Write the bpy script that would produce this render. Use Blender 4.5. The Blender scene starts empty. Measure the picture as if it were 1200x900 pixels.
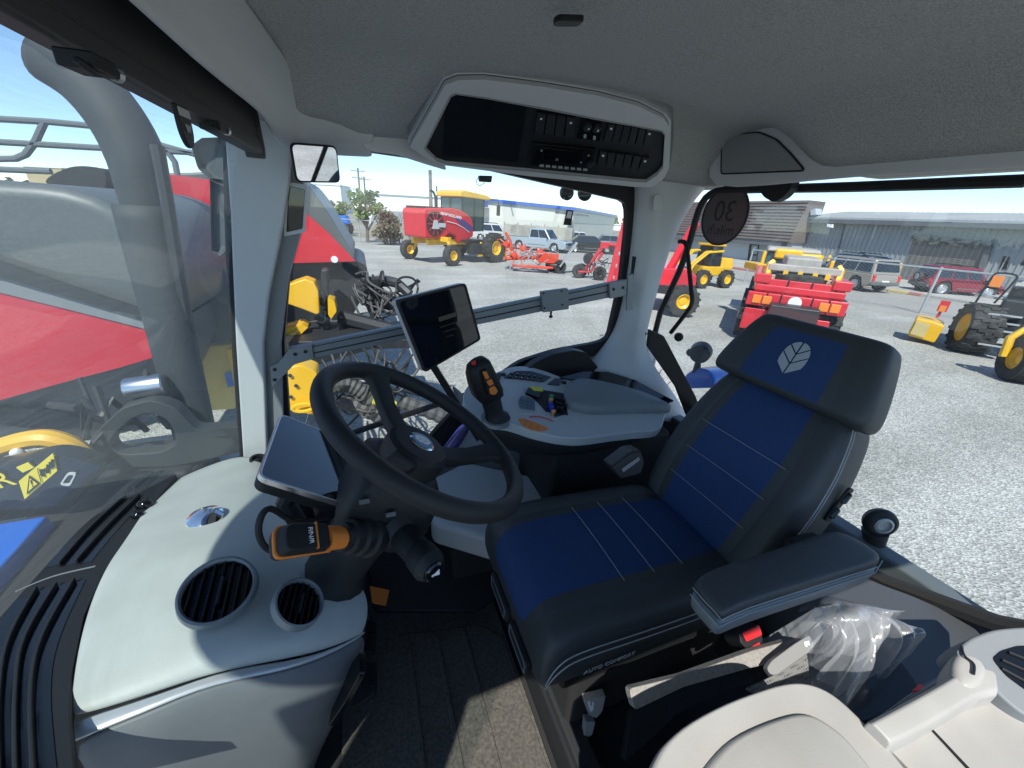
import bpy, bmesh, math, random
from mathutils import Vector as V, Matrix
random.seed(7)
sc = bpy.context.scene
C = sc.collection
R = math.radians
PI = math.pi
G = -2.65            # the yard; the camera stands at the origin inside the cab door
# ------------------------------------------------------------------ camera, measured from the photograph
F_, W_ = 452.0, 1200.0
_p, _r, _y = R(23.3), R(3.5), R(21.6)
FW = V((math.sin(_y)*math.cos(_p), math.cos(_y)*math.cos(_p), -math.sin(_p)))
_r0 = V((math.cos(_y), -math.sin(_y), 0)); _u0 = _r0.cross(FW)
RT = math.cos(_r)*_r0 + math.sin(_r)*_u0
UP = math.cos(_r)*_u0 - math.sin(_r)*_r0
cam = bpy.data.objects.new('camera', bpy.data.cameras.new('camera')); C.objects.link(cam)
cam.data.sensor_width = 36; cam.data.lens = 36*F_/W_; cam.data.clip_start = .01; cam.data.clip_end = 3000
cam.matrix_world = Matrix(((RT.x, UP.x, -FW.x, 0), (RT.y, UP.y, -FW.y, 0), (RT.z, UP.z, -FW.z, 0), (0, 0, 0, 1)))
sc.camera = cam

def ray(u, v): return FW + RT*((u-600)/F_) + UP*((450-v)/F_)
def P(u, v, x=None, y=None, z=None):
    "the point seen at pixel u,v of the photograph that lies on the plane x=, y= or z="
    d = ray(u, v)
    if x is not None: return d*(x/d.x)
    if y is not None: return d*(y/d.y)
    return d*(z/d.z)
def PP(u, v, o, n):
    d = ray(u, v); return d*(V(o).dot(V(n))/d.dot(V(n)))

# ------------------------------------------------------------------ materials
def mat(name, col, rough=.5, metal=0, bump=None, var=None, coat=0, spec=.5, emis=None, coords='Object', rvar=0):
    m = bpy.data.materials.new(name); m.use_nodes = True
    nt = m.node_tree; b = nt.nodes['Principled BSDF']
    b.inputs['Base Color'].default_value = (*col, 1); b.inputs['Roughness'].default_value = rough
    b.inputs['Metallic'].default_value = metal; b.inputs['Coat Weight'].default_value = coat
    b.inputs['Specular IOR Level'].default_value = spec
    tc = nt.nodes.new('ShaderNodeTexCoord')
    def noise(s, d=3):
        n = nt.nodes.new('ShaderNodeTexNoise'); n.inputs['Scale'].default_value = s; n.inputs['Detail'].default_value = d
        nt.links.new(tc.outputs[coords], n.inputs['Vector']); return n
    if var:          # (scale, other colour[, contrast low, high])
        n = noise(var[0], 5); r = nt.nodes.new('ShaderNodeValToRGB')
        r.color_ramp.elements[0].color = (*col, 1); r.color_ramp.elements[1].color = (*var[1], 1)
        r.color_ramp.elements[0].position = var[2] if len(var) > 2 else .35
        r.color_ramp.elements[1].position = var[3] if len(var) > 3 else .7
        nt.links.new(n.outputs['Fac'], r.inputs['Fac']); nt.links.new(r.outputs['Color'], b.inputs['Base Color'])
    if rvar:
        n = noise(9, 4); mr = nt.nodes.new('ShaderNodeMapRange')
        mr.inputs['To Min'].default_value = max(rough-rvar, .02); mr.inputs['To Max'].default_value = min(rough+rvar, 1)
        nt.links.new(n.outputs['Fac'], mr.inputs['Value']); nt.links.new(mr.outputs['Result'], b.inputs['Roughness'])
    if bump:         # (scale, strength)
        n = noise(bump[0], 2); bp = nt.nodes.new('ShaderNodeBump'); bp.inputs['Strength'].default_value = bump[1]
        bp.inputs['Distance'].default_value = .002 if bump[0] > 40 else .02
        nt.links.new(n.outputs['Fac'], bp.inputs['Height']); nt.links.new(bp.outputs['Normal'], b.inputs['Normal'])
    if emis:
        b.inputs['Emission Color'].default_value = (*emis[0], 1); b.inputs['Emission Strength'].default_value = emis[1]
    return m

def glassmat(name, tint, refl=.06, rough=.0, dust=None):
    "thin sheet of glass: lets most light straight through, mirrors a little; dust = (colour, amount, streak scale)"
    m = bpy.data.materials.new(name); m.use_nodes = True; nt = m.node_tree; nt.nodes.clear()
    out = nt.nodes.new('ShaderNodeOutputMaterial'); t = nt.nodes.new('ShaderNodeBsdfTransparent')
    t.inputs['Color'].default_value = (*tint, 1)
    g = nt.nodes.new('ShaderNodeBsdfGlossy'); g.inputs['Roughness'].default_value = rough
    g.inputs['Color'].default_value = (1, 1, 1, 1)
    mx = nt.nodes.new('ShaderNodeMixShader')
    lw = nt.nodes.new('ShaderNodeLayerWeight'); lw.inputs['Blend'].default_value = .25
    mr = nt.nodes.new('ShaderNodeMapRange'); mr.inputs['To Min'].default_value = refl; mr.inputs['To Max'].default_value = min(refl*6, .7)
    nt.links.new(lw.outputs['Facing'], mr.inputs['Value'])
    nt.links.new(mr.outputs['Result'], mx.inputs['Fac'])
    nt.links.new(t.outputs[0], mx.inputs[1]); nt.links.new(g.outputs[0], mx.inputs[2])
    last = mx
    if dust:
        tc = nt.nodes.new('ShaderNodeTexCoord'); mp = nt.nodes.new('ShaderNodeMapping')
        mp.inputs['Scale'].default_value = dust[2]
        n = nt.nodes.new('ShaderNodeTexNoise'); n.inputs['Scale'].default_value = 1; n.inputs['Detail'].default_value = 6
        n.inputs['Roughness'].default_value = .65
        nt.links.new(tc.outputs['Object'], mp.inputs['Vector']); nt.links.new(mp.outputs['Vector'], n.inputs['Vector'])
        rr = nt.nodes.new('ShaderNodeMapRange'); rr.inputs['From Min'].default_value = .3; rr.inputs['From Max'].default_value = .75
        rr.inputs['To Min'].default_value = dust[1]*.62; rr.inputs['To Max'].default_value = dust[1]*1.15
        nt.links.new(n.outputs['Fac'], rr.inputs['Value'])
        df = nt.nodes.new('ShaderNodeBsdfDiffuse'); df.inputs['Color'].default_value = (*dust[0], 1)
        tr = nt.nodes.new('ShaderNodeBsdfTranslucent'); tr.inputs['Color'].default_value = (*dust[0], 1)
        ad = nt.nodes.new('ShaderNodeMixShader'); nt.links.new(df.outputs[0], ad.inputs[1]); nt.links.new(tr.outputs[0], ad.inputs[2])
        m2 = nt.nodes.new('ShaderNodeMixShader'); nt.links.new(rr.outputs['Result'], m2.inputs['Fac'])
        nt.links.new(mx.outputs[0], m2.inputs[1]); nt.links.new(ad.outputs[0], m2.inputs[2]); last = m2
    nt.links.new(last.outputs[0], out.inputs['Surface'])
    return m

# ------------------------------------------------------------------ mesh builder
def rot_to(axis):
    "a rotation matrix whose z column is axis"
    a = V(axis).normalized(); t = V((0, 0, 1)) if abs(a.z) < .95 else V((1, 0, 0))
    x = t.cross(a).normalized(); y = a.cross(x)
    return Matrix((x, y, a)).transposed()
def rz(a): return Matrix.Rotation(a, 3, 'Z')
def ry(a): return Matrix.Rotation(a, 3, 'Y')
def rx(a): return Matrix.Rotation(a, 3, 'X')

def roundpoly(pts, r, n=4):
    "rounds the corners of a closed polygon; r may be one number or one per corner"
    out = []; L = len(pts); pts = [V(p) for p in pts]
    for i, p in enumerate(pts):
        a, b = pts[i-1], pts[(i+1) % L]
        rr = r[i] if isinstance(r, (list, tuple)) else r
        la, lb = (a-p).length, (b-p).length
        q = min(rr, .48*la, .48*lb)
        s, e = p+(a-p)*(q/max(la, 1e-9)), p+(b-p)*(q/max(lb, 1e-9))
        for k in range(n+1):
            t = k/n; out.append(s*(1-t)**2 + p*(2*t*(1-t)) + e*t*t)
    return out

def spline(pts, n=6, closed=False):
    pts = [V(p) for p in pts]; L = len(pts); out = []
    for i in range(L if closed else L-1):
        if closed: a, b, c, d = pts[i-1], pts[i], pts[(i+1) % L], pts[(i+2) % L]
        else: a, b, c, d = pts[max(i-1, 0)], pts[i], pts[i+1], pts[min(i+2, L-1)]
        for k in range(n):
            t = k/n
            out.append(.5*((2*b)+(c-a)*t+(2*a-5*b+4*c-d)*t*t+(3*b-a-3*c+d)*t**3))
    if not closed: out.append(pts[-1])
    return out

class MB:
    def __init__(s): s.v = []; s.f = []; s.m = []
    def add(s, vs, fs, m=0):
        o = len(s.v); s.v += [V(p) for p in vs]
        for f in fs: s.f.append(tuple(i+o for i in f)); s.m.append(m)
        return s
    def box(s, c, d, rot=None, m=0, top=1.0, topy=None):
        "box of size d round centre c; top scales its upper face"
        c = V(c); ty = top if topy is None else topy; vs = []
        for z in (-.5, .5):
            k, ky = (top, ty) if z > 0 else (1, 1)
            for x, y in ((-.5, -.5), (.5, -.5), (.5, .5), (-.5, .5)):
                p = V((x*d[0]*k, y*d[1]*ky, z*d[2])); vs.append(c+(rot @ p if rot else p))
        return s.add(vs, [(3, 2, 1, 0), (4, 5, 6, 7), (0, 1, 5, 4), (1, 2, 6, 5), (2, 3, 7, 6), (3, 0, 4, 7)], m)
    def prism(s, poly, vec, m=0, scale=None):
        poly = [V(p) for p in poly]; vec = V(vec); n = len(poly)
        nr = sum(((poly[i]-poly[0]).cross(poly[(i+1) % n]-poly[0]) for i in range(n)), V())
        if nr.dot(vec) > 0: poly = poly[::-1]
        top = [p+vec for p in poly]
        if scale:
            c = sum(top, V())/n; top = [c+(p-c)*scale for p in top]
        return s.add(poly+top, [tuple(range(n)), tuple(range(2*n-1, n-1, -1))] + [((i+1) % n, i, n+i, n+(i+1) % n) for i in range(n)], m)
    def ring(s, outer, inner, vec, m=0):
        n = len(outer); vec = V(vec); o = [V(p) for p in outer]; i_ = [V(p) for p in inner]
        vs = o+i_+[p+vec for p in o]+[p+vec for p in i_]; fs = []
        for k in range(n):
            j = (k+1) % n
            fs += [(k, j, n+j, n+k), (2*n+j, 2*n+k, 3*n+k, 3*n+j), (j, k, 2*n+k, 2*n+j), (n+k, n+j, 3*n+j, 3*n+k)]
        return s.add(vs, fs, m)
    def tube(s, pts, r, n=8, m=0, cap=True, flat=None):
        pts = [V(p) for p in pts]; L = len(pts); rs = r if isinstance(r, (list, tuple)) else [r]*L
        vs = []; up = None
        for i, p in enumerate(pts):
            t = (pts[min(i+1, L-1)]-pts[max(i-1, 0)]).normalized()
            if up is None:
                up = V((0, 0, 1)) if abs(t.z) < .9 else V((1, 0, 0))
            x = t.cross(up)
            if x.length < 1e-6: x = t.orthogonal()
            x.normalize(); y = x.cross(t).normalized(); up = y
            for k in range(n):
                a = 2*PI*(k+.5)/n; vs.append(p+x*(math.cos(a)*rs[i])+y*(math.sin(a)*rs[i]*(flat or 1)))
        fs = []
        for i in range(L-1):
            for k in range(n):
                j = (k+1) % n; fs.append((i*n+k, i*n+j, (i+1)*n+j, (i+1)*n+k))
        if cap: fs += [tuple(range(n-1, -1, -1)), tuple(range((L-1)*n, L*n))]
        return s.add(vs, fs, m)
    def loop(s, pts, r, n=8, m=0):
        "closed tube"
        pts = [V(p) for p in pts]; L = len(pts); c = sum(pts, V())/L; vs = []
        nr = sum(((pts[i]-c).cross(pts[(i+1) % L]-c) for i in range(L)), V()).normalized()
        for i, p in enumerate(pts):
            t = (pts[(i+1) % L]-pts[i-1]).normalized(); x = t.cross(nr).normalized()
            for k in range(n):
                a = 2*PI*k/n; vs.append(p+x*(math.cos(a)*r)+nr*(math.sin(a)*r))
        fs = [(i*n+k, i*n+(k+1) % n, ((i+1) % L)*n+(k+1) % n, ((i+1) % L)*n+k) for i in range(L) for k in range(n)]
        return s.add(vs, fs, m)
    def lathe(s, prof, o, axis=(0, 0, 1), n=24, m=0, cap=True):
        "prof: (radius, height) pairs along axis from o"
        M = rot_to(axis); o = V(o); L = len(prof); vs = []
        for r, h in prof:
            for k in range(n):
                a = 2*PI*k/n; vs.append(o+M @ V((r*math.cos(a), r*math.sin(a), h)))
        fs = [(i*n+k, i*n+(k+1) % n, (i+1)*n+(k+1) % n, (i+1)*n+k) for i in range(L-1) for k in range(n)]
        if cap: fs += [tuple(range(n-1, -1, -1)), tuple(range((L-1)*n, L*n))]
        return s.add(vs, fs, m)
    def ball(s, c, r, n=10, m=0, rot=None):
        rr = r if isinstance(r, (list, tuple)) else (r, r, r); c = V(c); vs = []; h = n//2+1
        for i in range(h+1):
            t = PI*i/h
            for k in range(n):
                a = 2*PI*k/n; p = V((rr[0]*math.sin(t)*math.cos(a), rr[1]*math.sin(t)*math.sin(a), rr[2]*math.cos(t)))
                vs.append(c+(rot @ p if rot else p))
        fs = [((i+1)*n+k, (i+1)*n+(k+1) % n, i*n+(k+1) % n, i*n+k) for i in range(h) for k in range(n)]
        return s.add(vs, fs, m)
    def grid(s, rows, m=0, closed=False):
        w = len(rows[0]); vs = [p for r in rows for p in r]; fs = []
        for i in range(len(rows)-1):
            for k in range(w if closed else w-1):
                j = (k+1) % w; fs.append((i*w+k, i*w+j, (i+1)*w+j, (i+1)*w+k))
        return s.add(vs, fs, m)
    def loft(s, rings, m=0, cap=True):
        s.grid(rings, m, True); n = len(rings[0]); b = len(s.v)-n*len(rings); e = len(s.v)-n
        if cap:
            s.f += [tuple(range(b+n-1, b-1, -1)), tuple(range(e, e+n))]; s.m += [m, m]
        return s
    def build(s, name, mats, parent=None, bevel=0, sub=0, solid=0, ang=35, seg=2, local=False, **tags):
        me = bpy.data.meshes.new(name)
        off = ORG.get(parent.name) if (parent and not local) else None
        vs = [off @ p for p in s.v] if off else s.v
        me.from_pydata([tuple(p) for p in vs], [], s.f); me.validate()
        mats = mats if isinstance(mats, (list, tuple)) else [mats]
        for m in mats: me.materials.append(m)
        if len(mats) > 1:
            for p, m in zip(me.polygons, s.m): p.material_index = m
        bm = bmesh.new(); bm.from_mesh(me)
        bmesh.ops.remove_doubles(bm, verts=bm.verts, dist=1e-6); bmesh.ops.recalc_face_normals(bm, faces=bm.faces)
        bm.to_mesh(me); bm.free()
        for p in me.polygons: p.use_smooth = True
        if not sub: me.set_sharp_from_angle(angle=R(ang))
        o = bpy.data.objects.new(name, me); C.objects.link(o)
        if parent:
            o.parent = parent
            if parent.name in ORG: ORG[o.name] = ORG[parent.name]
        if solid:
            md = o.modifiers.new('thickness', 'SOLIDIFY'); md.thickness = solid; md.offset = -1
        if bevel:
            md = o.modifiers.new('bevel', 'BEVEL'); md.width = bevel; md.segments = seg; md.limit_method = 'ANGLE'
            md.angle_limit = R(32); md.harden_normals = True
        if sub:
            md = o.modifiers.new('subdivision', 'SUBSURF'); md.levels = sub; md.render_levels = sub
        return tag(o, **tags)

ORG = {}
AUTO = []
def tag(o, label=None, cat=None, group=None, kind=None):
    if label: o['label'] = label
    if cat: o['category'] = cat
    if group: o['group'] = group
    if kind: o['kind'] = kind
    return o
def thing(name, label, cat, loc=(0, 0, 0), rot=0, group=None, kind=None):
    o = bpy.data.objects.new(name, None); C.objects.link(o); o.empty_display_size = .2
    o.location = loc; o.rotation_euler = (0, 0, rot)
    M = Matrix.Translation(V(loc)) @ Matrix.Rotation(rot, 4, 'Z')
    ORG[o.name] = M.inverted()
    return tag(o, label, cat, group, kind)
def kids(o): return [c for c in C.objects if c.parent == o]
def copy_tree(o, loc, rot=0, label=None, parent=None, **kw):
    c = o.copy(); C.objects.link(c); c.parent = parent
    if parent is None: c.location = loc; c.rotation_euler = (0, 0, rot)
    if label: c['label'] = label
    for ch in kids(o): copy_tree(ch, None, 0, None, c)
    return c
def lettering(parent, text, size, o, right, up, m, name='lettering', depth=.0006, align='CENTER', local=False):
    "flat raised letters standing on a surface: o is the middle of the text, right/up its directions"
    cu = bpy.data.curves.new('t', 'FONT'); cu.body = text; cu.size = size; cu.align_x = align; cu.align_y = 'CENTER'; cu.extrude = depth
    ob = bpy.data.objects.new('t', cu); C.objects.link(ob)
    dg = bpy.context.evaluated_depsgraph_get(); me = bpy.data.meshes.new_from_object(ob.evaluated_get(dg))
    r = V(right).normalized(); n = r.cross(V(up)).normalized(); u = n.cross(r)
    b = MB(); vs = [V(o)+r*q.co.x+u*q.co.y+n*(q.co.z+depth) for q in me.vertices]
    b.add(vs, [tuple(p.vertices) for p in me.polygons])
    bpy.data.objects.remove(ob); bpy.data.curves.remove(cu); bpy.data.meshes.remove(me)
    return b.build(name, m, parent, ang=20, local=local)

# ------------------------------------------------------------------ palette
M = {}
M['headliner'] = mat('headliner fabric', (.40, .415, .395), .95, bump=(700, .6), var=(330, (.25, .26, .245)))
M['trim'] = mat('grey trim plastic', (.48, .505, .50), .55, bump=(700, .12), rvar=.06)
M['trim_dark'] = mat('dark trim plastic', (.20, .215, .22), .6, bump=(700, .15))
M['dash'] = mat('pale dashboard plastic', (.44, .468, .435), .55, bump=(650, .14), var=(9, (.385, .405, .375), .42, .75), rvar=.06)
M['cream'] = mat('cream panel plastic', (.385, .375, .342), .5, bump=(650, .13), var=(9, (.335, .325, .293), .42, .78))
M['lowdash'] = mat('slate plastic', (.165, .18, .185), .55, bump=(700, .15), var=(8, (.14, .155, .16)))
M['black'] = mat('black plastic', (.014, .015, .016), .5, bump=(700, .12), rvar=.08, spec=.3)
M['soft'] = mat('charcoal moulded plastic', (.017, .019, .021), .55, bump=(900, .15), rvar=.06, spec=.3)
M['blindcase'] = mat('blind case plastic', (.045, .047, .046), .55, bump=(700, .12))
M['gloss'] = mat('gloss black', (.006, .007, .008), .12)
M['screen'] = mat('screen glass', (.004, .005, .007), .03, spec=.8)
M['rubber'] = mat('black rubber', (.018, .018, .018), .75, bump=(300, .2))
M['matrub'] = mat('dusty floor rubber', (.052, .049, .044), .9, bump=(260, .4), var=(120, (.125, .115, .096), .3, .75))
M['leather'] = mat('charcoal leatherette', (.046, .054, .056), .5, bump=(420, .22), rvar=.08, spec=.4, var=(5, (.039, .046, .049), .4, .7))
M['bluefab'] = mat('blue seat fabric', (.014, .052, .165), .75, bump=(700, .4), var=(500, (.008, .032, .11)))
M['stitch'] = mat('pale stitching', (.34, .37, .38), .8)
M['armside_lit'] = mat('sunlit armrest side vinyl', (.19, .205, .2), .5, bump=(420, .2))  # lighter than the pad: sunlight on the side is put into the colour
M['metal'] = mat('bare metal', (.55, .56, .57), .3, 1, rvar=.08)
M['rail'] = mat('anodised grey rail', (.20, .225, .24), .45, .35, rvar=.06)
M['chrome'] = mat('chrome', (.8, .82, .84), .06, 1)
M['orange'] = mat('orange plastic', (.75, .22, .03), .4)
M['white'] = mat('white print', (.75, .76, .76), .6)
M['silver'] = mat('silver emblem print', (.42, .46, .49), .45, .2)
M['red'] = mat('red paint', (.60, .02, .035), .32, coat=.4, var=(3, (.53, .018, .03)))
M['redplain'] = mat('red plastic', (.55, .02, .025), .35)
M['yellow'] = mat('yellow paint', (.80, .46, .012), .38, coat=.3, var=(2.5, (.72, .40, .012)))
M['tag_yellow'] = mat('yellow warning sticker', (.75, .6, .03), .45)
M['blue'] = mat('blue paint', (.012, .13, .55), .28, coat=.5)
M['greycover'] = mat('grey machine cover', (.085, .095, .095), .5, var=(2, (.11, .12, .12)), rvar=.08)
M['darksteel'] = mat('dark painted steel', (.022, .024, .026), .5, rvar=.1)
M['tyre'] = mat('tyre rubber', (.028, .028, .027), .85, bump=(60, .3), var=(7, (.07, .066, .06), .45, .8))
M['galv'] = mat('galvanised steel', (.45, .46, .46), .5, .5, rvar=.1)
M['hose'] = mat('hydraulic hose', (.02, .02, .02), .5)
M['mirror'] = mat('mirror glass', (.85, .87, .88), .015, 1)
M['windscreen'] = glassmat('windscreen glass', (.84, .93, .92), .045, dust=((.58, .64, .59), .20, (40, 7, 150)))
M['sideglass'] = glassmat('side window glass', (.93, .96, .96), .03, dust=((.6, .62, .6), .015, (5, 5, 5)))
M['carglass'] = mat('car window glass', (.015, .02, .024), .06, spec=.7)
M['concrete'] = mat('concrete', (.42, .40, .36), .9, var=(.8, (.34, .33, .30)), bump=(20, .2))
# ================================================================== cab shell
def smooth(t): t = max(0, min(1, t)); return t*t*(3-2*t)
def plate(b, px, o, n, t, r=0, m=0, k=4, lift=0):
    "an outline seen on the plane (o, n), t thick on the side the normal points to"
    n = V(n).normalized(); pts = [PP(u, v, o, n)+n*lift for u, v in px]
    if r: pts = roundpoly(pts, r, k)
    return b.prism(pts, n*t, m)
def px_grid(rows): return [[P(c[0], c[1], **c[2]) if not isinstance(c, V) else c for c in r] for r in rows]

# ---- ceiling lining
def ceil_z(x, y):
    d = .115*smooth((y-.98)/.34)*(1-.8*smooth((x-.82)/.2)) + .13*smooth((y-1.09)/.14)*smooth((x-.80)/.12) + .07*smooth((-.02-x)/.28) + .125*smooth((x-.96)/.2)*smooth((.98-y)/.22) + .06*smooth((-.1-y)/.4)
    return .285 - min(d, .085+.045*smooth((x+.05)/.15)) + .012*math.sin(x*3.3)
b = MB(); nx, ny = 44, 52
b.grid([[V((-.36+1.68*i/nx, -.38+1.84*k/ny, ceil_z(-.36+1.68*i/nx, -.38+1.84*k/ny))) for i in range(nx+1)] for k in range(ny+1)])
ceiling = b.build('ceiling', M['headliner'], solid=-.02, kind='structure', label='grey felt ceiling lining of the tractor cab', ang=80)
# a small coat hook slot in the lining
t = thing('roof_lamp', 'small dark slot lamp set into the grey ceiling lining', 'lamp', P(665, 20, z=.268))
b = MB(); c = P(666, 20, z=.272); b.prism(roundpoly([P(u, v, z=.277) for u, v in ((648, 20), (655, 15.5), (686, 16.5), (678, 24), (650, 24))], .006), V((0, 0, -.008)))
b.build('lamp_cover', M['black'], t, bevel=.002)
b = MB(); ro = spline([V((-.36, 1.48, .43)), V((-.52, 1.25, .43)), V((-.66, .8, .43)), V((-.745, .4, .43)), V((-.745, .0, .43)), V((-.69, -.28, .43)), V((-.5, -.44, .43))], 4)+[V((1.36, -.44, .43)), V((1.42, -.3, .43)), V((1.42, 1.4, .43)), V((1.36, 1.48, .43))]
b.prism(ro, V((0, 0, .14)), scale=.92)
b.build('roof', M['blue'], bevel=.04, kind='structure', label='outer roof shell of the tractor cab')

# ---- pale rim along the top of the windscreen
def ext(a, b_, y): return a+(b_-a)*((y-a.y)/(b_.y-a.y))
outer = [P(u, v, z=.163) for u, v in ((150, 0), (235, 74), (302, 130))]+[P(338, 172, y=1.31)]
mid = [P(u, v, z=.183) for u, v in ((188, 0), (268, 76), (325, 130))]+[P(372, 166, y=1.30), P(436, 174, y=1.31)]
inner = [P(u, v, z=.205) for u, v in ((224, 0), (300, 80), (346, 126))]+[P(385, 152, y=1.26), P(437, 164, y=1.27)]
outer = [ext(outer[1], outer[0], -.37)]+outer+[P(436, 180, y=1.33)]
mid = [ext(mid[1], mid[0], -.37)]+mid
inner = [ext(inner[1], inner[0], -.37)]+inner
b = MB(); b.grid([[o_, o_*.5+m_*.5+V((0, 0, -.006)), m_, m_*.5+i_*.5+V((0, 0, .0)), i_, i_+V((.02, -.01, .06))] for o_, m_, i_ in zip(spline(outer, 5), spline(mid, 5), spline(inner, 5))])
b.build('header_rim', M['trim'], sub=1, solid=.01, kind='structure', label='pale grey moulded rim above the windscreen')

# ---- pillars
b = MB(); Y0 = (0, 1.33, 0); NY = (0, -1, 0)
plate(b, [(264, 120), (345, 150), (341, 215), (334, 262), (317, 345), (311, 400), (316, 545), (288, 545), (279, 400), (273, 250)], (0, 1.36, 0), NY, .03, .01)
fp = b.build('front_pillar', M['trim'], bevel=.007, seg=3, kind='structure', label='pale grey front pillar between windscreen and side window')
b = MB()
plate(b, [(341, 165), (357, 172), (357, 262), (340, 322), (331, 400), (336, 545), (317, 545), (312.5, 400), (318.5, 345), (335.5, 262), (342, 215)], (0, 1.40, 0), NY, .042, .004)
b.build('pillar_cover', M['trim_dark'], fp, bevel=.004)
b = MB(); b.tube([P(u, v, y=1.345) for u, v in ((265, 120), (268, 170), (271, 300), (277, 400), (287, 545))], .013, 8)
b.build('seal', M['rubber'], fp)
t = thing('pillar_display', 'narrow dark display set into the front pillar cover', 'display', P(346, 270, y=1.35))
b = MB(); plate(b, [(339, 218), (358, 222), (355, 268), (336, 272)], (0, 1.357, 0), NY, .006, .004); b.build('screen', M['screen'], t, bevel=.002)
b = MB(); o_ = [PP(u, v, (0, 1.357, 0), NY) for u, v in ((336, 213), (361, 217), (358, 272), (333, 277))]; i_ = [PP(u, v, (0, 1.357, 0), NY) for u, v in ((339, 218), (358, 222), (355, 268), (336, 272))]
b.ring(roundpoly(o_, .005), roundpoly(i_, .004), V((0, -.009, 0))); b.build('bezel', M['trim'], t)

rows = []
for (lu, lv, ly), (mu, mv, my), (ru, rv, ry_) in (
    ((740, 180, 1.33), (800, 182, 1.26), (862, 190, 1.25)),     ((754, 205, 1.34), (785, 208, 1.27), (838, 214, 1.27)), ((751, 240, 1.35), (778, 243, 1.29), (807, 246, 1.33)),
    ((745, 300, 1.35), (765, 302, 1.29), (783, 303, 1.34)), ((737, 350, 1.35), (754, 356, 1.29), (768, 358, 1.34)),
    ((729, 388, 1.34), (744, 396, 1.28), (755, 402, 1.32)), ((716, 410, 1.33), (745, 420, 1.24), (768, 428, 1.28)),
    ((697, 430, 1.31), (745, 440, 1.2), (785, 452, 1.22)), ((690, 438, 1.30), (745, 452, 1.18), (800, 472, 1.18)), ((690, 470, 1.30), (745, 490, 1.18), (815, 500, 1.17))):
    l, m_, r_ = P(lu, lv, y=ly), P(mu, mv, y=my), P(ru, rv, y=ry_)
    rows.append([l+V((-.004, .06, 0)), l, (l+m_)/2+V((0, -.012, 0)), m_, (m_+r_)/2+V((.004, -.012, 0)), r_, r_+V((.01, .06, 0))])
b = MB(); b.grid(rows)
rp = b.build('rear_pillar', M['trim'], sub=2, kind='structure', label='pale grey rear corner pillar flaring out at its foot', solid=.012)
b = MB(); plate(b, [(766, 228), (774, 228), (776, 247), (764, 247)], P(770, 238, y=1.285), (0, -1, -.1), .006, .012); b.build('cap', M['trim'], rp, bevel=.002)
b = MB(); b.lathe([(.0, .004), (.006, .004), (.007, 0)], P(757, 391, y=1.275), (0.3, -1, 0), 12); b.build('screw', M['rail'], rp)

# ---- floor, right wall, left sill, rear wall below the window
b = MB(); b.box((.42, .45, -1.345), (1.75, 1.95, .08)); b.build('floor', M['rubber'], bevel=.01, kind='structure', label='dark floor of the tractor cab')
b = MB()
pts = [P(u, v, y=1.40) for u, v in ((332, 548), (440, 612), (520, 508), (548, 480), (612, 431), (650, 419), (684, 413), (716, 406), (770, 406))]
pts += [V((1.3, 1.40, -.6)), V((1.3, 1.40, -1.32)), V((-.45, 1.40, -1.32))]
b.prism(pts, V((0, .05, 0)))
b.build('side_wall', M['trim'], bevel=.006, kind='structure', label='pale lower wall panel of the cab under the side window')
b = MB(); b.box((1.27, .55, -1.05), (.06, 1.75, .55)); b.build('rear_wall', M['lowdash'], bevel=.01, kind='structure', label='dark lower rear wall of the cab')
b = MB(); b.box((.5, -.42, -1.0), (1.7, .06, .75)); b.build('door_sill_wall', M['lowdash'], bevel=.01, kind='structure', label='lower wall of the cab beside the open door')

# ---- windscreen
bot = [V((-.405, 1.36, -.80)), V((-.56, 1.24, -.80)), V((-.70, .98, -.80)), V((-.745, .62, -.80)), V((-.70, .22, -.80)), V((-.56, -.1, -.80)), V((-.40, -.32, -.80))]
top = [V((-.215, 1.36, .22)), V((-.31, 1.22, .22)), V((-.375, .96, .22)), V((-.40, .60, .22)), V((-.37, .22, .22)), V((-.30, -.1, .22)), V((-.2, -.32, .22))]
bs, ts = spline(bot, 6), spline(top, 6)
t = thing('windscreen', 'large curved front windscreen with dusty streaks and a greenish tint', 'window', (-.6, .6, -.8))
b = MB(); b.grid([[a*(1-k/8)+c*(k/8)+V((-.035*math.sin(PI*k/8), 0, 0)) for k in range(9)] for a, c in zip(bs, ts)])
b.build('glass', M['windscreen'], t, ang=80)
b = MB(); b.tube([p+V((.0, 0, -.004)) for p in bs], .014, 8); b.build('lower_seal', M['rubber'], t)

# ---- side window (right side of the cab)
t = thing('side_window', 'big side window with a black frame behind the armrest console', 'window', (.4, 1.4, -.7))
ox = [(344, 120), (420, 130), (560, 150), (757, 195), (752, 260), (742, 330), (729, 398), (718, 412), (686, 420), (650, 427), (614, 440), (552, 492), (524, 520), (446, 622), (330, 545), (322, 400)]
ix = [(352, 168), (420, 176), (560, 196), (735, 236), (735.5, 262), (728, 330), (713, 397), (700, 402), (683, 405), (650, 411), (609, 424), (541, 472), (512, 503), (438, 592), (343, 540), (333, 400)]
O = roundpoly([P(u, v, y=1.385) for u, v in ox], .012, 2); I = roundpoly([P(u, v, y=1.385) for u, v in ix], .03, 2)
b = MB(); b.ring(O, I, V((0, .03, 0))); b.build('frame', M['black'], t, bevel=.003)
b = MB(); b.prism([p+V((0, .012, 0)) for p in O], V((0, .004, 0))); b.build('glass', M['sideglass'], t)
for (u0, v0, u1, v1) in ((420, 505, 545, 463),):
    b = MB(); b.tube([P(u0-30, v0+12, y=1.43), P(u0, v0, y=1.43), P(u1, v1, y=1.43), P(u1+20, v1-14, y=1.43)], .012, 8); b.build('outer_rail', M['black'], t)
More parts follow.
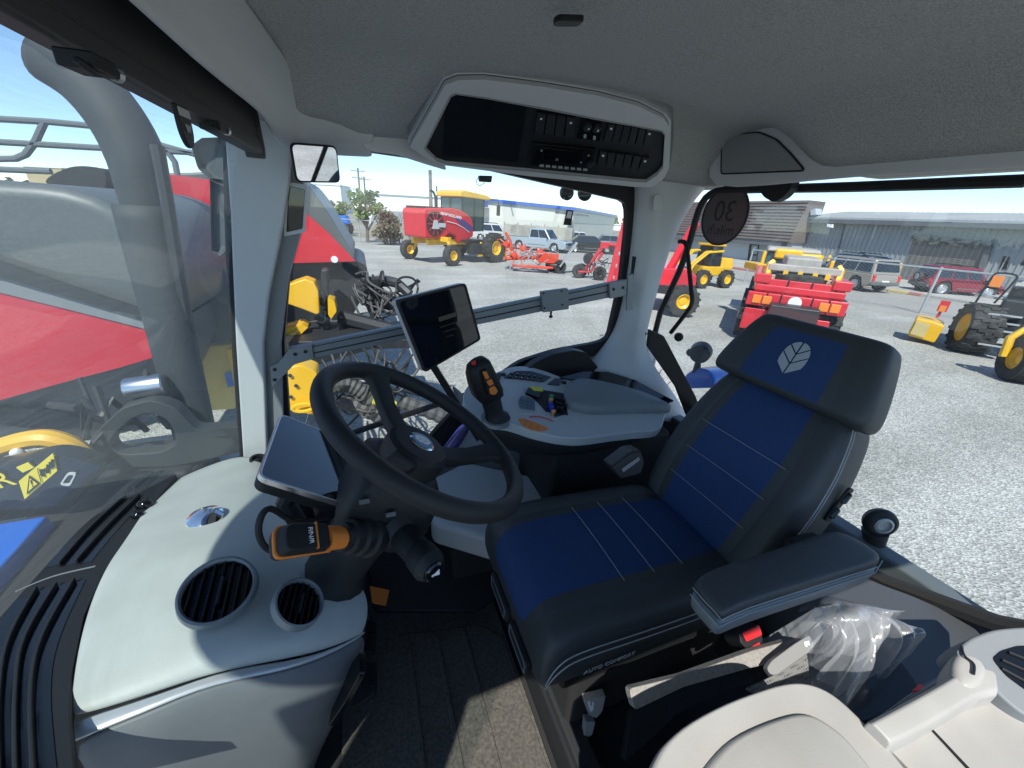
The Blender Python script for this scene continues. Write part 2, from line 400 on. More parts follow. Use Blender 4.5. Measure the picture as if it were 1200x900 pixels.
b = MB(); plate(b, [(741, 300), (746, 301), (744, 330), (738, 331)], (0, 1.36, 0), NY, .012, .002); b.build('hinge', M['black'], t, bevel=.002)
b = MB(); plate(b, [(697, 392), (709, 390), (709, 394), (698, 396)], (0, 1.394, 0), NY, .0008)
lettering(t, 'IMD', .012, P(705, 393, y=1.384), P(715, 391, y=1.384)-P(700, 394.5, y=1.384), V((0, 0, 1)), M['black'])
# small dark sticker on the side glass, its code left blank
tt = tag(plate(MB(), [(664, 246), (672, 246.5), (669, 264), (660, 263.5)], (0, 1.392, 0), NY, .0012).build('glass_sticker', [M['black']]), 'small black sticker high on the side window glass', 'sticker')
b = MB(); plate(b, [(665.5, 247.5), (670.5, 248), (668.7, 256), (663.3, 255.5)], (0, 1.3905, 0), NY, .0008); b.build('sticker_print', M['white'], tt)
# film strip low on the side glass, its iridescent reflection put into the colour
M['film'] = mat('iridescent film', (.16, .13, .42), .15, .6, var=(9, (.34, .30, .50), .35, .65))
fl = MB(); px = [((497, 552), (508, 556)), ((508, 538), (520, 545)), ((522, 520), (534, 530)), ((534, 503), (545, 513)), ((543, 494), (552, 502))]
fl.grid([[P(a[0], a[1], y=1.372), P((a[0]+c[0])/2, (a[1]+c[1])/2, y=1.355), P(c[0], c[1], y=1.372)] for a, c in px])
tag(fl.build('protective_film', M['film'], solid=.002, sub=1), 'violet blue strip of shiny film beside the steering wheel', 'film')

# ---- rear window
XR = 1.22
t = thing('rear_window', 'wide rear window in a thin black frame behind the seat', 'window', (XR, .5, -.8))
px = [(1290, 210), (1200, 212), (1000, 219), (862, 222.5), (833, 227), (819, 246), (808, 284), (796, 318), (768, 388), (790, 440), (830, 500), (930, 610), (1035, 681), (1110, 711), (1180, 738), (1290, 760)]
pts = spline([P(u, v, x=XR) for u, v in px], 3, True)
b = MB(); b.loop(pts, .0125, 8); b.build('frame', M['black'], t)
b = MB(); b.prism(pts, V((.004, 0, 0))); b.build('glass', M['sideglass'], t)
b = MB(); b.tube([P(u, v, x=XR-.03) for u, v in ((815, 478), (900, 590), (985, 655), (1040, 684), (1100, 706), (1170, 732), (1215, 742))], .02, 8); b.build('lower_seal', M['rubber'], t)
t = thing('grab_handle', 'bent black grab bar at the corner of the rear window', 'handle', P(790, 395, x=1.17))
b = MB(); b.tube(spline([P(u, v, x=1.16) for u, v in ((796, 283), (803, 285), (806, 300), (810, 340), (811, 353), (806, 364), (786, 390))], 4), .0085, 8); b.build('bar', M['black'], t)
b = MB(); b.lathe([(.010, 0), (.017, .004), (.017, .02), (.01, .026)], P(795, 394, x=1.16), (-.6, -.8, 0), 14); b.build('knob', M['black'], t, bevel=.002)
# strip of wire clips on the rear corner
t = thing('clip_strip', 'black corner strip with four bright wire clips under the rear window', 'strip', P(785, 470, y=1.22))
b = MB(); plate(b, [(759, 385), (775, 392), (812, 462), (822, 490), (803, 486), (790, 452), (757, 405)], (0, 1.31, 0), (-.2, -1, 0), .02, .006); b.build('backing', M['black'], t, bevel=.003)
for u, v in ((765, 408), (772, 423), (779, 438), (788, 453)):
    b = MB(); b.tube(spline([P(u-6, v+3, y=1.26), P(u-5, v-3, y=1.25), P(u, v-6, y=1.248), P(u+6, v-7, y=1.25)], 4), .0022, 6); b.build('clip', M['metal'], t)

# ---- rear header with loudspeaker cover
XH = 1.13
t = thing('rear_header', 'grey moulded header over the rear window with a loudspeaker cover', 'header', (XH, .6, .13))
hp = [(838, 217), (838.5, 165), (846, 143), (862, 134), (885, 130), (912, 135), (932, 150), (950, 168), (975, 178), (1060, 169), (1140, 153), (1200, 125), (1330, 70), (1330, 188), (1200, 196), (1000, 208)]
b = MB(); b.prism(spline([P(u, v, x=XH) for u, v in hp], 4, True), V((.075, 0, .012))); b.build('panel', M['trim'], t, bevel=.010, seg=4)
sp = [(845, 204), (846, 170), (853, 158), (890, 155), (911, 164), (928, 181), (944, 200)]
b = MB(); S = roundpoly([P(u, v, x=XH-.002) for u, v in sp], .012, 3); c = sum(S, V())/len(S)
b.prism([c+(p-c)*.965 for p in S], V((-.004, 0, 0)))
M['mesh'] = mat('speaker mesh', (.27, .29, .29), .7)
nt = M['mesh'].node_tree; bs_ = nt.nodes['Principled BSDF']; tc = nt.nodes.new('ShaderNodeTexCoord'); vo = nt.nodes.new('ShaderNodeTexVoronoi'); vo.inputs['Scale'].default_value = 330; vo.inputs['Randomness'].default_value = 0
cr = nt.nodes.new('ShaderNodeValToRGB'); cr.color_ramp.elements[0].position = .25; cr.color_ramp.elements[0].color = (.06, .065, .065, 1); cr.color_ramp.elements[1].position = .38; cr.color_ramp.elements[1].color = (.29, .31, .31, 1)
nt.links.new(tc.outputs['Object'], vo.inputs['Vector']); nt.links.new(vo.outputs['Distance'], cr.inputs['Fac']); nt.links.new(cr.outputs['Color'], bs_.inputs['Base Color'])
sg = b.build('speaker_cover', M['mesh'], t, bevel=.0015)
b = MB(); b.loop([p+V((-.001, 0, 0)) for p in S], .0022, 6); b.build('gasket', M['black'], sg)

# ---- round 30 mile/h sticker on the rear glass, seen from behind
M['disc'] = mat('sticker back', (.075, .068, .068), .5, var=(5, (.11, .062, .064)))
M['discrim'] = mat('sticker rim', (.016, .012, .013), .5)
c = P(848.5, 253, x=XR-.006); rr = (P(848, 219, x=XR-.006)-P(848, 287, x=XR-.006)).length/2
t = thing('speed_sticker', 'round 30 mile/h speed sticker seen from behind on the rear glass', 'sticker', c)
b = MB(); b.lathe([(rr*.93, 0), (rr*.93, .0015)], c, (-1, 0, 0), 48); b.build('face', M['disc'], t)
b = MB(); b.ring([c+V((0, rr*math.cos(a*PI/24), rr*math.sin(a*PI/24))) for a in range(48)], [c+V((0, rr*.92*math.cos(a*PI/24), rr*.92*math.sin(a*PI/24))) for a in range(48)], V((-.0025, 0, 0))); b.build('rim', M['discrim'], t)
inw = V((-.0022, 0, 0)); tilt = math.radians(-2)
lettering(t, '30', rr*.95, c+inw+V((0, 0, rr*.12)), V((0, 1, 0)), V((0, 0, 1)), M['discrim'])
lettering(t, 'mile/h', rr*.48, c+inw+V((0, 0, -rr*.48)), V((0, 1, 0)), V((0, 0, 1)), M['discrim'])
t = thing('suction_mount', 'black rounded latch hanging at the top of the rear window', 'latch', P(915, 236, x=1.19))
b = MB(); plate(b, [(894, 212), (938, 211), (936, 221), (926, 232), (914, 238), (903, 232), (896, 222)], (1.195, 0, 0), (-1, 0, 0), .03, .008); b.build('body', M['black'], t, bevel=.005)

# ---- roller blind along the top of the windscreen
d = V((.087, .996, 0)).normalized(); e1 = V((-.187, 1.15, -.020)); e0 = e1-d*1.50; e0.z = .045
t = thing('sun_blind', 'long black roller blind case across the top of the windscreen', 'blind', (-.2, .5, .13))
prof = [(-.034, .121), (-.004, .118), (0, .122), (-.001, .146), (-.0055, .149), (-.0055, .214), (-.010, .22), (-.034, .22)]
b = MB(); b.prism([e0+V((x, 0, z)) for x, z in prof], e1-e0); b.build('case', M['blindcase'], t, bevel=.003)
b = MB(); b.prism([e1+V((x, .001, z)) for x, z in ((-.037, .112), (.001, .112), (.003, .13), (0, .222), (-.037, .222))], d*.012); b.build('end_cap', M['blindcase'], t, bevel=.003)
for u, v in ((112, 82), (255, 152)):
    p = P(u, v, z=.106); b = MB(); b.box(p+V((-.005, 0, .004)), (.03, .035, .014), rz(-.09)); b.tube([p+V((0, -.03, 0)), p+V((.003, -.012, -.004)), p+V((.003, .01, 0))], .004, 6); b.build('clip', M['black'], t, bevel=.002)
    b = MB(); b.lathe([(.007, -.003), (.007, .003)], p+V((.008, .017, .002)), (0.3, 1, 0), 10); b.build('clip_pin', M['metal'], t)
p = P(205, 133, z=.098); w = d*.017
b = MB(); pts = [p+w*math.cos(a)*1.0+V((.004, 0, -.012+.026*math.sin(a))) for a in [PI+PI*k/14 for k in range(15)]]+[p+w+V((.004, 0, .010)), p-w+V((.004, 0, .010))]
b.prism(pts, V((.006, 0, 0))); tb = b.build('pull_tab', M['black'], t, bevel=.002)
b = MB(); b.box(p+V((.009, 0, .002)), (.004, .03, .010), rz(-.087)); b.build('tab_clip', M['galv'], tb, bevel=.001)
lettering(tb, 'W', .013, p+V((.0105, 0, -.016)), d, V((0, 0, 1)), M['galv'])

# ---- inside mirror
c = P(371, 192, y=1.22); n = V((.45, -.87, -.16)).normalized(); r_ = (P(398, 195, y=1.22)-P(345, 190, y=1.22)).normalized(); r_ = (r_-n*r_.dot(n)).normalized(); u_ = r_.cross(n)*-1; u_ = n.cross(r_); 
t = thing('rearview_mirror', 'small rectangular interior mirror with a black rim at the front pillar', 'mirror', c)
hw, hh = (P(400, 196, y=1.22)-P(344, 190, y=1.22)).length/2*1.08, (P(372, 170, y=1.22)-P(372, 216, y=1.22)).length/2
def rect(c, r, u, w, h, rad, k=4): return roundpoly([c-r*w-u*h, c+r*w-u*h, c+r*w+u*h, c-r*w+u*h], rad, k)
b = MB(); b.prism(rect(c, r_, u_, hw, hh, .016), -n*.025, scale=.8); b.build('housing', M['black'], t, bevel=.004)
b = MB(); b.prism(rect(c+n*.0005, r_, u_, hw*.9, hh*.87, .012), n*.0015); b.build('mirror_glass', M['mirror'], t)
b = MB(); b.tube([c-n*.02+u_*.0, c-n*.05+u_*.02, V((c.x-.03, 1.36, c.z+.05))], .008, 8); b.build('stem', M['black'], t)

# ---- unseen posts of the open door side; the front one widened to shade the floor
b = MB(); b.loft([[V((x0, -.36, z)), V((x1, -.36, z)), V((x1, -.42, z)), V((x0, -.42, z))] for x0, x1, z in ((-.78, -.50, -.8), (-.74, -.44, -.2), (-.66, -.37, .3), (-.66, -.36, .44))]); b.build('door_pillar', M['trim_dark'], bevel=.01, kind='structure', label='front post of the open cab door')
b = MB(); b.tube([V((1.22, -.36, -1.3)), V((1.20, -.38, -.5)), V((1.12, -.38, .3)), V((1.1, -.37, .44))], .06, 6); b.build('door_pillar', M['trim_dark'], bevel=.01, kind='structure', label='rear post of the open cab door')

b = MB(); plate(b, [(425, 148), (505, 150), (524, 200), (500, 193), (466, 182), (436, 178), (425, 172)], (0, 1.30, 0), (0, -1, -.15), -.03, .01)
b.build('window_header', M['trim'], bevel=.008, kind='structure', label='grey header piece between the windscreen rim and the overhead console')
# ================================================================== dashboard, displays, steering, overhead console
# ---- dashboard
dash = thing('dashboard', 'pale grey dashboard with two round air vents and a black grille in front', 'dashboard', (-.4, .7, -1.3))
Z = lambda u, v, z: P(u, v, z=z)
rows = [
 [(196, 564, -.775), (240, 545, -.775), (284, 529, -.775), (306, 538, -.775), (330, 556, -.80), (345, 570, -.90)],
 [(170, 592, -.735), (214, 580, -.725), (262, 568, -.715), (302, 580, -.715), (335, 600, -.74), (350, 615, -.85)],
 [(149, 625, -.695), (200, 612, -.672), (258, 605, -.662), (312, 617, -.665), (345, 635, -.69), (362, 650, -.78)],
 [(136, 643, -.680), (188, 632, -.654), (250, 630, -.645), (318, 642, -.650), (385, 663, -.69), (412, 672, -.74)],
 [(118, 668, -.664), (178, 655, -.642), (250, 650, -.634), (330, 662, -.645), (402, 678, -.70), (430, 690, -.745)],
 [(96, 720, -.652), (170, 712, -.637), (255, 694, -.632), (340, 706, -.662), (410, 705, -.715), (434, 712, -.755)],
 [(82, 785, -.650), (160, 772, -.640), (258, 750, -.642), (346, 748, -.678), (402, 738, -.73), (432, 728, -.765)],
 [(77, 838, -.655), (165, 812, -.655), (252, 782, -.665), (335, 770, -.70), (394, 756, -.742), (428, 740, -.775)],
 [(78, 845, -.672), (166, 819, -.672), (253, 788, -.682), (336, 774, -.716), (394, 759, -.755), (427, 742, -.785)]]
b = MB(); b.grid([[Z(*c) for c in r] for r in rows])
b.build('top_shell', M['dash'], dash, sub=2, solid=.006)
# bright moulding under the shell and the slate knee panel below it
edge = [(77, 842), (120, 829), (165, 815), (210, 800), (252, 785), (295, 776), (335, 771), (368, 764), (394, 756), (415, 747), (429, 739)]
low = [(81, 874), (120, 855), (165, 838), (210, 818), (252, 803), (295, 794), (335, 786), (368, 775), (394, 764), (415, 752), (429, 742)]
zz = [-.665, -.664, -.664, -.668, -.674, -.690, -.707, -.727, -.747, -.765, -.781]
b = MB(); b.grid([[Z(u, v, z-.002)+V((0, -.004, 0)) for (u, v), z in zip(edge, zz)], [Z(u, v-2, z-.006)+V((0, -.004, 0)) for (u, v), z in zip(low, zz)], [Z(u, v, z-.012)+V((0, .002, 0)) for (u, v), z in zip(low, zz)]])
M['moulding'] = mat('satin moulding', (.50, .53, .54), .32, .35)
b.build('moulding', M['moulding'], dash, sub=1, solid=.006)
r0 = [Z(u, v, z-.012) for (u, v), z in zip(low, zz)]
b = MB(); b.grid([r0, [p+V((.0, -.012 if i < 9 else 0, -.05)) for i, p in enumerate(r0)], [p+V((.012-.05*max(0, i-5)/5, -.005, -.16)) for i, p in enumerate(r0)], [p+V((-.03-.10*max(0, i-5)/5, .02, -.36)) for i, p in enumerate(r0)], [V((p.x-.05-.14*max(0, i-5)/5, p.y+.03, -1.31)) for i, p in enumerate(r0)]])
b.build('knee_panel', M['lowdash'], dash, sub=1, solid=.01)
b = MB(); b.box((-.45, .95, -1.06), (.46, .66, .46), top=.9); b.build('core', M['black'], dash, bevel=.03)
# side cheek towards the pedals
b = MB(); q = Z(432, 726, -.772); b.grid([[V((q.x-.035-.30*(-.79-z)/.52, y, z)) for z in (-.79, -.95, -1.12, -1.31)] for y in (q.y-.01, .6, .8, 1.0, 1.3)]); b.build('side_cheek', M['soft'], dash, solid=.01)
# pedal side outlet
b = MB(); plate(b, [(412, 776), (422, 763), (421, 790), (402, 826), (384, 853), (388, 832)], (q.x-.02, 0, -.79), (1, 0, -.5), .012, .006); o1 = b.build('side_outlet', M['gloss'], dash, bevel=.003)
# black defroster grille along the glass
og, ng = V((-.5, .62, -.668)), V((0, .145, 1)).normalized()
gp = [(-60, 800), (0, 722), (60, 655), (128, 585), (160, 556), (196, 548), (207, 556), (178, 592), (153, 628), (121, 672), (99, 722), (86, 786), (82, 842), (86, 878), (92, 960), (-60, 960)]
b = MB(); plate(b, gp, og, ng, -.02, .01); gr = b.build('defroster_grille', M['soft'], dash, bevel=.004)
def strip(b, pts, w, o, n, t, lift=0):
    "a narrow flat band following a pixel path on a plane"
    c = spline([PP(u, v, o, n) for u, v in pts], 5); n = V(n).normalized(); L_, R_ = [], []
    for i, p in enumerate(c):
        s = (c[min(i+1, len(c)-1)]-c[max(i-1, 0)]).cross(n).normalized()*(w/2)
        L_.append(p+s+n*lift); R_.append(p-s+n*lift)
    return b.prism(L_+R_[::-1], n*t)
b = MB()
for path, w_ in (([(33, 700), (3, 750), (-8, 815), (-8, 930)], .03), ([(56, 690), (22, 750), (10, 815), (11, 930)], .026), ([(78, 684), (41, 750), (29, 815), (31, 930)], .026), ([(92, 682), (60, 750), (47, 815), (53, 930)], .020),
              ([(62, 664), (100, 620), (140, 585)], .022), ([(82, 662), (118, 620), (158, 582)], .022), ([(100, 660), (134, 620), (170, 583)], .018), ([(146, 578), (172, 556), (180, 553)], .014), ([(166, 574), (186, 555), (190, 552)], .014)):
    strip(b, path, w_, og, ng, .0012)
b.build('slots', M['gloss'], gr)
b = MB()
for path in ([(44, 692), (13, 750), (1, 815), (2, 930)], [(67, 687), (31, 750), (20, 815), (21, 930)], [(88, 682), (51, 750), (38, 815), (42, 930)],
             [(70, 664), (108, 620), (148, 583)], [(90, 661), (126, 620), (164, 582)], [(157, 574), (180, 555)]):
    strip(b, path, .0045, og, ng, .010, .0005)
b.build('fins', M['soft'], gr, bevel=.0015)
b = MB(); strip(b, [(18, 694), (62, 676), (112, 664)], .004, og, ng, .001, .0005); b.build('seam', M['trim_dark'], gr)
for u, v, r in ((170, 594, .014), (162, 606, .010)):
    b = MB(); p = PP(u, v, og, ng); b.ball(p+ng*.006, (r*1.3, r, r), 14); b.build('sensor_bead', M['gloss'], gr)
# chrome ball outlet
c = Z(241, 607, -.664); b = MB(); b.lathe([(.034, -.004), (.034, .004), (.031, .006), (.022, .013), (.010, .016), (0.0005, .017)], c, (.05, -.12, 1), 32); b.build('chrome_outlet', M['chrome'], dash)
c = Z(303, 540, -.772); b = MB(); b.lathe([(.024, 0), (.026, .006), (.02, .007), (.018, -.004), (.001, -.005)], c, (.3, -.3, 1), 24, cap=False); b.build('small_outlet', M['soft'], dash)
b = MB(); b.lathe([(.018, -.002), (.001, -.002)], c, (.3, -.3, 1), 24, cap=False); b.build('small_outlet_core', M['gloss'], dash)
# round vents
def vent(u, v, z, ax, pxw, name='air_vent'):
    c = Z(u, v, z); ax = V(ax).normalized(); x = V((0, 1, 0)).cross(ax).normalized(); y = ax.cross(x)
    r = (P(u-pxw/2, v, z=z)-P(u+pxw/2, v, z=z)).length/2*.98
    b = MB(); b.lathe([(r*.90, -.012), (r*.88, .004), (r*.93, .008), (r, .007), (r*1.04, -.006)], c, ax, 48, cap=False); vt = b.build('air_vent', M['rail'], dash)
    b = MB(); b.lathe([(r*.89, -.002), (r*.885, -.010), (.001, -.0105)], c, ax, 32, cap=False); b.build('throat', M['gloss'], vt)
    b = MB()
    for k in range(-3, 4):
        d = k*r*.24; h = math.sqrt(max(r*r*.76-d*d, 1e-6)); b.box(c+x*d+ax*-.003, (.0022, h*2, .010), Matrix((x, y, ax)).transposed())
    b.build('slats', M['black'], vt)
    b = MB(); b.box(c+x*.003+ax*.002, (.005, r*.8, .010), Matrix((x, y, ax)).transposed()); b.build('tab', M['soft'], vt, bevel=.002)
vent(256, 692, -.611, (.12, -.36, 1), 82)
vent(350, 707, -.632, (.62, -.20, .80), 60)

# ---- display on the dash
d0, d1 = P(302, 558, y=.68), P(408, 592, y=.68)
W3 = V((.0, 1, .0)); W3 = (P(329, 484, z=d0.z+.005)-d0); H3 = d1-d0; N3 = H3.cross(W3).normalized()
if N3.z < 0: N3 = -N3
t = thing('dash_display', 'big silver rimmed touch display standing on the dashboard beside the wheel', 'display', d0+W3/2+H3/2-N3*.05)
w3, h3 = W3.normalized(), H3.normalized(); cc = d0+W3/2+H3/2; hw, hh = W3.length/2, H3.length/2
def R3(w_, h_, r, off=0): return rect(cc+N3*off, w3, h3, w_, h_, r)
b = MB(); b.prism(R3(hw, hh, .02, -.012), -N3*.026, scale=.93); b.build('back_cover', M['black'], t, bevel=.004)
b = MB(); b.ring(R3(hw, hh, .02, -.012), R3(hw*.965, hh*.95, .016, -.012), N3*.012); b.build('silver_rim', M['metal'], t, bevel=.0015)
M['display'] = mat('display glass', (.006, .009, .014), .03, spec=.8, coat=.4); M['display'].node_tree.nodes['Principled BSDF'].inputs['IOR'].default_value = 1.5
b = MB(); b.prism(R3(hw*.967, hh*.955, .016, -.010), N3*.009); b.build('screen', M['display'], t)
b = MB(); b.tube([cc-N3*.03, cc-N3*.10+V((-.01, 0, -.03)), V((cc.x-.03, cc.y-.02, -.72))], .02, 10); b.build('stand', M['black'], t)
t = tag(MB().tube(spline([P(398, 602, y=.70), P(350, 612, y=.66), P(316, 596, y=.62), P(303, 618, y=.60), P(312, 642, y=.60), P(340, 648, y=.63), P(380, 640, y=.7)], 6), .0055, 8).build('display_cable', M['rubber']), 'black cable looping under the dash display', 'cable')

# ---- steering wheel and column
wc = V((.088, .627, -.373)); t33 = R(33); n = V((math.sin(t33)*.996, -.05, math.cos(t33))).normalized(); a_ = V((0, 1, 0)).cross(n).normalized(); c_ = n.cross(a_)
st = thing('steering_wheel', 'black three spoke steering wheel with a round maker badge', 'steering wheel', wc-n*.05)
b = MB(); b.loop([wc+a_*(.196*math.cos(2*PI*k/72))+c_*(.196*math.sin(2*PI*k/72)) for k in range(72)], .0165, 14); rim = b.build('rim', M['soft'], st)
hub = wc-n*.045
bx_ = M['soft']
def arm_(ang, w0, w1):
    dr = a_*math.cos(ang)+c_*math.sin(ang); sd = n.cross(dr); rings = []
    for k, (r, w, th, dz) in enumerate(((.035, w0, .012, .0), (.075, w0*.9, .011, .002), (.12, w1, .010, .015), (.165, w1*1.15, .010, .035), (.190, w1*1.9, .010, .045))):
        o = hub+dr*r+n*dz; rings.append(roundpoly([o-sd*w-n*th, o+sd*w-n*th, o+sd*w+n*th, o-sd*w+n*th], .006, 2))
    b = MB(); b.loft(rings); b.build('spoke', M['soft'], st)
def wpx(u, v): q = PP(u, v, hub, n)-hub; return math.atan2(q.dot(c_), q.dot(a_))
arm_(wpx(438, 470), .024, .020); arm_(wpx(575, 548), .024, .019); arm_(wpx(410, 600), .024, .020)
b = MB(); b.lathe([(.03, -.05), (.058, -.03), (.062, .0), (.060, .012), (.052, .020), (.03, .0225), (.0005, .0235)], hub, n, 40); hb = b.build('hub', M['soft'], st)
lg = hub+n*.0225; b = MB(); b.lathe([(.026, -.002), (.026, .0015), (.0235, .003), (.0005, .0034)], lg, n, 36); bd = b.build('badge', M['chrome'], hb)
M['badgeblue'] = mat('badge blue', (.02, .12, .28), .25)
b = MB(); b.lathe([(.0215, .0030), (.0215, .0042), (.0005, .0046)], lg, n, 32); b.build('badge_field', M['badgeblue'], bd)
def leaf(b, c, r, u, w, h, n, t):
    "the six-piece leaf emblem"
    X = lambda y: .74*math.sqrt(max(0, 1-abs(y)**2.3))
    for s in (-1, 1):
        for y0, y1 in ((-.97, -.36), (-.26, .24), (.34, .99)):
            sl = .75; lo, hi = [], []
            def hit(yc):
                x = .05
                while x < .74 and x < X(yc+sl*x) and yc+sl*x < .97: x += .01
                return x, yc+sl*x
            xa, ya = hit(y0); xb, yb = (hit(y1) if y1 < .9 else (.05, X(0) and .99))
            pts = [(.05, y0)]+[(X(ya+(yb-ya)*k/6), ya+(yb-ya)*k/6) for k in range(7)]+([(.05, y1)] if y1 < .9 else [(.05, .97)])
            b.prism([c+r*(s*x*w)+u*(y*h) for x, y in pts], n*t)
    return b
u1 = (c_*-.5-a_*.86); u1 = -a_; r1 = u1.cross(n)
b = leaf(MB(), lg+n*.0044, r1, u1, .016, .017, n, .0012); b.build('leaf_emblem', M['white'], bd)
col = thing('steering_column', 'black steering column housing carrying two control stalks', 'column', (-.1, .62, -1.3))
hc = wc-n*.15+a_*.0
b = MB(); rings = []
for dz, wx, wy in ((.085, .052, .05), (.06, .075, .072), (.0, .082, .085), (-.05, .074, .075), (-.085, .05, .05)):
    o = hc+n*dz; rings.append(roundpoly([o-a_*wx-c_*wy, o+a_*wx-c_*wy, o+a_*wx+c_*wy, o-a_*wx+c_*wy], .025, 4))
b.loft(rings); b.build('housing', M['black'], col, ang=50)
b = MB(); b.tube([hc-n*.06, hc-n*.20, V((-.13, .70, -.92)), V((-.30, .80, -1.3))], [.06, .058, .055, .06], 14); b.build('post', M['soft'], col)
for u, v in ((427, 588), (458, 603)):
    b = MB(); q = P(u, v, y=.545); b.box(q, (.016, .003, .010), rx(.4)); b.build('print_mark', M['rail'], col)
# shuttle lever: orange edged paddle
s0, s1 = P(425, 628, y=.545), P(322, 634, y=.475)
ax = (s1-s0).normalized(); sd = ax.cross(V((.25, -.5, .8))).normalized(); nn = sd.cross(ax).normalized()
if nn.z < 0: nn = -nn
b = MB()
b.tube([s0+ax*x for x in (-.03, -.01, -.005, .010, .015, .03, .034, .045)], [.034, .036, .031, .032, .027, .028, .023, .022], 16); lv = b.build('shuttle_lever', M['black'], col)
LL = (s1-s0).length
def paddle(x0, x1, w0, w1, th, off=0, k=6): 
    return [s0+ax*x0-sd*w0+nn*off, s0+ax*x0+sd*w0+nn*off, s0+ax*x1+sd*w1+nn*off, s0+ax*x1-sd*w1+nn*off]
b = MB(); b.prism(roundpoly(paddle(LL*.40, LL, .020, .0245, 0, -.008), [.004, .004, .02, .012], 5), nn*.005); b.build('orange_edge', M['orange'], lv, bevel=.003)
b = MB(); b.tube([s0+ax*(LL*.28), s0+ax*(LL*.5)], [.0205, .022], 16, flat=.8); b.build('orange_collar', M['orange'], lv)
b = MB(); b.prism(roundpoly(paddle(LL*.42, LL*.985, .018, .0225, 0, -.018), [.004, .004, .02, .012], 5), nn*.012); b.build('grip_base', M['black'], lv, bevel=.003)
b = MB(); b.prism(roundpoly(paddle(LL*.48, LL*.985, .020, .0225, 0, -.003), [.004, .004, .02, .012], 5), nn*.018, scale=.88); b.build('grip_shell', M['black'], lv, bevel=.004)
b = MB(); b.prism(roundpoly(paddle(LL*.645, LL*.66, .0195, .0195, 0, .0125), .002, 2), nn*.004); b.build('grip_line', M['orange'], lv)
lettering(lv, 'F/N/R', .010, s0+ax*(LL*.72)+nn*.0152, -sd, ax*-1, M['white'])
# horn stalk
s0, s1 = P(468, 622, y=.56), P(510, 671, y=.45); ax2 = (s1-s0).normalized(); LL = (s1-s0).length
b = MB(); b.tube([s0+ax2*x*LL for x in (-.5, -.2, -.15, .05, .1, .16, .6)], [.05, .044, .038, .040, .034, .026, .024], 18); sk = b.build('horn_stalk', M['black'], col)
b = MB(); b.tube([s0+ax2*x*LL for x in (.55, .6, .85, .9, .97)], [.024, .027, .028, .024, .020], 18); b.build('collar', M['soft'], sk)
b = MB(); b.tube([s0+ax2*x*LL for x in (.93, 1.0, 1.02)], [.0185, .018, .015], 18); b.build('horn_button', M['gloss'], sk)
e = s0+ax2*LL*1.022; r2 = ax2.cross(V((0, 0, 1))).normalized()*-1; u2 = r2.cross(ax2)*-1
if u2.z < 0: u2 = -u2
r2 = u2.cross(ax2)
b = MB(); b.prism([e+r2*x+u2*y for x, y in ((-.008, -.002), (-.003, -.002), (.006, -.006), (.006, .006), (-.003, .002), (-.008, .002))], ax2*.0006); b.build('horn_symbol', M['white'], sk)

# ---- overhead console
A, B, Cc = P(485, 165, y=1.20), P(770, 212, y=1.15), P(525, 95, y=1.05)
on = (B-A).cross(Cc-A).normalized()
if on.dot(FW) > 0: on = -on
t = thing('overhead_console', 'grey framed overhead console with a dark screen and black switch rows', 'console', (A+B)/2+V((0, 0, 0)))
op = [(521, 94), (536, 88), (568, 87.5), (640, 97), (700, 107), (747, 119), (777, 134), (783, 143), (781, 195), (776, 206), (764, 215), (745, 215), (620, 202), (520, 189), (500, 181), (480, 167)]
ip = [(527, 107), (533, 104), (568, 109), (640, 122), (700, 134), (747, 143), (775, 148.5), (779, 153), (776.5, 192), (770, 200), (757, 209), (745, 208.5), (620, 196), (522, 187), (511, 183), (497, 169)]
b = MB(); pl = lambda L, lift=0: [PP(u, v, A, on)+on*lift for u, v in L]
b.ring(pl(op), pl(ip), on*.014)
b.ring(pl(op, -.0005), pl([(601+(u-601)*1.02, 150+(v-150)*1.03) for u, v in op], -.0005), on*-.03)
b.build('bezel', M['trim'], t, bevel=.004)
b = MB(); inn = pl(ip, .0135); ci = sum(inn, V())/16; b.ring(inn, [p+(ci-p).normalized()*.0025 for p in inn], on*.002); b.build('bright_line', M['galv'], t)
b = MB(); b.prism(pl(ip, -.004), on*.008); b.build('face_plate', M['black'], t)
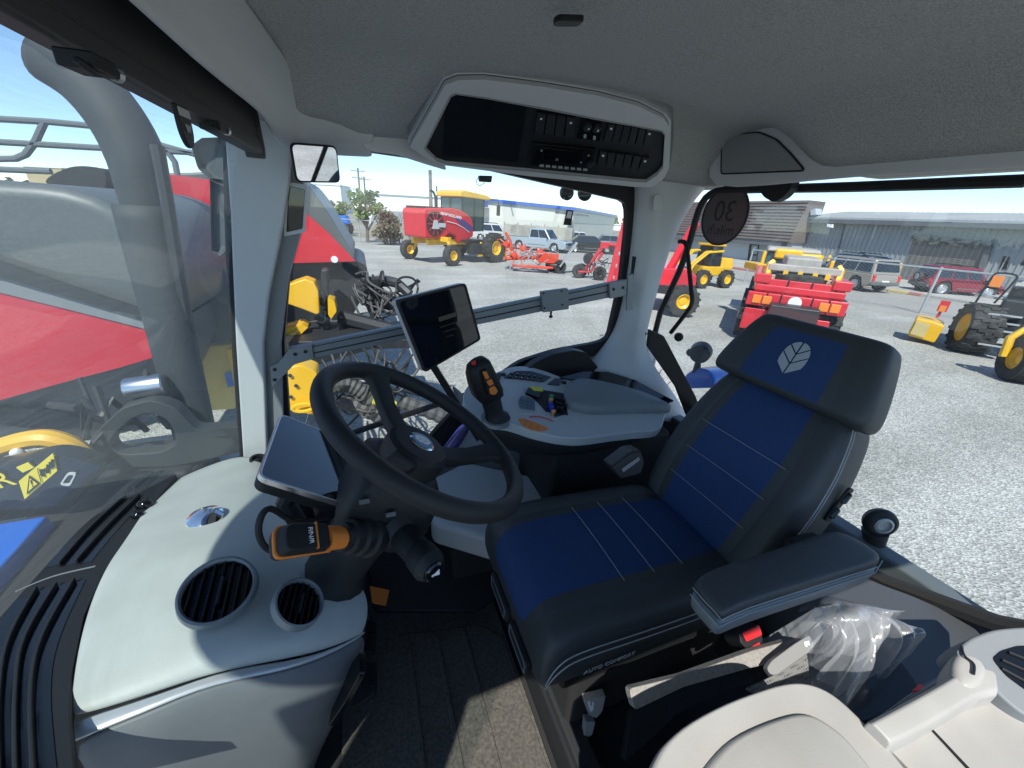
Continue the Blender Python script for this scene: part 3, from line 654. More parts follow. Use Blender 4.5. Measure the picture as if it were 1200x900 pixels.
# its body reaching up into the roof lining
oc = pl([(601+(u-601)*1.03, 150+(v-150)*1.05) for u, v in op], -.012); b = MB()
b.prism(oc, V((0, .02, .16)), scale=1.0); b.build('body', M['trim_dark'], t, bevel=.01)
b = MB(); plate(b, [(523, 108), (617, 122), (606, 187), (519, 180)], A, on, .0035, .004, lift=.004); b.build('screen', mat('matt dark screen', (.006, .007, .008), .3, spec=.25), t)
def onface(name, px, m, lift=.004, th=.004, r=.003, par=None, bev=.001):
    b = MB(); plate(b, px, A, on, th, r, lift=lift); return b.build(name, m, par or t, bevel=bev)
def quad(a, b_, c, d, s, t_):   # bilinear in pixel space
    return tuple((a[i]*(1-s)+b_[i]*s)*(1-t_)+(d[i]*(1-s)+c[i]*s)*t_ for i in (0, 1))
def bank(q, cells, name):
    "a row of rocker switches inside the pixel quad q (tl, tr, br, bl)"
    fr = onface(name, q, M['gloss'], .004, .0015)
    for i in range(cells):
        s0_, s1_ = (i+.08)/cells, (i+.92)/cells
        onface('switch', [quad(*q, s0_, .08), quad(*q, s1_, .08), quad(*q, s1_, .92), quad(*q, s0_, .92)], M['soft'], .0055, .006, .002, fr, .0015)
        if i in (0, cells-1):
            cpx = quad(*q, (s0_+s1_)/2, .28); onface('switch_mark', [(cpx[0]-1.2, cpx[1]-1), (cpx[0]+1.4, cpx[1]-.8), (cpx[0]+1, cpx[1]+1.2), (cpx[0]-1.4, cpx[1]+1)], M['white'], .0117, .0006, 0, fr, 0)
bank([(629, 126), (675, 133), (672, 159), (625, 154)], 4, 'switch_bank')
bank([(713, 139), (766, 147), (762, 169), (706, 163)], 6, 'switch_bank')
bank([(702, 172), (762, 180), (756, 200), (699, 192)], 6, 'switch_bank')
fr = onface('dial_panel', [(681, 133), (707, 137), (703, 164), (675, 160)], M['gloss'], .004, .0015)
for u, v in ((688, 145), (699, 147)):
    c0 = PP(u, v, A, on)+on*.005; b = MB(); b.lathe([(.0115, 0), (.011, .008), (.0095, .011), (.0005, .0112)], c0, on, 20); b.build('dial', M['soft'], fr, bevel=.001)
    onface('dial_mark', [(u+.2, v-1), (u+2, v-.8), (u+1.8, v+1), (u, v+.8)], M['white'], .0163, .0006, 0, fr, 0)
    onface('dial_symbol', [(u-4, v+10), (u-1, v+10.4), (u-1.4, v+15), (u-4.4, v+14.6)], M['galv'], .0056, .0006, 0, fr, 0)
    onface('dial_label', [(u-3, v-10.6), (u+4, v-9.6), (u+3.8, v-8.4), (u-3.2, v-9.4)], M['galv'], .0056, .0006, 0, fr, 0)
rd = onface('radio', [(624, 163), (698, 171), (695, 196), (621, 189)], M['gloss'], .004, .010)
onface('radio_screen', [(637, 168), (683, 173.5), (680, 187), (635, 182)], M['screen'], .0142, .001, .002, rd)
for i in range(8):
    s = i/8; onface('radio_key', [quad((632, 187.4), (690, 193), (690, 195.4), (631.5, 189.8), s, 0), quad((632, 187.4), (690, 193), (690, 195.4), (631.5, 189.8), s+.085, 0), quad((632, 187.4), (690, 193), (690, 195.4), (631.5, 189.8), s+.085, 1), quad((632, 187.4), (690, 193), (690, 195.4), (631.5, 189.8), s, 1)], M['galv'], .0142, .0015, 0, rd, 0)
c0 = PP(690.5, 186, A, on)+on*.014; b = MB(); b.lathe([(.010, 0), (.0095, .009), (.0005, .0095)], c0, on, 18); b.build('radio_knob', M['soft'], rd, bevel=.001)
for u, v in ((634, 171), (689, 177), (680, 185)):
    b = MB(); b.lathe([(.0028, 0), (.0028, .0012), (.0003, .0014)], PP(u, v, A, on)+on*.0142, on, 10); b.build('radio_light', M['galv'], rd)
q0 = PP(652, 181.5, A, on)+on*.0153; lettering(rd, '24', .009, q0, PP(656, 182, A, on)-PP(648, 181, A, on), PP(652, 178, A, on)-PP(652, 185, A, on), M['galv'])
# small camera and pair of black lamps hanging under the window header
t = thing('mini_camera', 'tiny black camera with a looped wire under the header', 'camera', P(567, 210, y=1.5))
b = MB(); plate(b, [(560, 206), (575, 206.5), (574, 214), (561, 213)], (0, 1.45, 0), (0, -1, 0), .02, .003); b.build('body', M['black'], t, bevel=.002)
b = MB(); b.tube(spline([P(561, 208, y=1.45), P(558, 213, y=1.44), P(562, 217.5, y=1.44), P(568, 214, y=1.44)], 4), .0012, 6); b.build('wire', M['black'], t)
t = thing('twin_lamp', 'pair of round black lamps hanging outside the side window', 'lamp', P(674, 218, y=1.55))
for u, v in ((664, 226), (685, 227)):
    b = MB(); b.lathe([(.012, .03), (.022, .022), (.027, .005), (.026, -.012), (.0005, -.014)], P(u, v, y=1.52), (.1, .9, .2), 18); b.build('lamp', M['black'], t)
b = MB(); plate(b, [(646, 212), (700, 216), (700, 222), (660, 219)], (0, 1.53, 0), (0, -1, 0), .03); b.build('bracket', M['black'], t, bevel=.003)

# ---- mounting rail across the side window
YR = 1.30
t = thing('mounting_rail', 'slim grey mounting rail with end brackets across the side window', 'rail', P(530, 385, y=YR))
b = MB(); plate(b, [(338, 409), (345, 407.5), (735, 328), (738, 344), (345, 424.5), (338, 426)], (0, YR, 0), NY, -.03); b.build('bar', M['rail'], t, bevel=.002)
b = MB(); plate(b, [(365, 413.5), (715, 340.5), (715, 342), (365, 415)], (0, YR, 0), NY, .0008); plate(b, [(365, 406), (715, 333.5), (715, 334.5), (365, 407)], (0, YR, 0), NY, .0008); b.build('groove', M['black'], t)
b = MB(); plate(b, [(317, 429), (329, 423), (331, 441), (319, 453)], (0, 1.335, 0), NY, .008, .004); plate(b, [(327, 424), (340, 408), (366, 403), (368, 419), (345, 426), (331, 441)], (0, YR+.003, 0), NY, .012, .003); eb = b.build('end_bracket', M['rail'], t, bevel=.002)
for u, v in ((346, 415), (358, 412), (322, 433), (322, 445)):
    b = MB(); b.lathe([(.0055, 0), (.0055, .002), (.0005, .0021)], P(u, v, y=(YR-.0095 if u > 330 else 1.327)), NY, 10); b.build('bolt', M['black'], eb)
b = MB(); plate(b, [(712, 331), (737, 326), (739, 344), (713, 349.5)], (0, YR-.001, 0), NY, .012, .002); plate(b, [(735, 322), (741, 320), (740, 362), (733, 364)], (0, 1.29, 0), NY, .008, .003); eb = b.build('end_bracket', M['rail'], t, bevel=.002)
for u, v in ((719, 339), (730, 337)): b = MB(); b.lathe([(.006, 0), (.006, .002), (.0005, .0021)], P(u, v, y=YR-.013), NY, 10); b.build('bolt', M['black'], eb)
b = MB(); plate(b, [(632, 341), (663, 337), (664, 361), (634, 365)], (0, YR-.001, 0), NY, .02, .004); cb = b.build('clamp_block', M['rail'], t, bevel=.002)
b = MB(); b.tube([P(646, 363, y=YR-.008), P(645.5, 369, y=YR-.008)], .004, 8); b.ball(P(645.5, 371, y=YR-.008), (.009, .006, .006), 8); b.build('thumb_screw', M['black'], cb)
for u, v in ((637, 344), (658, 341), (659, 357), (638, 361)): b = MB(); b.lathe([(.004, 0), (.004, .001), (.0005, .0011)], P(u, v, y=YR-.0212), NY, 8); b.build('bolt', M['black'], cb)

# ---- tablet on its arm
to, tn = V((.2, 1.03, -.3)), V((.50, -.86, .08)).normalized()
t = thing('tablet_monitor', 'black tablet monitor on an arm in front of the mounting rail', 'monitor', PP(520, 390, to, tn))
tp = [(464, 352), (546, 331.5), (564, 398), (498, 437)]
body = roundpoly([PP(u, v, to, tn) for u, v in tp], .012, 4)
b = MB(); b.prism([p-tn*.003 for p in body], -tn*.022); b.build('back_shell', M['galv'], t, bevel=.004)
b = MB(); b.ring(body, [p+(sum(body, V())/len(body)-p)*.06 for p in body], -tn*.008); b.build('black_rim', M['black'], t, bevel=.001)
b = MB(); ctr = sum(body, V())/len(body); b.prism([p+(ctr-p)*.055-tn*.002 for p in body], -tn*.004); sc_ = b.build('screen', M['screen'], t)
rr_ = (PP(546, 331.5, to, tn)-PP(464, 352, to, tn)).normalized(); uu_ = tn.cross(rr_)
M['dimlogo'] = mat('dim screen print', (.05, .043, .02), .4)
b = MB(); b.prism(rect(ctr+rr_*.015+uu_*.018-tn*.002, rr_, uu_, .032, .006, .002), tn*.0005); b.build('screen_banner', M['dimlogo'], sc_)
b = MB()
for k in range(3): b.prism(rect(ctr+rr_*.015-uu_*(.004+.016*k)-tn*.002, rr_, uu_, .030-.008*k, .0016, .0005), tn*.0004)
b.build('screen_lines', M['soft'], sc_)
b = MB(); p0, p1 = PP(512, 425, to, tn)-tn*.03, P(560, 512, y=1.06); b.tube([PP(510, 395, to, tn)-tn*.03, p0, p1], .027, 4, flat=.5); b.build('arm', M['black'], t, bevel=.002)
# ================================================================== seat, armrest console, floor, left side
# ---- floor mat with ridges, pedal, tag
t = thing('floor_mat', 'dusty black rubber floor mat with raised ridges', 'floor mat', (.1, .55, -1.305))
b = MB(); b.prism(roundpoly([V((-.16, -.35, -1.302)), V((.345, -.35, -1.302)), V((.345, 1.06, -1.302)), V((-.16, 1.06, -1.302))], .05), V((0, 0, .008)))
b.build('sheet', M['matrub'], t, bevel=.002)
b = MB(); b.prism(roundpoly([V((-.02, -.3, -1.294)), V((.335, -.3, -1.294)), V((.335, .78, -1.294)), V((.275, .85, -1.294)), V((-.02, .90, -1.294))], .03), V((0, 0, .004))); b.build('raised_pad', M['matrub'], t, bevel=.002)
for x in (.035, .125, .215):
    b = MB(); b.box((x, .30, -1.2895), (.012, 1.14-.2*x, .009)); b.build('ridge', M['matrub'], t, bevel=.002)
b = MB(); b.lathe([(.031, 0), (.031, .003), (.027, .003), (.027, .001), (.0005, .001)], P(583, 847, z=-1.29), (0, 0, 1), 24); b.build('round_plug', M['matrub'], t)
t = thing('accelerator_pedal', 'pair of ribbed black pedals beside the dashboard', 'pedal', P(430, 770, z=-1.28))
M['ribbed'] = mat('ribbed pedal rubber', (.02, .02, .02), .6)
for pxq, zz_ in (([(431, 724), (440, 726), (438, 764), (426, 764)], -1.2), ([(424, 775), (440, 774), (440, 812), (412, 830), (416, 800)], -1.18)):
    b = MB(); q = [P(u, v, z=zz_) for u, v in pxq]; b.prism(roundpoly(q, .01), V((.004, 0, -.014))); pd = b.build('pedal_plate', M['ribbed'], t, bevel=.002)
    b = MB(); w0 = q[0]; 
    for k in range(1, 9):
        a, c = q[0]*(1-k/9)+q[-1]*(k/9), q[1]*(1-k/9)+q[2]*(k/9); b.tube([a*.9+c*.1+V((0, 0, .002)), a*.1+c*.9+V((0, 0, .002))], .0028, 6)
    tag(b.build('rib_pattern', M['soft'], pd), kind=None)
    b = MB(); b.tube([q[0]-V((0, 0, .01)), q[0]+V((-.05, .14, .18))], .012, 8); b.build('pedal_arm', M['darksteel'], pd)
b = MB(); plate(b, [(433, 687), (456, 692), (452, 710), (436, 707)], P(445, 700, z=-1.12), (.2, -.35, .8), .004, .003)
tag(b.build('orange_tag', M['orange']), 'small orange tag stuck above the floor mat by the pedals', 'tag')
b = MB(); plate(b, [(428, 640), (500, 655), (560, 632), (590, 640), (592, 692), (560, 716), (438, 716)], P(500, 700, z=-1.2), (.05, -.4, .9), -.03, .02)
tag(b.build('toe_board', M['soft'], bevel=.008), 'sloping black toe board under the steering column', 'toe board')
b = MB(); q_ = P(560, 600, z=-1.0); b.box((q_.x+.05, q_.y+.02, -1.18), (.34, .24, .24)); tag(b.build('step_support', M['rubber'], bevel=.02), 'dark support block under the pale box beside the toe board', 'support')
# grey inner wheel arch seen behind the wheel
b = MB(); b.loft([roundpoly([P(u, v, z=-.95)+V((0, 0, dz)) for u, v in ((505, 560), (545, 540), (640, 560), (640, 634), (596, 638), (505, 612))], .03) for dz in (-.10, 0)])
tag(b.build('step_box', M['trim'], bevel=.02, seg=3), 'pale grey box between the toe board and the armrest console', 'box')

# ---- driver seat
seat = thing('driver_seat', 'blue and charcoal driver seat with white stitching and a leaf badge', 'seat', (.62, .62, -1.3))
def cush_ring(x, zt, th, hw, yc, crown=.010, groove=.004):
    prof = [(-1, .35), (-.985, .75), (-.93, .97), (-.80, 1.02), (-.66, 1.01), (-.63, .975), (-.60, 1.0), (0, 1.04), (.62, 1.0), (.65, .975), (.68, 1.01), (.80, 1.02), (.93, .97), (.985, .75), (1, .35), (.97, .05), (.6, 0), (-.6, 0), (-.97, .05)]
    return [V((x, yc+hw*a, zt-th+th*c)) for a, c in prof]
YC = .615
b = MB(); n_ = 19
st_ = [(.262, -.835, .05, .195), (.268, -.800, .10, .205), (.285, -.768, .14, .212), (.32, -.750, .155, .216), (.40, -.747, .155, .218), (.60, -.757, .15, .218), (.74, -.765, .14, .215), (.84, -.772, .12, .205)]
rings = [cush_ring(x, z, th, hw, YC) for x, z, th, hw in st_]
b.loft(rings)
b.m = [1 if (i < len(rings[:-1])*n_ and (i % n_) in (6, 7) ) else 0 for i in range(len(b.f))]
cu = b.build('seat_cushion', [M['leather'], M['bluefab']], seat, sub=2)
for x in (.50, .585, .67):
    b = MB(); b.tube([V((x, YC-.125+.255*k/10, -.7445-.006*(x-.4)/.2*.8+.0015+.0060*math.cos((k-5)/5*1.2)-.004)) for k in range(11)], .0007, 5); b.build('stitch_line', M['stitch'], cu)
# double stitching along the near edge
for off, lift in ((0, 0), (-.004, -.014)):
    b = MB(); b.tube(spline([V((.275, YC-.207, -.87+lift)), V((.292, YC-.216+off, -.805+lift)), V((.34, YC-.2185+off, -.781+lift)), V((.50, YC-.2205+off, -.785+lift)), V((.66, YC-.219+off, -.792+lift)), V((.80, YC-.213+off, -.795+lift))], 5), .0013, 5); b.build('side_stitch', M['stitch'], cu)
lettering(cu, 'AUTO COMFORT', .016, V((.415, YC-.2222, -.845)), V((1, .0, .01)), V((0, 0, 1)), M['stitch'])
# backrest
BD = V((.185, 0, .40)).normalized(); BN = V((-BD.z, 0, BD.x)); B0 = V((.80, YC, -.775))
def back_ring(s, hw, th, f=0, bl=.56, br=.56):
    bl, br = .66, .66
    prof = [(-1, -.2), (-.99, .35), (-.95, .75), (-.86, .98), (-bl-.03, .93), (-bl, .84), (-bl+.03, .90), (0, .86), (br-.03, .90), (br, .84), (br+.03, .93), (.86, .98), (.95, .75), (.99, .35), (1, -.2), (.985, -.85), (.9, -1), (-.9, -1), (-.985, -.85)]
    o = B0+BD*s+BN*f
    return [o+V((0, hw*a, 0))+BN*((th*c if c > 0 else th*c*2.0)-.055) for a, c in prof]
br_ = [(-.03, .19, .05, 0, .5), (.03, .205, .060, 0, .5), (.12, .215, .062, .004, .5), (.22, .216, .060, .004, .5), (.32, .205, .058, .0, .5), (.40, .187, .054, -.004, .5), (.44, .175, .050, -.010, .5), (.47, .150, .035, -.018, .5)]
b = MB(); b.loft([back_ring(s, hw, th, f, bl, bl) for s, hw, th, f, bl in br_])
b.m = [1 if (i < (len(br_)-1)*n_ and (i % n_) in (6, 7)) else 0 for i in range(len(b.f))]
bk = b.build('backrest', [M['leather'], M['bluefab']], seat, sub=2)
for s in (.10, .19, .28):
    b = MB(); b.tube([B0+BD*s+BN*(.0035-.004*(1-abs(k-5)/5)+.002)+V((0, -.13+.26*k/10, 0)) for k in range(11)], .0007, 5); b.build('stitch_line', M['stitch'], bk)
for dx in (.0, -.013):
    b = MB(); b.tube(spline([B0+BD*s+BN*(-.028+dx)+V((0, -hw, 0)) for s, hw in ((.03, .2035), (.12, .2145), (.22, .2155), (.32, .2055), (.40, .188), (.43, .178))], 5), .0013, 5); b.build('side_stitch', M['stitch'], bk)
c = B0+BD*.265+BN*(-.10)+V((0, -.2125, 0)); b = MB(); b.prism(rect(c, BD, BN, .048, .013, .008), V((0, -.006, 0))); sw = b.build('switch_plate', M['black'], bk, bevel=.002)
for k in (-1, 1):
    b = MB(); b.prism(rect(c+BD*.022*k+V((0, -.006, 0)), BD, BN, .017, .006, .004), V((0, -.007, 0)), scale=.7); b.build('rocker', M['gloss'], sw, bevel=.001)
# headrest
H0 = B0+BD*.435+BN*.008+V((0, -.012, 0))
def hr(s, hw, t0, t1, bw=.56):
    prof = [(-1.02, .0), (-1.02, .62), (-.985, .97), (-.69, 1), (-.66, .965), (-.63, 1), (0, 1.01), (.63, 1), (.66, .965), (.69, 1), (.985, .97), (1.02, .62), (1.02, 0), (.98, -.9), (0, -1), (-.98, -.9)]
    o = H0+BD*s
    return [o+V((0, (hw+.010)*a, 0))+BN*(t0*1.5+(t1-t0*1.5)*(c+1)/2) for a, c in prof]
hs = [(-.004, .17, -.05, .01), (0, .182, -.062, .025), (.010, .188, -.068, .033), (.03, .190, -.07, .036), (.10, .172, -.066, .036), (.165, .150, -.06, .028), (.185, .140, -.055, .018), (.192, .125, -.045, .005)]
b = MB(); b.loft([hr(*h) for h in hs])
b.m = [1 if (2*16 <= i < 5*16 and (i % 16) in (5, 6)) else 0 for i in range(len(b.f))]
hd = b.build('headrest', [M['leather'], M['bluefab']], seat, sub=2)
b = leaf(MB(), H0+BD*.090+BN*.0362+V((0, -.004, 0)), V((0, -1, 0)), BD, .043, .043, BN, .0016); b.build('leaf_emblem', M['silver'], hd)
# armrest
ao = [(812, 684), (817, 677), (832, 668), (868, 657), (900, 647), (940, 634), (968, 623), (984, 622), (1004, 630), (1028, 645), (1034, 653), (1030, 660), (990, 672), (940, 688), (880, 707), (858, 716), (846, 722), (838, 712), (826, 700)]
top_ = [P(u, v, z=-.565) for u, v in ao]; ctr = sum(top_, V())/len(top_)
def aring(k, dz, dy=0.0, ky=None): return [ctr+V(((p.x-ctr.x)*k, (p.y-ctr.y)*(ky or k), 0))+V((0, dy, dz)) for p in top_]
b = MB(); b.loft([aring(.80, .008), aring(.93, .0065), aring(.985, .001), aring(1.0, -.007), aring(1.0, -.016), aring(.97, -.020)])
ar = b.build('armrest', M['leather'], seat, sub=1)
b = MB(); b.loft([aring(.96, -.018), aring(1.0, -.022, -.002), aring(1.0, -.040, -.002), aring(.97, -.056, .0), aring(.90, -.068, .003, .85), aring(.8, -.072, .006, .7)])
b.build('armrest_side', M['armside_lit'], ar, sub=1)
for z_ in (-.0065, -.0235):
    b = MB(); b.tube([p+V((0, -.002, z_)) for p in aring(1.004, 0)[10:]+aring(1.004, 0)[:1]], .0009, 5); b.build('armrest_stitch', M['stitch'], ar)
b = MB(); b.box((.87, .365, -.665), (.10, .05, .09), ry(.1)); b.build('armrest_bracket', M['black'], seat, bevel=.006)
# base: suspension, front buttons, rails
b = MB(); b.box((.60, YC, -1.0), (.46, .36, .30), top=1.05); b.build('suspension', M['rubber'], seat, bevel=.02)
b = MB(); b.box((.62, YC, -.905), (.60, .40, .06)); b.build('pan', M['black'], seat, bevel=.012)
for y0, y1 in ((.70, .58), (.56, .45)):
    b = MB(); c = V((.262, (y0+y1)/2, -.885)); b.prism(rect(c, V((0, 1, 0)), V((0, 0, 1)), abs(y0-y1)/2, .022, .012), V((-.012, 0, 0))); f_ = b.build('front_button', M['soft'], seat, bevel=.003)
    b = MB(); b.ring(rect(c+V((-.012, 0, 0)), V((0, 1, 0)), V((0, 0, 1)), abs(y0-y1)/2*.9, .018, .01), rect(c+V((-.012, 0, 0)), V((0, 1, 0)), V((0, 0, 1)), abs(y0-y1)/2*.8, .013, .008), V((-.0012, 0, 0))); b.build('button_line', M['rail'], f_)
b = MB(); b.box((.63, .42, -1.235), (.55, 1.25, .12)); b.build('plinth', M['soft'], seat, bevel=.012)
b = MB(); b.box((.385, .45, -1.15), (.05, 1.15, .03)); b.build('slide_rail', M['darksteel'], seat, bevel=.004)
b = MB(); b.lathe([(.012, 0), (.012, .01), (.0005, .011)], V((.36, .92, -1.10)), (-.3, -.2, 1), 8); b.build('bolt', M['metal'], seat)
# pale bracket with a seat pictogram at the front corner
b = MB(); plate(b, [(684, 822), (710, 816), (706, 834), (699, 842), (690, 838)], P(697, 830, y=.40), (-.25, -1, .25), -.02, .004); kb = b.build('corner_bracket', M['galv'], seat, bevel=.002)
b = MB(); plate(b, [(688, 822), (692, 821), (691, 826), (694, 827), (694, 823), (696, 822.5), (695, 831), (692, 834), (690, 829)], P(697, 830, y=.40), (-.25, -1, .25), .0008, lift=.0005); b.build('pictogram', M['white'], kb)
b = MB(); plate(b, [(686, 846), (698, 846), (694, 862), (684, 866)], P(697, 840, y=.41), (-.25, -1, .25), -.02, .004); b.build('lower_bracket', M['galv'], seat, bevel=.002)
# skirt, buckle, lever, net pocket
M['skirt'] = mat('taupe plastic', (.30, .285, .26), .6, bump=(350, .5), var=(160, (.22, .21, .19)))
b = MB(); plate(b, [(737, 807), (800, 792), (880, 763), (934, 748), (956, 752), (944, 770), (880, 783), (800, 806), (744, 833)], P(830, 790, y=.275), (-.1, -.7, .75), -.02, .008); b.build('side_skirt', M['skirt'], seat, bevel=.003)
b = MB(); plate(b, [(745, 834), (800, 808), (880, 788), (893, 800), (860, 812), (800, 840), (770, 870), (735, 900)], P(800, 840, y=.33), (-.1, -.7, .75), -.02, .01, lift=-.02); b.build('lower_skirt', M['soft'], seat, bevel=.004)
t = thing('belt_buckle', 'black seat belt buckle with a red release button under the armrest', 'buckle', P(885, 755, y=.28))
b = MB(); plate(b, [(866, 742), (888, 730), (895, 750), (891, 760), (877, 762), (868, 754)], P(880, 745, y=.30), (-.1, -.6, .75), -.05, .006); b.build('body', M['black'], t, bevel=.004)
b = MB(); plate(b, [(868, 741), (888, 732), (891.5, 744), (873, 752)], P(880, 745, y=.30), (-.1, -.6, .75), .004, .003, lift=.001); b.build('button', M['redplain'], t, bevel=.0015)
b = MB(); plate(b, [(880, 757), (889, 752), (890, 758), (882, 760)], P(880, 745, y=.30), (-.1, -.6, .75), .002, .002, lift=.001); b.build('lower_button', M['redplain'], t)
t = thing('park_lever', 'flat grey lever with a white symbol beside the seat', 'lever', P(920, 775, y=.27))
M['lever'] = mat('grey lever plastic', (.20, .20, .195), .5)
lo, ln = P(920, 772, z=-.735), V((-.25, -.45, .85)).normalized()
b = MB(); plate(b, [(893, 783), (899, 774), (925, 755), (943, 744), (949, 757), (944, 764), (906, 791), (898, 791)], lo, ln, .016, .006); lv = b.build('blade', M['lever'], t, bevel=.003)
b = MB(); plate(b, [(936, 753), (942, 751), (943, 757), (940, 756), (939.5, 759), (937, 757)], lo, ln, .0008, 0, lift=.0165); b.build('symbol', M['white'], lv)
M['net'] = mat('net fabric', (.22, .22, .21), .9)
nt = M['net'].node_tree; bs_ = nt.nodes['Principled BSDF']; tc = nt.nodes.new('ShaderNodeTexCoord'); vo = nt.nodes.new('ShaderNodeTexVoronoi'); vo.inputs['Scale'].default_value = 190; vo.inputs['Randomness'].default_value = .15
cr = nt.nodes.new('ShaderNodeValToRGB'); cr.color_ramp.elements[0].position = .2; cr.color_ramp.elements[0].color = (.05, .05, .05, 1); cr.color_ramp.elements[1].position = .45; cr.color_ramp.elements[1].color = (.17, .17, .165, 1)
nt.links.new(tc.outputs['Object'], vo.inputs['Vector']); nt.links.new(vo.outputs['Distance'], cr.inputs['Fac']); nt.links.new(cr.outputs['Color'], bs_.inputs['Base Color'])
b = MB(); plate(b, [(875, 806), (905, 792), (946, 764), (950, 800), (930, 808), (885, 812)], P(915, 795, z=-.76), (-.15, -.3, .9), -.01, .004); tag(b.build('net_pocket', M['net'], bevel=.002), 'grey net pocket beside the lever and the plastic bag', 'pocket')
b = MB(); plate(b, [(900, 745), (955, 712), (985, 706), (975, 730), (945, 760), (905, 782)], P(930, 745, z=-.78), (-.2, -.3, .9), -.04, .01); tag(b.build('belt_housing', M['lowdash'], bevel=.006), 'dark housing below the armrest behind the red buckle', 'housing')
t = thing('gear_knob', 'round grey ended knob on a black stalk outside the rear window', 'knob', P(1030, 640, y=.30))
c = P(1031, 612, x=1.27); ax = V((-.5, -.8, .1)).normalized()
b = MB(); b.lathe([(.027, -.02), (.036, -.014), (.041, 0), (.038, .012), (.029, .017), (.023, .014)], c, ax, 24, cap=True); b.build('lamp_body', M['black'], t, bevel=.002)
b = MB(); b.lathe([(.023, .012), (.023, .018), (.017, .020), (.015, .015), (.0005, .014)], c, ax, 24); b.build('ring', M['galv'], t)
b = MB(); b.tube([c+V((0, 0, -.03)), P(1024, 640, x=1.28), P(1018, 665, x=1.30)], [.030, .022, .022], 12); b.build('stem', M['rubber'], t)
t['label'] = 'round black lamp with a pale ring outside the rear window'; t['category'] = 'lamp'; t.name = 'work_lamp'; 

# ---- armrest console on the far side of the seat
co, cn = P(660, 510, z=-.62), V((0.03, -.20, .975)).normalized()
con = thing('armrest_console', 'pale grey armrest console with joystick and coloured controls', 'console', (.6, 1.05, -.75))
cp = [(543, 462), (551, 449), (566, 442), (588, 433.5), (604, 429), (622, 430), (640, 435), (662, 443), (690, 450), (730, 460), (778, 478), (779, 488), (772, 503), (745, 506), (718, 509), (683, 513.5), (660, 512.5), (640, 509), (622, 504.5), (597, 496.5), (576, 494), (560, 492), (546, 482)]
CP = spline([PP(u, v, co, cn) for u, v in cp], 3, True)
M['contop'] = mat('console plastic', (.44, .48, .49), .5, bump=(800, .12), rvar=.05)
b = MB(); b.prism(CP, -cn*.035); b.build('top_panel', M['contop'], con, bevel=.005, seg=3)
b = MB(); near = cp[11:]; near = [(779, 486), (772, 501), (745, 504.5), (718, 507), (683, 511.5), (660, 510.5), (622, 502.5), (597, 495), (576, 492.5), (560, 490.5), (545, 480)]
r0 = [PP(u, v, co, cn)-cn*.034+V((0, .006, 0)) for u, v in near]
lowp = [(775, 505), (766, 508), (745, 517), (718, 526), (683, 533), (655, 535), (625, 536), (598, 532), (578, 515), (562, 497), (547, 486)]
r1 = [P(u, v, y=p.y+.012) for (u, v), p in zip(lowp, r0)]
b.grid([r0, [(a+c)/2+V((0, -.008, 0)) for a, c in zip(r0, r1)], r1, [p+V((0, .10, -.02)) for p in r1], [p+V((0, .3, .0)) for p in r1]])
b.build('underside', M['soft'], con, sub=1, solid=.006)
def onc(name, px, m, th=.004, lift=.0005, r=.004, par=None, bev=.001):
    b = MB(); plate(b, px, co, cn, th, r, lift=lift); return b.build(name, m, par or con, bevel=bev)
pad = [(659, 463), (667, 452.5), (684, 450.5), (718, 457), (750, 466), (778, 478), (778, 482), (740, 482.5), (700, 483.5), (682, 482), (664, 477)]
M['padv'] = mat('grey armrest vinyl', (.17, .195, .205), .5, bump=(420, .2))
PD = spline([PP(u, v, co, cn) for u, v in pad], 3, True); pc = sum(PD, V())/len(PD)
b = MB(); b.loft([[pc+(p-pc)*1.0+cn*.001+V((0, -.012, -.004)) for p in PD], [pc+(p-pc)*1.01+cn*.014+V((0, -.010, 0)) for p in PD]]); pb = b.build('armrest_pad', M['padv'], con, bevel=.003)
b = MB(); b.loft([[pc+(p-pc)*1.005+cn*.0145+V((0, -.010, 0)) for p in PD], [pc+(p-pc)*1.0+cn*.026+V((0, -.006, 0)) for p in PD], [pc+(p-pc)*.93+cn*.033+V((0, -.002, 0)) for p in PD], [pc+(p-pc)*.6+cn*.036 for p in PD]]); b.build('pad_cover', M['padv'], pb, ang=70)
onc('storage_tray', [(655, 444), (683, 437), (711, 437), (744, 447), (770, 461), (789, 471), (783, 474), (760, 468), (725, 457), (690, 449)], M['gloss'], .006, .001)
sp_ = onc('switch_strip', [(590, 443.5), (598, 437.5), (606, 435.3), (622, 435.5), (646, 442.5), (637, 448.5), (618, 446)], M['gloss'], .003)
for i in range(6):
    for k in range(2):
        u, v = 600+6.6*i-2*k, 438.6+.9*i+3.8*k
        onc('key', [(u-1.6, v-1), (u+2.2, v-.6), (u+1.8, v+1.2), (u-2, v+.9)], M['soft'], .003, .0035, .0008, sp_, .0008)
        onc('key_mark', [(u-.5, v-.3), (u+.6, v-.2), (u+.5, v+.3), (u-.6, v+.2)], M['white'], .0004, .0068, 0, sp_, 0)
for px in ([(577, 444), (584, 437.5), (588, 438.5), (586, 445.5)], [(641, 451), (651, 444), (659, 446), (655, 452.5)], [(669, 450), (675, 448.5), (680, 450), (672, 451.5)]): onc('small_switch', px, M['gloss'], .004)
for u, v in ((590, 439.5), (661, 449)): 
    b = MB(); b.lathe([(.009, 0), (.009, .006), (.0005, .0065)], PP(u, v, co, cn), cn, 16); b.build('turn_knob', M['soft'], con, bevel=.001)
kp = onc('keypad', [(607, 471), (611, 464), (627, 469), (627, 482), (609, 479)], M['rail'], .003)
M['keyblue'] = mat('slate keys', (.10, .15, .20), .45)
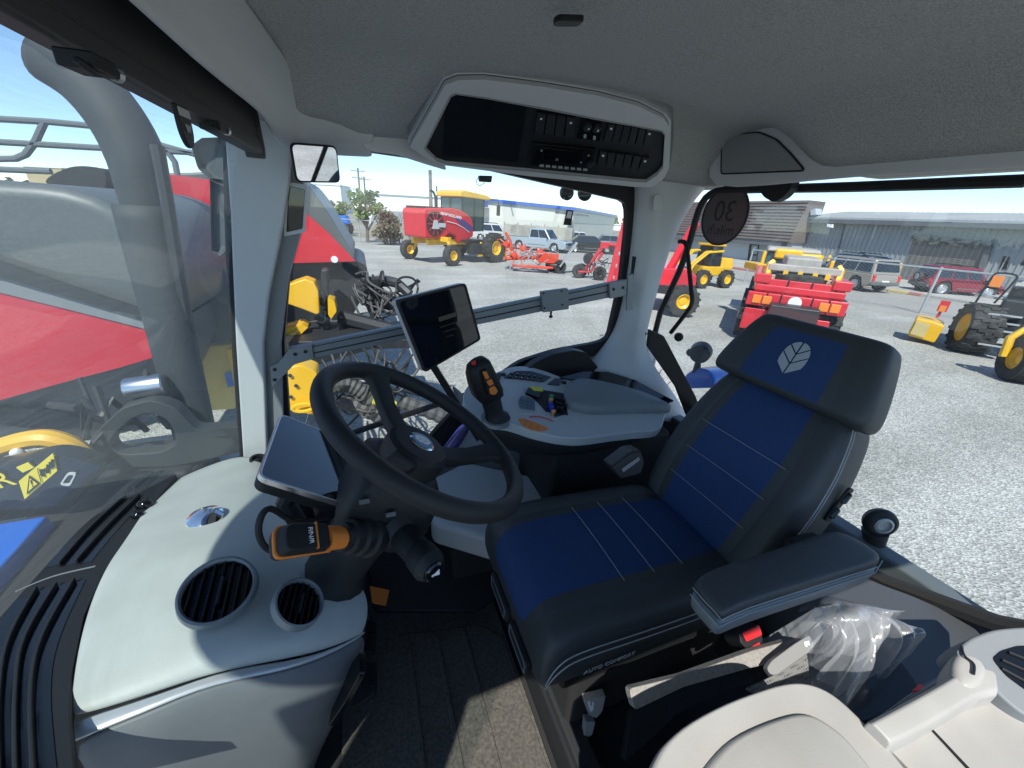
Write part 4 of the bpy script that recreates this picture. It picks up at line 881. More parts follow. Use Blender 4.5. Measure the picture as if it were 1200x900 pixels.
for i in range(3):
    for k in range(3):
        q = [quad((608.5, 466), (626, 471), (626, 480.5), (609, 478), (i+.1)/3, (k+.12)/3), quad((608.5, 466), (626, 471), (626, 480.5), (609, 478), (i+.9)/3, (k+.12)/3), quad((608.5, 466), (626, 471), (626, 480.5), (609, 478), (i+.9)/3, (k+.88)/3), quad((608.5, 466), (626, 471), (626, 480.5), (609, 478), (i+.1)/3, (k+.88)/3)]
        onc('key', q, M['keyblue'], .003, .0036, .001, kp, .0008)
onc('deep_well', [(617, 461), (622, 455), (660, 461), (666, 487), (640, 483), (628, 470)], M['soft'], .001, .0004)
dw = onc('mini_panel', [(615, 463), (620, 455), (635, 459), (631, 469)], M['gloss'], .010, .001)
M['neon'] = mat('yellow label', (.62, .60, .04), .5)
onc('yellow_label', [(619, 456), (634, 457), (636, 462), (625, 461)], M['neon'], .001, .0115, .001, dw, 0)
lvz = onc('lever_slot', [(640, 470), (650, 466), (660, 470), (664, 486), (650, 489), (643, 482)], M['gloss'], .002, .0008)
for i, (u, v, mm) in enumerate(((644.5, 469, 'green'), (644, 473, 'tan'), (643.5, 478, 'cobalt'), (645, 482, 'cobalt'), (647, 487, 'tan'))):
    if mm not in M: M[mm] = mat(mm+' lever cap', {'green': (.02, .30, .10), 'tan': (.60, .30, .12), 'cobalt': (.03, .05, .45)}[mm], .4)
    o = PP(u, v, co, cn); b = MB(); b.tube([o, o+cn*.016+V((.0, -.002, 0))], [.005, .006], 8); b.ball(o+cn*.02+V((0, -.002, 0)), (.009, .007, .006), 8); b.build('remote_lever', M[mm], con)
for i in range(8):
    u, v = 651+4.2*(i % 3)+(i//3)*1.2, 470+5.2*(i//3)+(i % 3)*1.1
    o = PP(u, v, co, cn); b = MB(); b.box(o+cn*.008, (.012, .010, .016), rx(.2)); b.build('paddle', M['black'], con, bevel=.002)
op_ = onc('orange_keys', [(607, 491.5), (615, 491.5), (629, 496.5), (643, 503), (636, 505.5), (624, 505), (613, 500)], M['orange'], .003)
for q in ((613.5, 493), (620, 496), (628, 499.5)):
    onc('key_gap', [(q[0]+3, q[1]), (q[0]+3.8, q[1]+.3), (q[0]+1.2, q[1]+7), (q[0]+.5, q[1]+6.7)], M['lowdash'], .0006, .0036, 0, op_, 0)
b = MB(); b.tube(spline([PP(u, v, co, cn)+cn*.001 for u, v in ((620, 489), (630, 488.6), (640, 490.5), (648, 494))], 4), .0018, 6); b.build('red_arc', M['redplain'], con)
b = MB(); b.tube(spline([PP(u, v, co, cn)+cn*.001 for u, v in ((607, 485), (620, 485), (636, 487.5), (650, 492), (657, 488))], 4), .0022, 6); b.build('ridge', M['contop'], con)
# joystick
jb, jt = PP(581, 490, co, cn), P(564, 424, y=1.015)
jx = (jt-jb).normalized(); js = jx.cross(V((-.3, -1, 0))).normalized(); jn = js.cross(jx)
js = V((1, .2, 0)); js = (js-jx*js.dot(jx)).normalized(); jn = jx.cross(js)   # jn faces away; -jn faces the camera
LJ = (jt-jb).length
joy = thing('joystick', 'black joystick with orange buttons on the armrest console', 'joystick', jb)
b = MB(); b.loft([[jb+jx*(LJ*s)+js*(w*math.cos(a*PI/10)*1.0)+jn*(d*math.sin(a*PI/10)) for a in range(20)] for s, w, d in ((-.06, .048, .04), (.0, .044, .038), (.02, .036, .032), (.10, .030, .026), (.3, .031, .026), (.42, .036, .03), (.48, .034, .028))]); b.build('boot', M['soft'], joy, ang=60)
b = MB(); hd_ = []
for s, w, d, sh in ((.36, .020, .018, .004), (.40, .038, .030, .0), (.52, .044, .034, -.006), (.70, .042, .034, -.010), (.88, .038, .032, -.012), (1.0, .032, .027, -.010), (1.06, .020, .016, -.008)):
    o = jb+jx*(LJ*s)+js*sh; hd_.append(roundpoly([o-js*w-jn*d, o+js*w-jn*d, o+js*w+jn*d, o-js*w+jn*d], .018, 3))
b.loft(hd_); hj = b.build('grip', M['black'], joy, ang=60)
def onj(name, px, m, th=.006, lift=.0):
    o = jb+jx*(LJ*.75)-jn*.035; b = MB(); n_j = (-jn+js*.35-jx*.0).normalized(); plate(b, px, o, n_j, th, .004, lift=lift); return b.build(name, m, hj, bevel=.0015)
onj('thumb_plate', [(564, 436), (570, 432), (582, 457), (580, 463), (572, 463)], M['soft'], .008, -.002)
for px in ([(563, 435), (567, 434), (571, 442), (567, 444)], [(567.5, 446), (573, 443), (576, 449), (571, 452)], [(571, 454), (577, 451), (581, 458), (577, 462), (572, 461)]): onj('orange_button', px, M['orange'], .004, .006)
onj('red_button', [(552, 423), (556, 422), (556.5, 427), (552.5, 428)], M['redplain'], .006, .0)
b = MB(); b.lathe([(.05, -.006), (.046, .004), (.04, .006), (.03, .002)], jb, cn, 28); b.build('base_ring', M['rail'], con)
# dark hardware below the console
t = thing('seat_adjuster', 'black control pod on the lower side between seat and console', 'pod', P(735, 550, y=.95))
b = MB(); plate(b, [(716, 548), (740, 530), (752, 528), (756, 542), (752, 556), (728, 562)], (0, .93, 0), (-.2, -1, .3), -.06, .008); b.build('pod', M['black'], t, bevel=.005)
b = MB(); plate(b, [(728, 549), (748, 535), (749, 539), (730, 553)], (0, .93, 0), (-.2, -1, .3), .002, .002, lift=.001); b.build('slot', M['lowdash'], t)
b = MB(); b.box((.80, 1.12, -1.0), (.50, .3, .58)); tag(b.build('side_locker', M['rubber'], bevel=.02), 'dark box filling the gap under the armrest console', 'locker')

# ---- left side: plastic bag, ledge, cream panels
t = thing('side_ledge', 'dark plastic ledge with a black well beside the rear window', 'ledge', P(1060, 760, z=-1.0))
b = MB(); b.prism(roundpoly([P(u, v, z=-.765) for u, v in ((960, 700), (1000, 668), (1035, 684), (1070, 696), (1110, 714), (1150, 737), (1160, 760), (1100, 800), (1020, 850), (970, 845), (930, 805))], .03), V((0, 0, -.12))); b.build('shelf', mat('dark shelf plastic', (.06, .066, .072), .4, bump=(600, .15)), t, bevel=.012, seg=3)
b = MB(); b.prism(roundpoly([P(u, v, z=-.762) for u, v in ((1003, 800), (1055, 772), (1079, 806), (1035, 838), (1012, 848), (975, 822))], .012), V((0, 0, -.03))); b.build('well', M['gloss'], t, bevel=.004)
b = MB(); b.prism([P(u, v, z=-.755) for u, v in ((1069, 809), (1078, 801), (1083, 804), (1078, 809))], V((0, 0, -.006))); b.build('red_marker', mat('red reflector', (.8, .06, .04), .3), t)
M['bag'] = glassmat('clear plastic film', (.985, .99, .99), .05, rough=.2)
ntb = M['bag'].node_tree; ntb.nodes['Map Range'].inputs['To Max'].default_value = .55
tcb = ntb.nodes.new('ShaderNodeTexCoord'); vb = ntb.nodes.new('ShaderNodeTexNoise'); vb.inputs['Scale'].default_value = 22; vb.inputs['Detail'].default_value = 3; vb.inputs['Distortion'].default_value = 1.6
mpb = ntb.nodes.new('ShaderNodeMapping'); mpb.inputs['Scale'].default_value = (2.2, .5, .5); ntb.links.new(tcb.outputs['Object'], mpb.inputs['Vector']); ntb.links.new(mpb.outputs['Vector'], vb.inputs['Vector'])
bpb = ntb.nodes.new('ShaderNodeBump'); bpb.inputs['Strength'].default_value = .55; bpb.inputs['Distance'].default_value = .006; ntb.links.new(vb.outputs['Fac'], bpb.inputs['Height'])
for n_b in ntb.nodes:
    if n_b.type in ('BSDF_GLOSSY', 'LAYER_WEIGHT'): ntb.links.new(bpb.outputs['Normal'], n_b.inputs['Normal'])
o_ = [n for n in ntb.nodes if n.type == 'OUTPUT_MATERIAL'][0]; last = o_.inputs['Surface'].links[0].from_node
df = ntb.nodes.new('ShaderNodeBsdfDiffuse'); df.inputs['Color'].default_value = (.8, .82, .84, 1); mx = ntb.nodes.new('ShaderNodeMixShader'); mx.inputs['Fac'].default_value = .15
ntb.links.new(last.outputs[0], mx.inputs[1]); ntb.links.new(df.outputs[0], mx.inputs[2]); ntb.links.new(mx.outputs[0], o_.inputs['Surface'])
from mathutils import noise as nz
def film(ridge, hem, seed, folds, amp, nu=90, nv=22):
    "thin film hanging in pleats from a crumpled ridge line to a loose hem"
    rg_, hm = spline(ridge, nu//(len(ridge)-1)+1), spline(hem, nu//(len(hem)-1)+1); rows = []
    for j in range(nv+1):
        s_ = j/nv; row = []
        for i in range(nu+1):
            t_ = i/nu; a_ = rg_[min(int(t_*(len(rg_)-1)), len(rg_)-1)]; h_ = hm[min(int(t_*(len(hm)-1)), len(hm)-1)]
            p = a_*(1-s_)+h_*s_; p = p+V((0, -.02, .055))*math.sin(PI*s_)
            w_ = math.sin(t_*folds*2*PI+2.2*nz.noise(V((t_*3, s_*1.5, seed)))+seed)
            q = amp*(.35+.65*s_)*(w_*abs(w_)**.3*.7+.8*nz.noise(V((t_*9, s_*3+seed, 1)))) 
            row.append(p+V((.35, -.75, .55))*q)
        rows.append(row)
    return MB().grid(rows)
z1, z2 = -.655, -.745
rid = [P(952, 728, z=z1), P(968, 713, z=z1), P(990, 707, z=z1), P(1015, 714, z=z1), P(1036, 722, z=z1-.01), P(1052, 738, z=z1-.03)]
hemA = [P(950, 768, z=z2), P(957, 790, z=z2), P(974, 808, z=z2), P(992, 826, z=z2+.01), P(1000, 792, z=z2+.03), P(1006, 768, z=z2+.04)]
hemB = [P(968, 770, z=z2+.02), P(990, 768, z=z2+.03), P(1014, 774, z=z2), P(1030, 796, z=z2), P(1046, 784, z=z2), P(1058, 760, z=z2)]
bg_ = tag(film(rid[:4], hemA, 1.3, 5, .011).build('plastic_bag', M['bag'], ang=180), 'crumpled clear plastic bag lying beside the armrest', 'plastic bag')
film(rid[1:], hemB, 4.1, 5, .010).build('loose_fold', M['bag'], bg_, ang=180)
film([p+V((.01, .03, -.02)) for p in rid], [p+V((0, .05, .02)) for p in hemA[:3]+hemB[3:]], 7.7, 6, .012).build('back_layer', M['bag'], bg_, ang=180)

# folded cream instructor seat nearest the camera
zc = -.585
bo = [(735, 960), (764, 893), (780, 868), (808, 845), (850, 823), (890, 808), (918, 800), (940, 798.5), (962, 804), (985, 818), (1015, 846), (1040, 872), (1066, 903), (1110, 960)]
BO = spline([P(u, v, z=zc) for u, v in bo], 3)+[V((.46, -.30, zc)), V((.20, -.30, zc))]
t = thing('instructor_seat', 'cream coloured folded instructor seat with a rounded top', 'fold-down seat', P(920, 880, z=-.9))
bc_ = sum(BO, V())/len(BO)
b = MB(); b.loft([[bc_+(p-bc_)*1.0+V((0, 0, -.10)) for p in BO], [bc_+(p-bc_)*1.005+V((0, 0, -.012)) for p in BO], [bc_+(p-bc_)*.985+V((0, 0, -.003)) for p in BO], [bc_+(p-bc_)*.955 for p in BO]]); b.build('shell', M['cream'], t, bevel=.004, ang=50)
bi = [(800, 960), (815, 925), (835, 895), (858, 872), (890, 855), (925, 843), (945, 842), (962, 849), (985, 866), (1010, 895), (1040, 935), (1060, 960)]
BI = spline([P(u, v, z=zc) for u, v in bi], 3)+[V((.42, -.27, zc)), V((.24, -.27, zc))]; ci = sum(BI, V())/len(BI)
b = MB(); b.loft([[ci+(p-ci)*1.06+V((0, 0, -.001)) for p in BI], [ci+(p-ci)*1.03+V((0, 0, .004)) for p in BI], [ci+(p-ci)*.99+V((0, 0, .0075)) for p in BI], [ci+(p-ci)*.93+V((0, 0, .0095)) for p in BI]]); b.build('cushion_panel', M['cream'], t, ang=60)
b = MB(); b.box((.42, -.1, -.95), (.42, .38, .52)); b.build('pedestal', M['lowdash'], t, bevel=.02)

# cream side console with rail, vent and the knob at its end
t = thing('side_console', 'cream side console with a raised rail and a dark oval vent', 'console', P(1130, 850, z=-1.0))
zs = -.60
b = MB(); sp2 = [(1017, 851), (1040, 838), (1085, 812), (1130, 800), (1170, 806), (1200, 822), (1290, 860), (1290, 1010), (1150, 1010), (1068, 903)]
b.prism(roundpoly([P(u, v, z=zs) for u, v in sp2], .008), V((0, 0, -.16))); b.build('body', M['cream'], t, bevel=.004)
b = MB(); L1 = [P(u, v, z=zs+.030) for u, v in ((1017, 845), (1060, 822), (1105, 797), (1135, 778), (1160, 762))]; L2 = [P(u, v, z=zs+.030) for u, v in ((1046, 872), (1080, 856), (1116, 835), (1146, 818), (1172, 812))]
b.loft([[a+V((0, .004, -.05)), a+V((0, 0, -.004)), a*.85+c*.15+V((0, 0, .003)), a*.4+c*.6+V((0, 0, .002)), c*.9+a*.1, c+V((0, 0, -.006)), c+V((0, 0, -.05))] for a, c in zip(spline(L1, 4), spline(L2, 4))]); b.build('raised_rail', M['cream'], t, bevel=.003, ang=50)
kp_ = [P(u, v, z=zs+.034) for u, v in ((1116, 775), (1128, 760), (1146, 766), (1157, 784), (1150, 802), (1134, 806), (1120, 794))]; kc = sum(kp_, V())/7
b = MB(); b.loft([[kc+(p-kc)*k_+V((0, 0, z_)) for p in spline(kp_, 3, True)] for k_, z_ in ((1.12, -.07), (1.12, -.014), (1.05, -.004), (.8, .002), (.4, .003))]); b.build('rounded_end', M['cream'], t, sub=1)
b = MB(); b.tube(spline([P(u, v, z=zs+.040) for u, v in ((1127, 757), (1130, 768), (1141, 778), (1141, 790))], 4), .0016, 6); b.build('end_groove', M['black'], t)
b = MB(); plate(b, [(1086, 851), (1088, 850), (1137, 902), (1200, 965), (1196, 966), (1134, 903)], V((.7, .05, zs)), (0, 0, 1), .001, 0, lift=.0004); b.build('panel_gap', M['black'], t)
vo_, vn = P(1170, 780, z=zs+.035), V((-.15, -.25, 1)).normalized()
b = MB(); plate(b, [(1118, 765), (1135, 748), (1165, 737), (1200, 734), (1300, 735), (1300, 880), (1200, 838), (1172, 815), (1150, 790)], vo_, vn, -.05, .02); vp = b.build('end_panel', M['trim_dark'], t, bevel=.008)
b = MB(); plate(b, [(1162, 772), (1172, 763), (1192, 757), (1215, 757), (1215, 818), (1200, 808), (1178, 792)], vo_, vn, .001, .006, lift=.0004); vv = b.build('oval_vent', M['gloss'], vp)
for (u0, v0, u1, v1) in ((1172, 774, 1212, 792), (1180, 765, 1212, 778), (1172, 784, 1212, 806)):
    b = MB(); b.tube([PP(u0, v0, vo_, vn)+vn*.003, PP(u1, v1, vo_, vn)+vn*.003], .0022, 6); b.build('fin', M['soft'], vv)
# right lower trim hump behind the console
b = MB(); plate(b, [(611, 430), (625, 420), (645, 411), (668, 407), (682, 410), (688, 418), (700, 432), (690, 440), (650, 444), (625, 442)], (0, 1.345, 0), NY, .04, .01)
tag(b.build('window_pocket', M['black'], bevel=.01, seg=3), 'black rounded storage pocket along the bottom of the side window', 'pocket')
# ================================================================== the yard: ground, roads, buildings, trees
def gravelmat():
    m = mat('crushed gravel', (.37, .37, .355), .95); nt = m.node_tree; b = nt.nodes['Principled BSDF']
    tc = nt.nodes.new('ShaderNodeTexCoord'); N = nt.nodes.new; Lk = nt.links.new
    v = N('ShaderNodeTexVoronoi'); v.inputs['Scale'].default_value = 42; Lk(tc.outputs['Object'], v.inputs['Vector'])
    n1 = N('ShaderNodeTexNoise'); n1.inputs['Scale'].default_value = 11; n1.inputs['Detail'].default_value = 6; n1.inputs['Roughness'].default_value = .75; Lk(tc.outputs['Object'], n1.inputs['Vector'])
    n2 = N('ShaderNodeTexNoise'); n2.inputs['Scale'].default_value = .5; n2.inputs['Detail'].default_value = 5; Lk(tc.outputs['Object'], n2.inputs['Vector'])
    cr = N('ShaderNodeValToRGB'); e = cr.color_ramp.elements; e[0].position = .3; e[0].color = (.30, .30, .275, 1); e[1].position = .80; e[1].color = (.62, .62, .575, 1)
    e.new(.5).color = (.42, .42, .39, 1)
    sep = N('ShaderNodeSeparateColor'); Lk(v.outputs['Color'], sep.inputs['Color'])
    mx = N('ShaderNodeMath'); mx.operation = 'MULTIPLY_ADD'; mx.inputs[1].default_value = .42; Lk(sep.outputs['Red'], mx.inputs[0])
    m3 = N('ShaderNodeMath'); m3.operation = 'MULTIPLY_ADD'; m3.inputs[1].default_value = .75; m3.inputs[2].default_value = -.08; Lk(n1.outputs['Fac'], m3.inputs[0]); Lk(m3.outputs[0], mx.inputs[2])
    Lk(mx.outputs[0], cr.inputs['Fac'])
    c2 = N('ShaderNodeValToRGB'); c2.color_ramp.elements[0].position = .35; c2.color_ramp.elements[0].color = (.74, .735, .71, 1); c2.color_ramp.elements[1].position = .7; c2.color_ramp.elements[1].color = (1.0, 1, .99, 1); 
    mm = N('ShaderNodeMix'); mm.data_type = 'RGBA'; mm.blend_type = 'MULTIPLY'; mm.inputs['Factor'].default_value = 1; mp = N('ShaderNodeMapping'); mp.inputs['Rotation'].default_value = (0, 0, .5); mp.inputs['Scale'].default_value = (.05, .85, 1); Lk(tc.outputs['Object'], mp.inputs['Vector']); n4 = N('ShaderNodeTexNoise'); n4.inputs['Scale'].default_value = 1; n4.inputs['Detail'].default_value = 4; Lk(mp.outputs['Vector'], n4.inputs['Vector']); ma = N('ShaderNodeMath'); ma.operation = 'MULTIPLY_ADD'; ma.inputs[1].default_value = .9; ma.inputs[2].default_value = -.45; Lk(n4.outputs['Fac'], ma.inputs[0]); mb = N('ShaderNodeMath'); mb.operation = 'ADD'; Lk(n2.outputs['Fac'], mb.inputs[0]); Lk(ma.outputs[0], mb.inputs[1]); Lk(mb.outputs[0], c2.inputs['Fac']); Lk(cr.outputs['Color'], mm.inputs[6]); Lk(c2.outputs['Color'], mm.inputs[7]); Lk(mm.outputs[2], b.inputs['Base Color'])
    bp = N('ShaderNodeBump'); bp.inputs['Strength'].default_value = .7; bp.inputs['Distance'].default_value = .025; Lk(v.outputs['Distance'], bp.inputs['Height']); Lk(bp.outputs['Normal'], b.inputs['Normal'])
    return m
M['gravel'] = gravelmat()
M['asphalt'] = mat('sun bleached asphalt', (.33, .315, .285), .9, var=(.5, (.28, .27, .245)), bump=(60, .2))
M['dirt'] = mat('dry ground', (.30, .27, .22), .95, var=(.08, (.20, .20, .13)), bump=(5, .2))
def sheet(name, pts, m, z, label=None):
    b = MB(); b.prism([V((p[0], p[1], z)) for p in pts], V((0, 0, -.03 if name != 'ground' else -.3))); return b.build(name, m, kind='structure', label=label)
sheet('ground', [(-1500, -900), (1500, -900), (1500, 1800), (-1500, 1800)], M['dirt'], G-.012, 'wide dry ground reaching the horizon')
gl = [P(u, v, z=G) for u, v in ((330, 279), (480, 289), (600, 298), (700, 309), (760, 316))]
rgt = [P(u, v, z=G) for u, v in ((842, 326), (930, 345), (992, 358), (1067, 372), (1150, 388), (1230, 405))]
gp_ = [V((-80, 48, 0))]+gl+rgt+[V((60, -6, 0)), V((60, -40, 0)), V((-80, -40, 0))]
sheet('gravel_yard', [(p.x, p.y) for p in gp_], M['gravel'], G, 'pale grey crushed gravel of the machinery yard')
rf = [P(u, v, z=G) for u, v in ((330, 274), (480, 281), (600, 289), (700, 296), (790, 305), (850, 313.5), (905, 322), (1065, 345), (1200, 366), (1260, 376))]
rd = [V((-80, 49, 0))]+gl+rgt+rf[::-1]+[V((-80, 56, 0))]
sheet('road', [(p.x, p.y) for p in rd], M['asphalt'], G-.006, 'sun bleached asphalt lane between the yard and the buildings')
ap = rf[4:]; ap2 = [P(u, v, z=G) for u, v in ((790, 297), (860, 303), (960, 316), (1060, 329), (1200, 347), (1270, 356))]
b = MB(); b.prism([V((p.x, p.y, G-.02)) for p in ap]+[V((p.x, p.y, G-.02)) for p in ap2[::-1]], V((0, 0, .13))); b.build('pavement', M['concrete'], kind='structure', label='pale concrete apron in front of the grey metal building')
M['kerbred'] = mat('faded red kerb paint', (.50, .16, .14), .7, var=(2, (.42, .20, .17)))
M['kerbyel'] = mat('faded yellow kerb paint', (.62, .48, .16), .7, var=(2, (.50, .42, .22)))
for (i0, i1, mm, nm) in (((850, 313.5), (905, 322), 'kerbred', 'red painted kerb below the running figure sign'), ((1040, 341.5), (1064, 345), 'kerbyel', 'yellow painted kerb by the roller door'), ((1064, 345), (1079, 347.3), 'kerbred', 'short red kerb end next to the yellow kerb')):
    b = MB(); a, c = P(*i0, z=G), P(*i1, z=G); d = (c-a).normalized(); s = d.cross(V((0, 0, 1)))
    b.prism([a+s*.05, c+s*.05, c-s*.22, a-s*.22], V((0, 0, .14))); b.build('kerb', M[mm], bevel=.02, kind='structure', label=nm)

# ---- grey metal building on the right
W0, W1 = P(862, 303.5, z=G), P(1060, 329.5, z=G); wa = (W1-W0).normalized(); wn = V((wa.y, -wa.x, 0)); 
if wn.dot(V((0, 0, 0))-W0) < 0: wn = -wn
def ribbed(name, col, col2, scale, axis):
    "painted sheet metal with ribs: a bump stripe across the given world direction"
    m = mat(name, col, .5, .1, var=(.35, col2)); nt = m.node_tree; b = nt.nodes['Principled BSDF']
    tc = nt.nodes.new('ShaderNodeTexCoord'); vm = nt.nodes.new('ShaderNodeVectorMath'); vm.operation = 'DOT_PRODUCT'; vm.inputs[1].default_value = axis
    nt.links.new(tc.outputs['Object'], vm.inputs[0]); mu = nt.nodes.new('ShaderNodeMath'); mu.operation = 'MULTIPLY'; mu.inputs[1].default_value = scale; nt.links.new(vm.outputs['Value'], mu.inputs[0])
    fr = nt.nodes.new('ShaderNodeMath'); fr.operation = 'FRACT'; nt.links.new(mu.outputs[0], fr.inputs[0])
    rp_ = nt.nodes.new('ShaderNodeValToRGB'); e = rp_.color_ramp.elements; e[0].position = 0; e[0].color = (0, 0, 0, 1); e[1].position = .12; e[1].color = (1, 1, 1, 1); e.new(.88).color = (1, 1, 1, 1); e.new(1.0).color = (0, 0, 0, 1)
    nt.links.new(fr.outputs[0], rp_.inputs['Fac'])
    bp = nt.nodes.new('ShaderNodeBump'); bp.inputs['Strength'].default_value = 1; bp.inputs['Distance'].default_value = .06
    nt.links.new(rp_.outputs['Color'], bp.inputs['Height']); nt.links.new(bp.outputs['Normal'], b.inputs['Normal']); return m
M['greywall'] = mat('grey cladding', (.30, .313, .317), .55, .05, var=(.35, (.275, .288, .29)))
M['metroof'] = mat('galvanised roofing', (.40, .41, .405), .6, .1, var=(.3, (.34, .35, .35)))
M['brownroof'] = mat('brown slatted mansard', (.165, .13, .115), .7, var=(.4, (.14, .115, .105)))
M['rollup'] = mat('roller door', (.17, .155, .135), .6, var=(.5, (.15, .138, .12)))
M['soffit'] = mat('dark soffit', (.12, .125, .13), .6)
M['doorgrey'] = mat('grey door', (.25, .25, .245), .5)
gb = thing('metal_building', 'long grey ribbed metal building with a roller door and a pale roof', 'building', W0)
wq = lambda u, v, off=0: PP(u, v, W0+wn*off, wn)
def onwall(b, px, t, off=0, m=0): return b.prism([wq(u, v, off) for u, v in px], wn*t, m)
E0, E1 = wq(930, 256), wq(1200, 273); hE = (E0.z+E1.z)/2+.35
WL, WR = wq(800, 300), W0+wa*34
b = MB(); base = [V((WL.x, WL.y, G)), V((WR.x, WR.y, G))]; b.prism([base[0], base[1], V((WR.x, WR.y, hE)), V((WL.x, WL.y, hE))], -wn*14)
for k in range(130):
    q_ = base[0]+(base[1]-base[0])*((k+.5)/130); b.box(V((q_.x, q_.y, (G+hE)/2))+wn*.02, (.06, .05, hE-G-.02), rz(math.atan2(wa.y, wa.x)))
b.build('wall', M['greywall'], gb)
b = MB(); sR = wq(930, 256); r0_, r1_ = V((sR.x, sR.y, hE-.12)), V((WR.x, WR.y, hE-.12))
b.prism([r0_+wn*.7, r1_+wn*.7, r1_-wn*7.5+V((0, 0, .85)), r0_-wn*7.5+V((0, 0, .85))], V((0, 0, .14)))
for k in range(80):
    q_ = r0_+(r1_-r0_)*((k+.5)/80); b.tube([q_+wn*.7+V((0, 0, .15)), q_-wn*7.5+V((0, 0, 1.0))], .035, 4)
b.build('roof', M['metroof'], gb)
b = MB(); b.prism([r0_+wn*.7+V((0, 0, -.30)), r1_+wn*.7+V((0, 0, -.30)), r1_+wn*.7+V((0, 0, .0)), r0_+wn*.7+V((0, 0, .0))], wn*.08); b.build('eave_shade_band', M['soffit'], gb)  # dark band: the roof's shadow under the eave put into its colour
b = MB(); onwall(b, [(1072, 276), (1160, 287), (1141, 341), (1052, 329)], .02, .002)
for k in range(22):
    f_ = k/22; onwall(b, [quad((1072, 276), (1160, 287), (1141, 341), (1052, 329), s_, t__) for s_, t__ in ((.005, f_+.006), (.995, f_+.006), (.995, f_+.034), (.005, f_+.034))], .03, .02)
rd_ = b.build('roller_door', M['rollup'], gb)
b = MB(); onwall(b, [(1070, 273.5), (1164, 284), (1162, 290), (1069.5, 280)], .22, .03); onwall(b, [(1157, 287), (1164, 288), (1144, 343), (1138, 341)], .16, .03); b.build('door_hood', M['soffit'], gb)
b = MB(); onwall(b, [(1176, 300), (1184, 301), (1179, 316), (1171, 315)], .04, .002); b.build('wall_window', M['carglass'], gb)
b = MB(); onwall(b, [(989.5, 262), (991, 262), (977, 318), (975.5, 318)], .06, .002); b.build('downpipe', M['soffit'], gb)
# front annex with a slatted mansard, run sign and door
M['annex'] = mat('pale grey annex wall', (.42, .44, .45), .6, var=(.5, (.38, .40, .41)))
b = MB(); aL, aR = wq(770, 300, 1.4), wq(921, 311, 1.4); b.prism([V((aL.x, aL.y, G)), V((aR.x, aR.y, G)), V((aR.x, aR.y, .2)), V((aL.x, aL.y, .2))], -wn*1.39); an = b.build('annex_wall', M['annex'], gb)
b = MB(); mp = [wq(u, v, 2.2) for u, v in ((770, 272), (925, 284))]; mz = (mp[0].z+mp[1].z)/2; tp_ = wq(932, 235, 1.2); hz_ = tp_.z
b.loft([[V((mp[0].x, mp[0].y, mz)), V((mp[1].x, mp[1].y, mz)), V((mp[1].x, mp[1].y, mz))-wn*3, V((mp[0].x, mp[0].y, mz))-wn*3],
        [V((mp[0].x, mp[0].y, hz_))-wn*.9, V((mp[1].x, mp[1].y, hz_))-wn*.9, V((mp[1].x, mp[1].y, hz_))-wn*3, V((mp[0].x, mp[0].y, hz_))-wn*3]]); 
m0, m1 = V((mp[0].x, mp[0].y, mz)), V((mp[1].x, mp[1].y, mz)); t0_, t1_ = V((mp[0].x, mp[0].y, hz_))-wn*.9, V((mp[1].x, mp[1].y, hz_))-wn*.9
for k in range(13):
    a_, c_ = (k+.25)/13, (k+.75)/13; b.prism([m0*(1-a_)+t0_*a_+wn*.0, m1*(1-a_)+t1_*a_, m1*(1-c_)+t1_*c_, m0*(1-c_)+t0_*c_], wn*.07)
b.build('mansard', M['brownroof'], gb)
b = MB(); b.prism([wq(u, v, 1.45) for u, v in ((770, 270), (923, 283), (921, 289), (770, 277))], wn*.72); b.build('mansard_band', M['soffit'], gb)
fa = lambda b, px, t, off: b.prism([wq(u, v, off) for u, v in px], wn*t)
b = MB(); fa(b, [(879, 285), (890, 286), (887, 307.5), (876, 306)], .06, 1.41); wd = b.build('sign_window', M['gloss'], gb)
b = MB(); fa(b, [(881, 287), (888.5, 287.8), (887, 298), (879.5, 297)], .01, 1.475); fr_ = b.build('sign_field', mat('sign green grey', (.20, .25, .24), .4), wd)
b = MB()
c0 = wq(884.2, 292, 1.49); r_s = (wq(886, 292.2, 1.49)-wq(882, 291.8, 1.49)).normalized(); k_ = (wq(887, 292.3, 1.49)-wq(881.3, 291.8, 1.49)).length/2
b.lathe([(k_*.18, 0), (k_*.18, .01)], c0+r_s*(k_*.25)+V((0, 0, k_*1.0)), wn, 10)
for p in ([(.2, .8), (-.1, .8), (-.35, .0), (-.1, -.05)], [(.15, .75), (.75, .35), (.7, .2), (.1, .5)], [(-.1, .75), (-.7, .5), (-.75, .3), (-.65, .3), (-.6, .42), (-.1, .55)], [(-.35, .1), (-.1, 0), (.45, -.35), (.35, -.95), (.2, -.95), (.25, -.4)], [(-.35, .1), (-.15, -.1), (-.35, -.6), (-.9, -.9), (-.95, -.75), (-.5, -.5)]):
    b.prism([c0+r_s*(x*k_)+V((0, 0, z*k_)) for x, z in p], wn*.01)
b.build('running_figure', M['white'], wd)
b = MB(); fa(b, [(880, 299.5), (887, 300.3), (886, 305.5), (879, 304.7)], .01, 1.475); b.build('lower_pane', M['lowdash'], wd)
b = MB(); fa(b, [(891.5, 283.5), (906, 285), (901.5, 310), (887.5, 308)], .05, 1.41); b.build('door', M['doorgrey'], gb)
b = MB(); fa(b, [(957, 247), (963, 245), (963, 252), (957, 253)], .8, .2); b.build('roof_unit', M['annex'], gb)
for u, v in ((938, 261), (974, 264)):
    b = MB(); fa(b, [(u-3, v-1.5), (u+3, v-1), (u+2.5, v+3), (u-3, v+2)], .2, .75); b.build('wall_lamp', M['white'], gb)

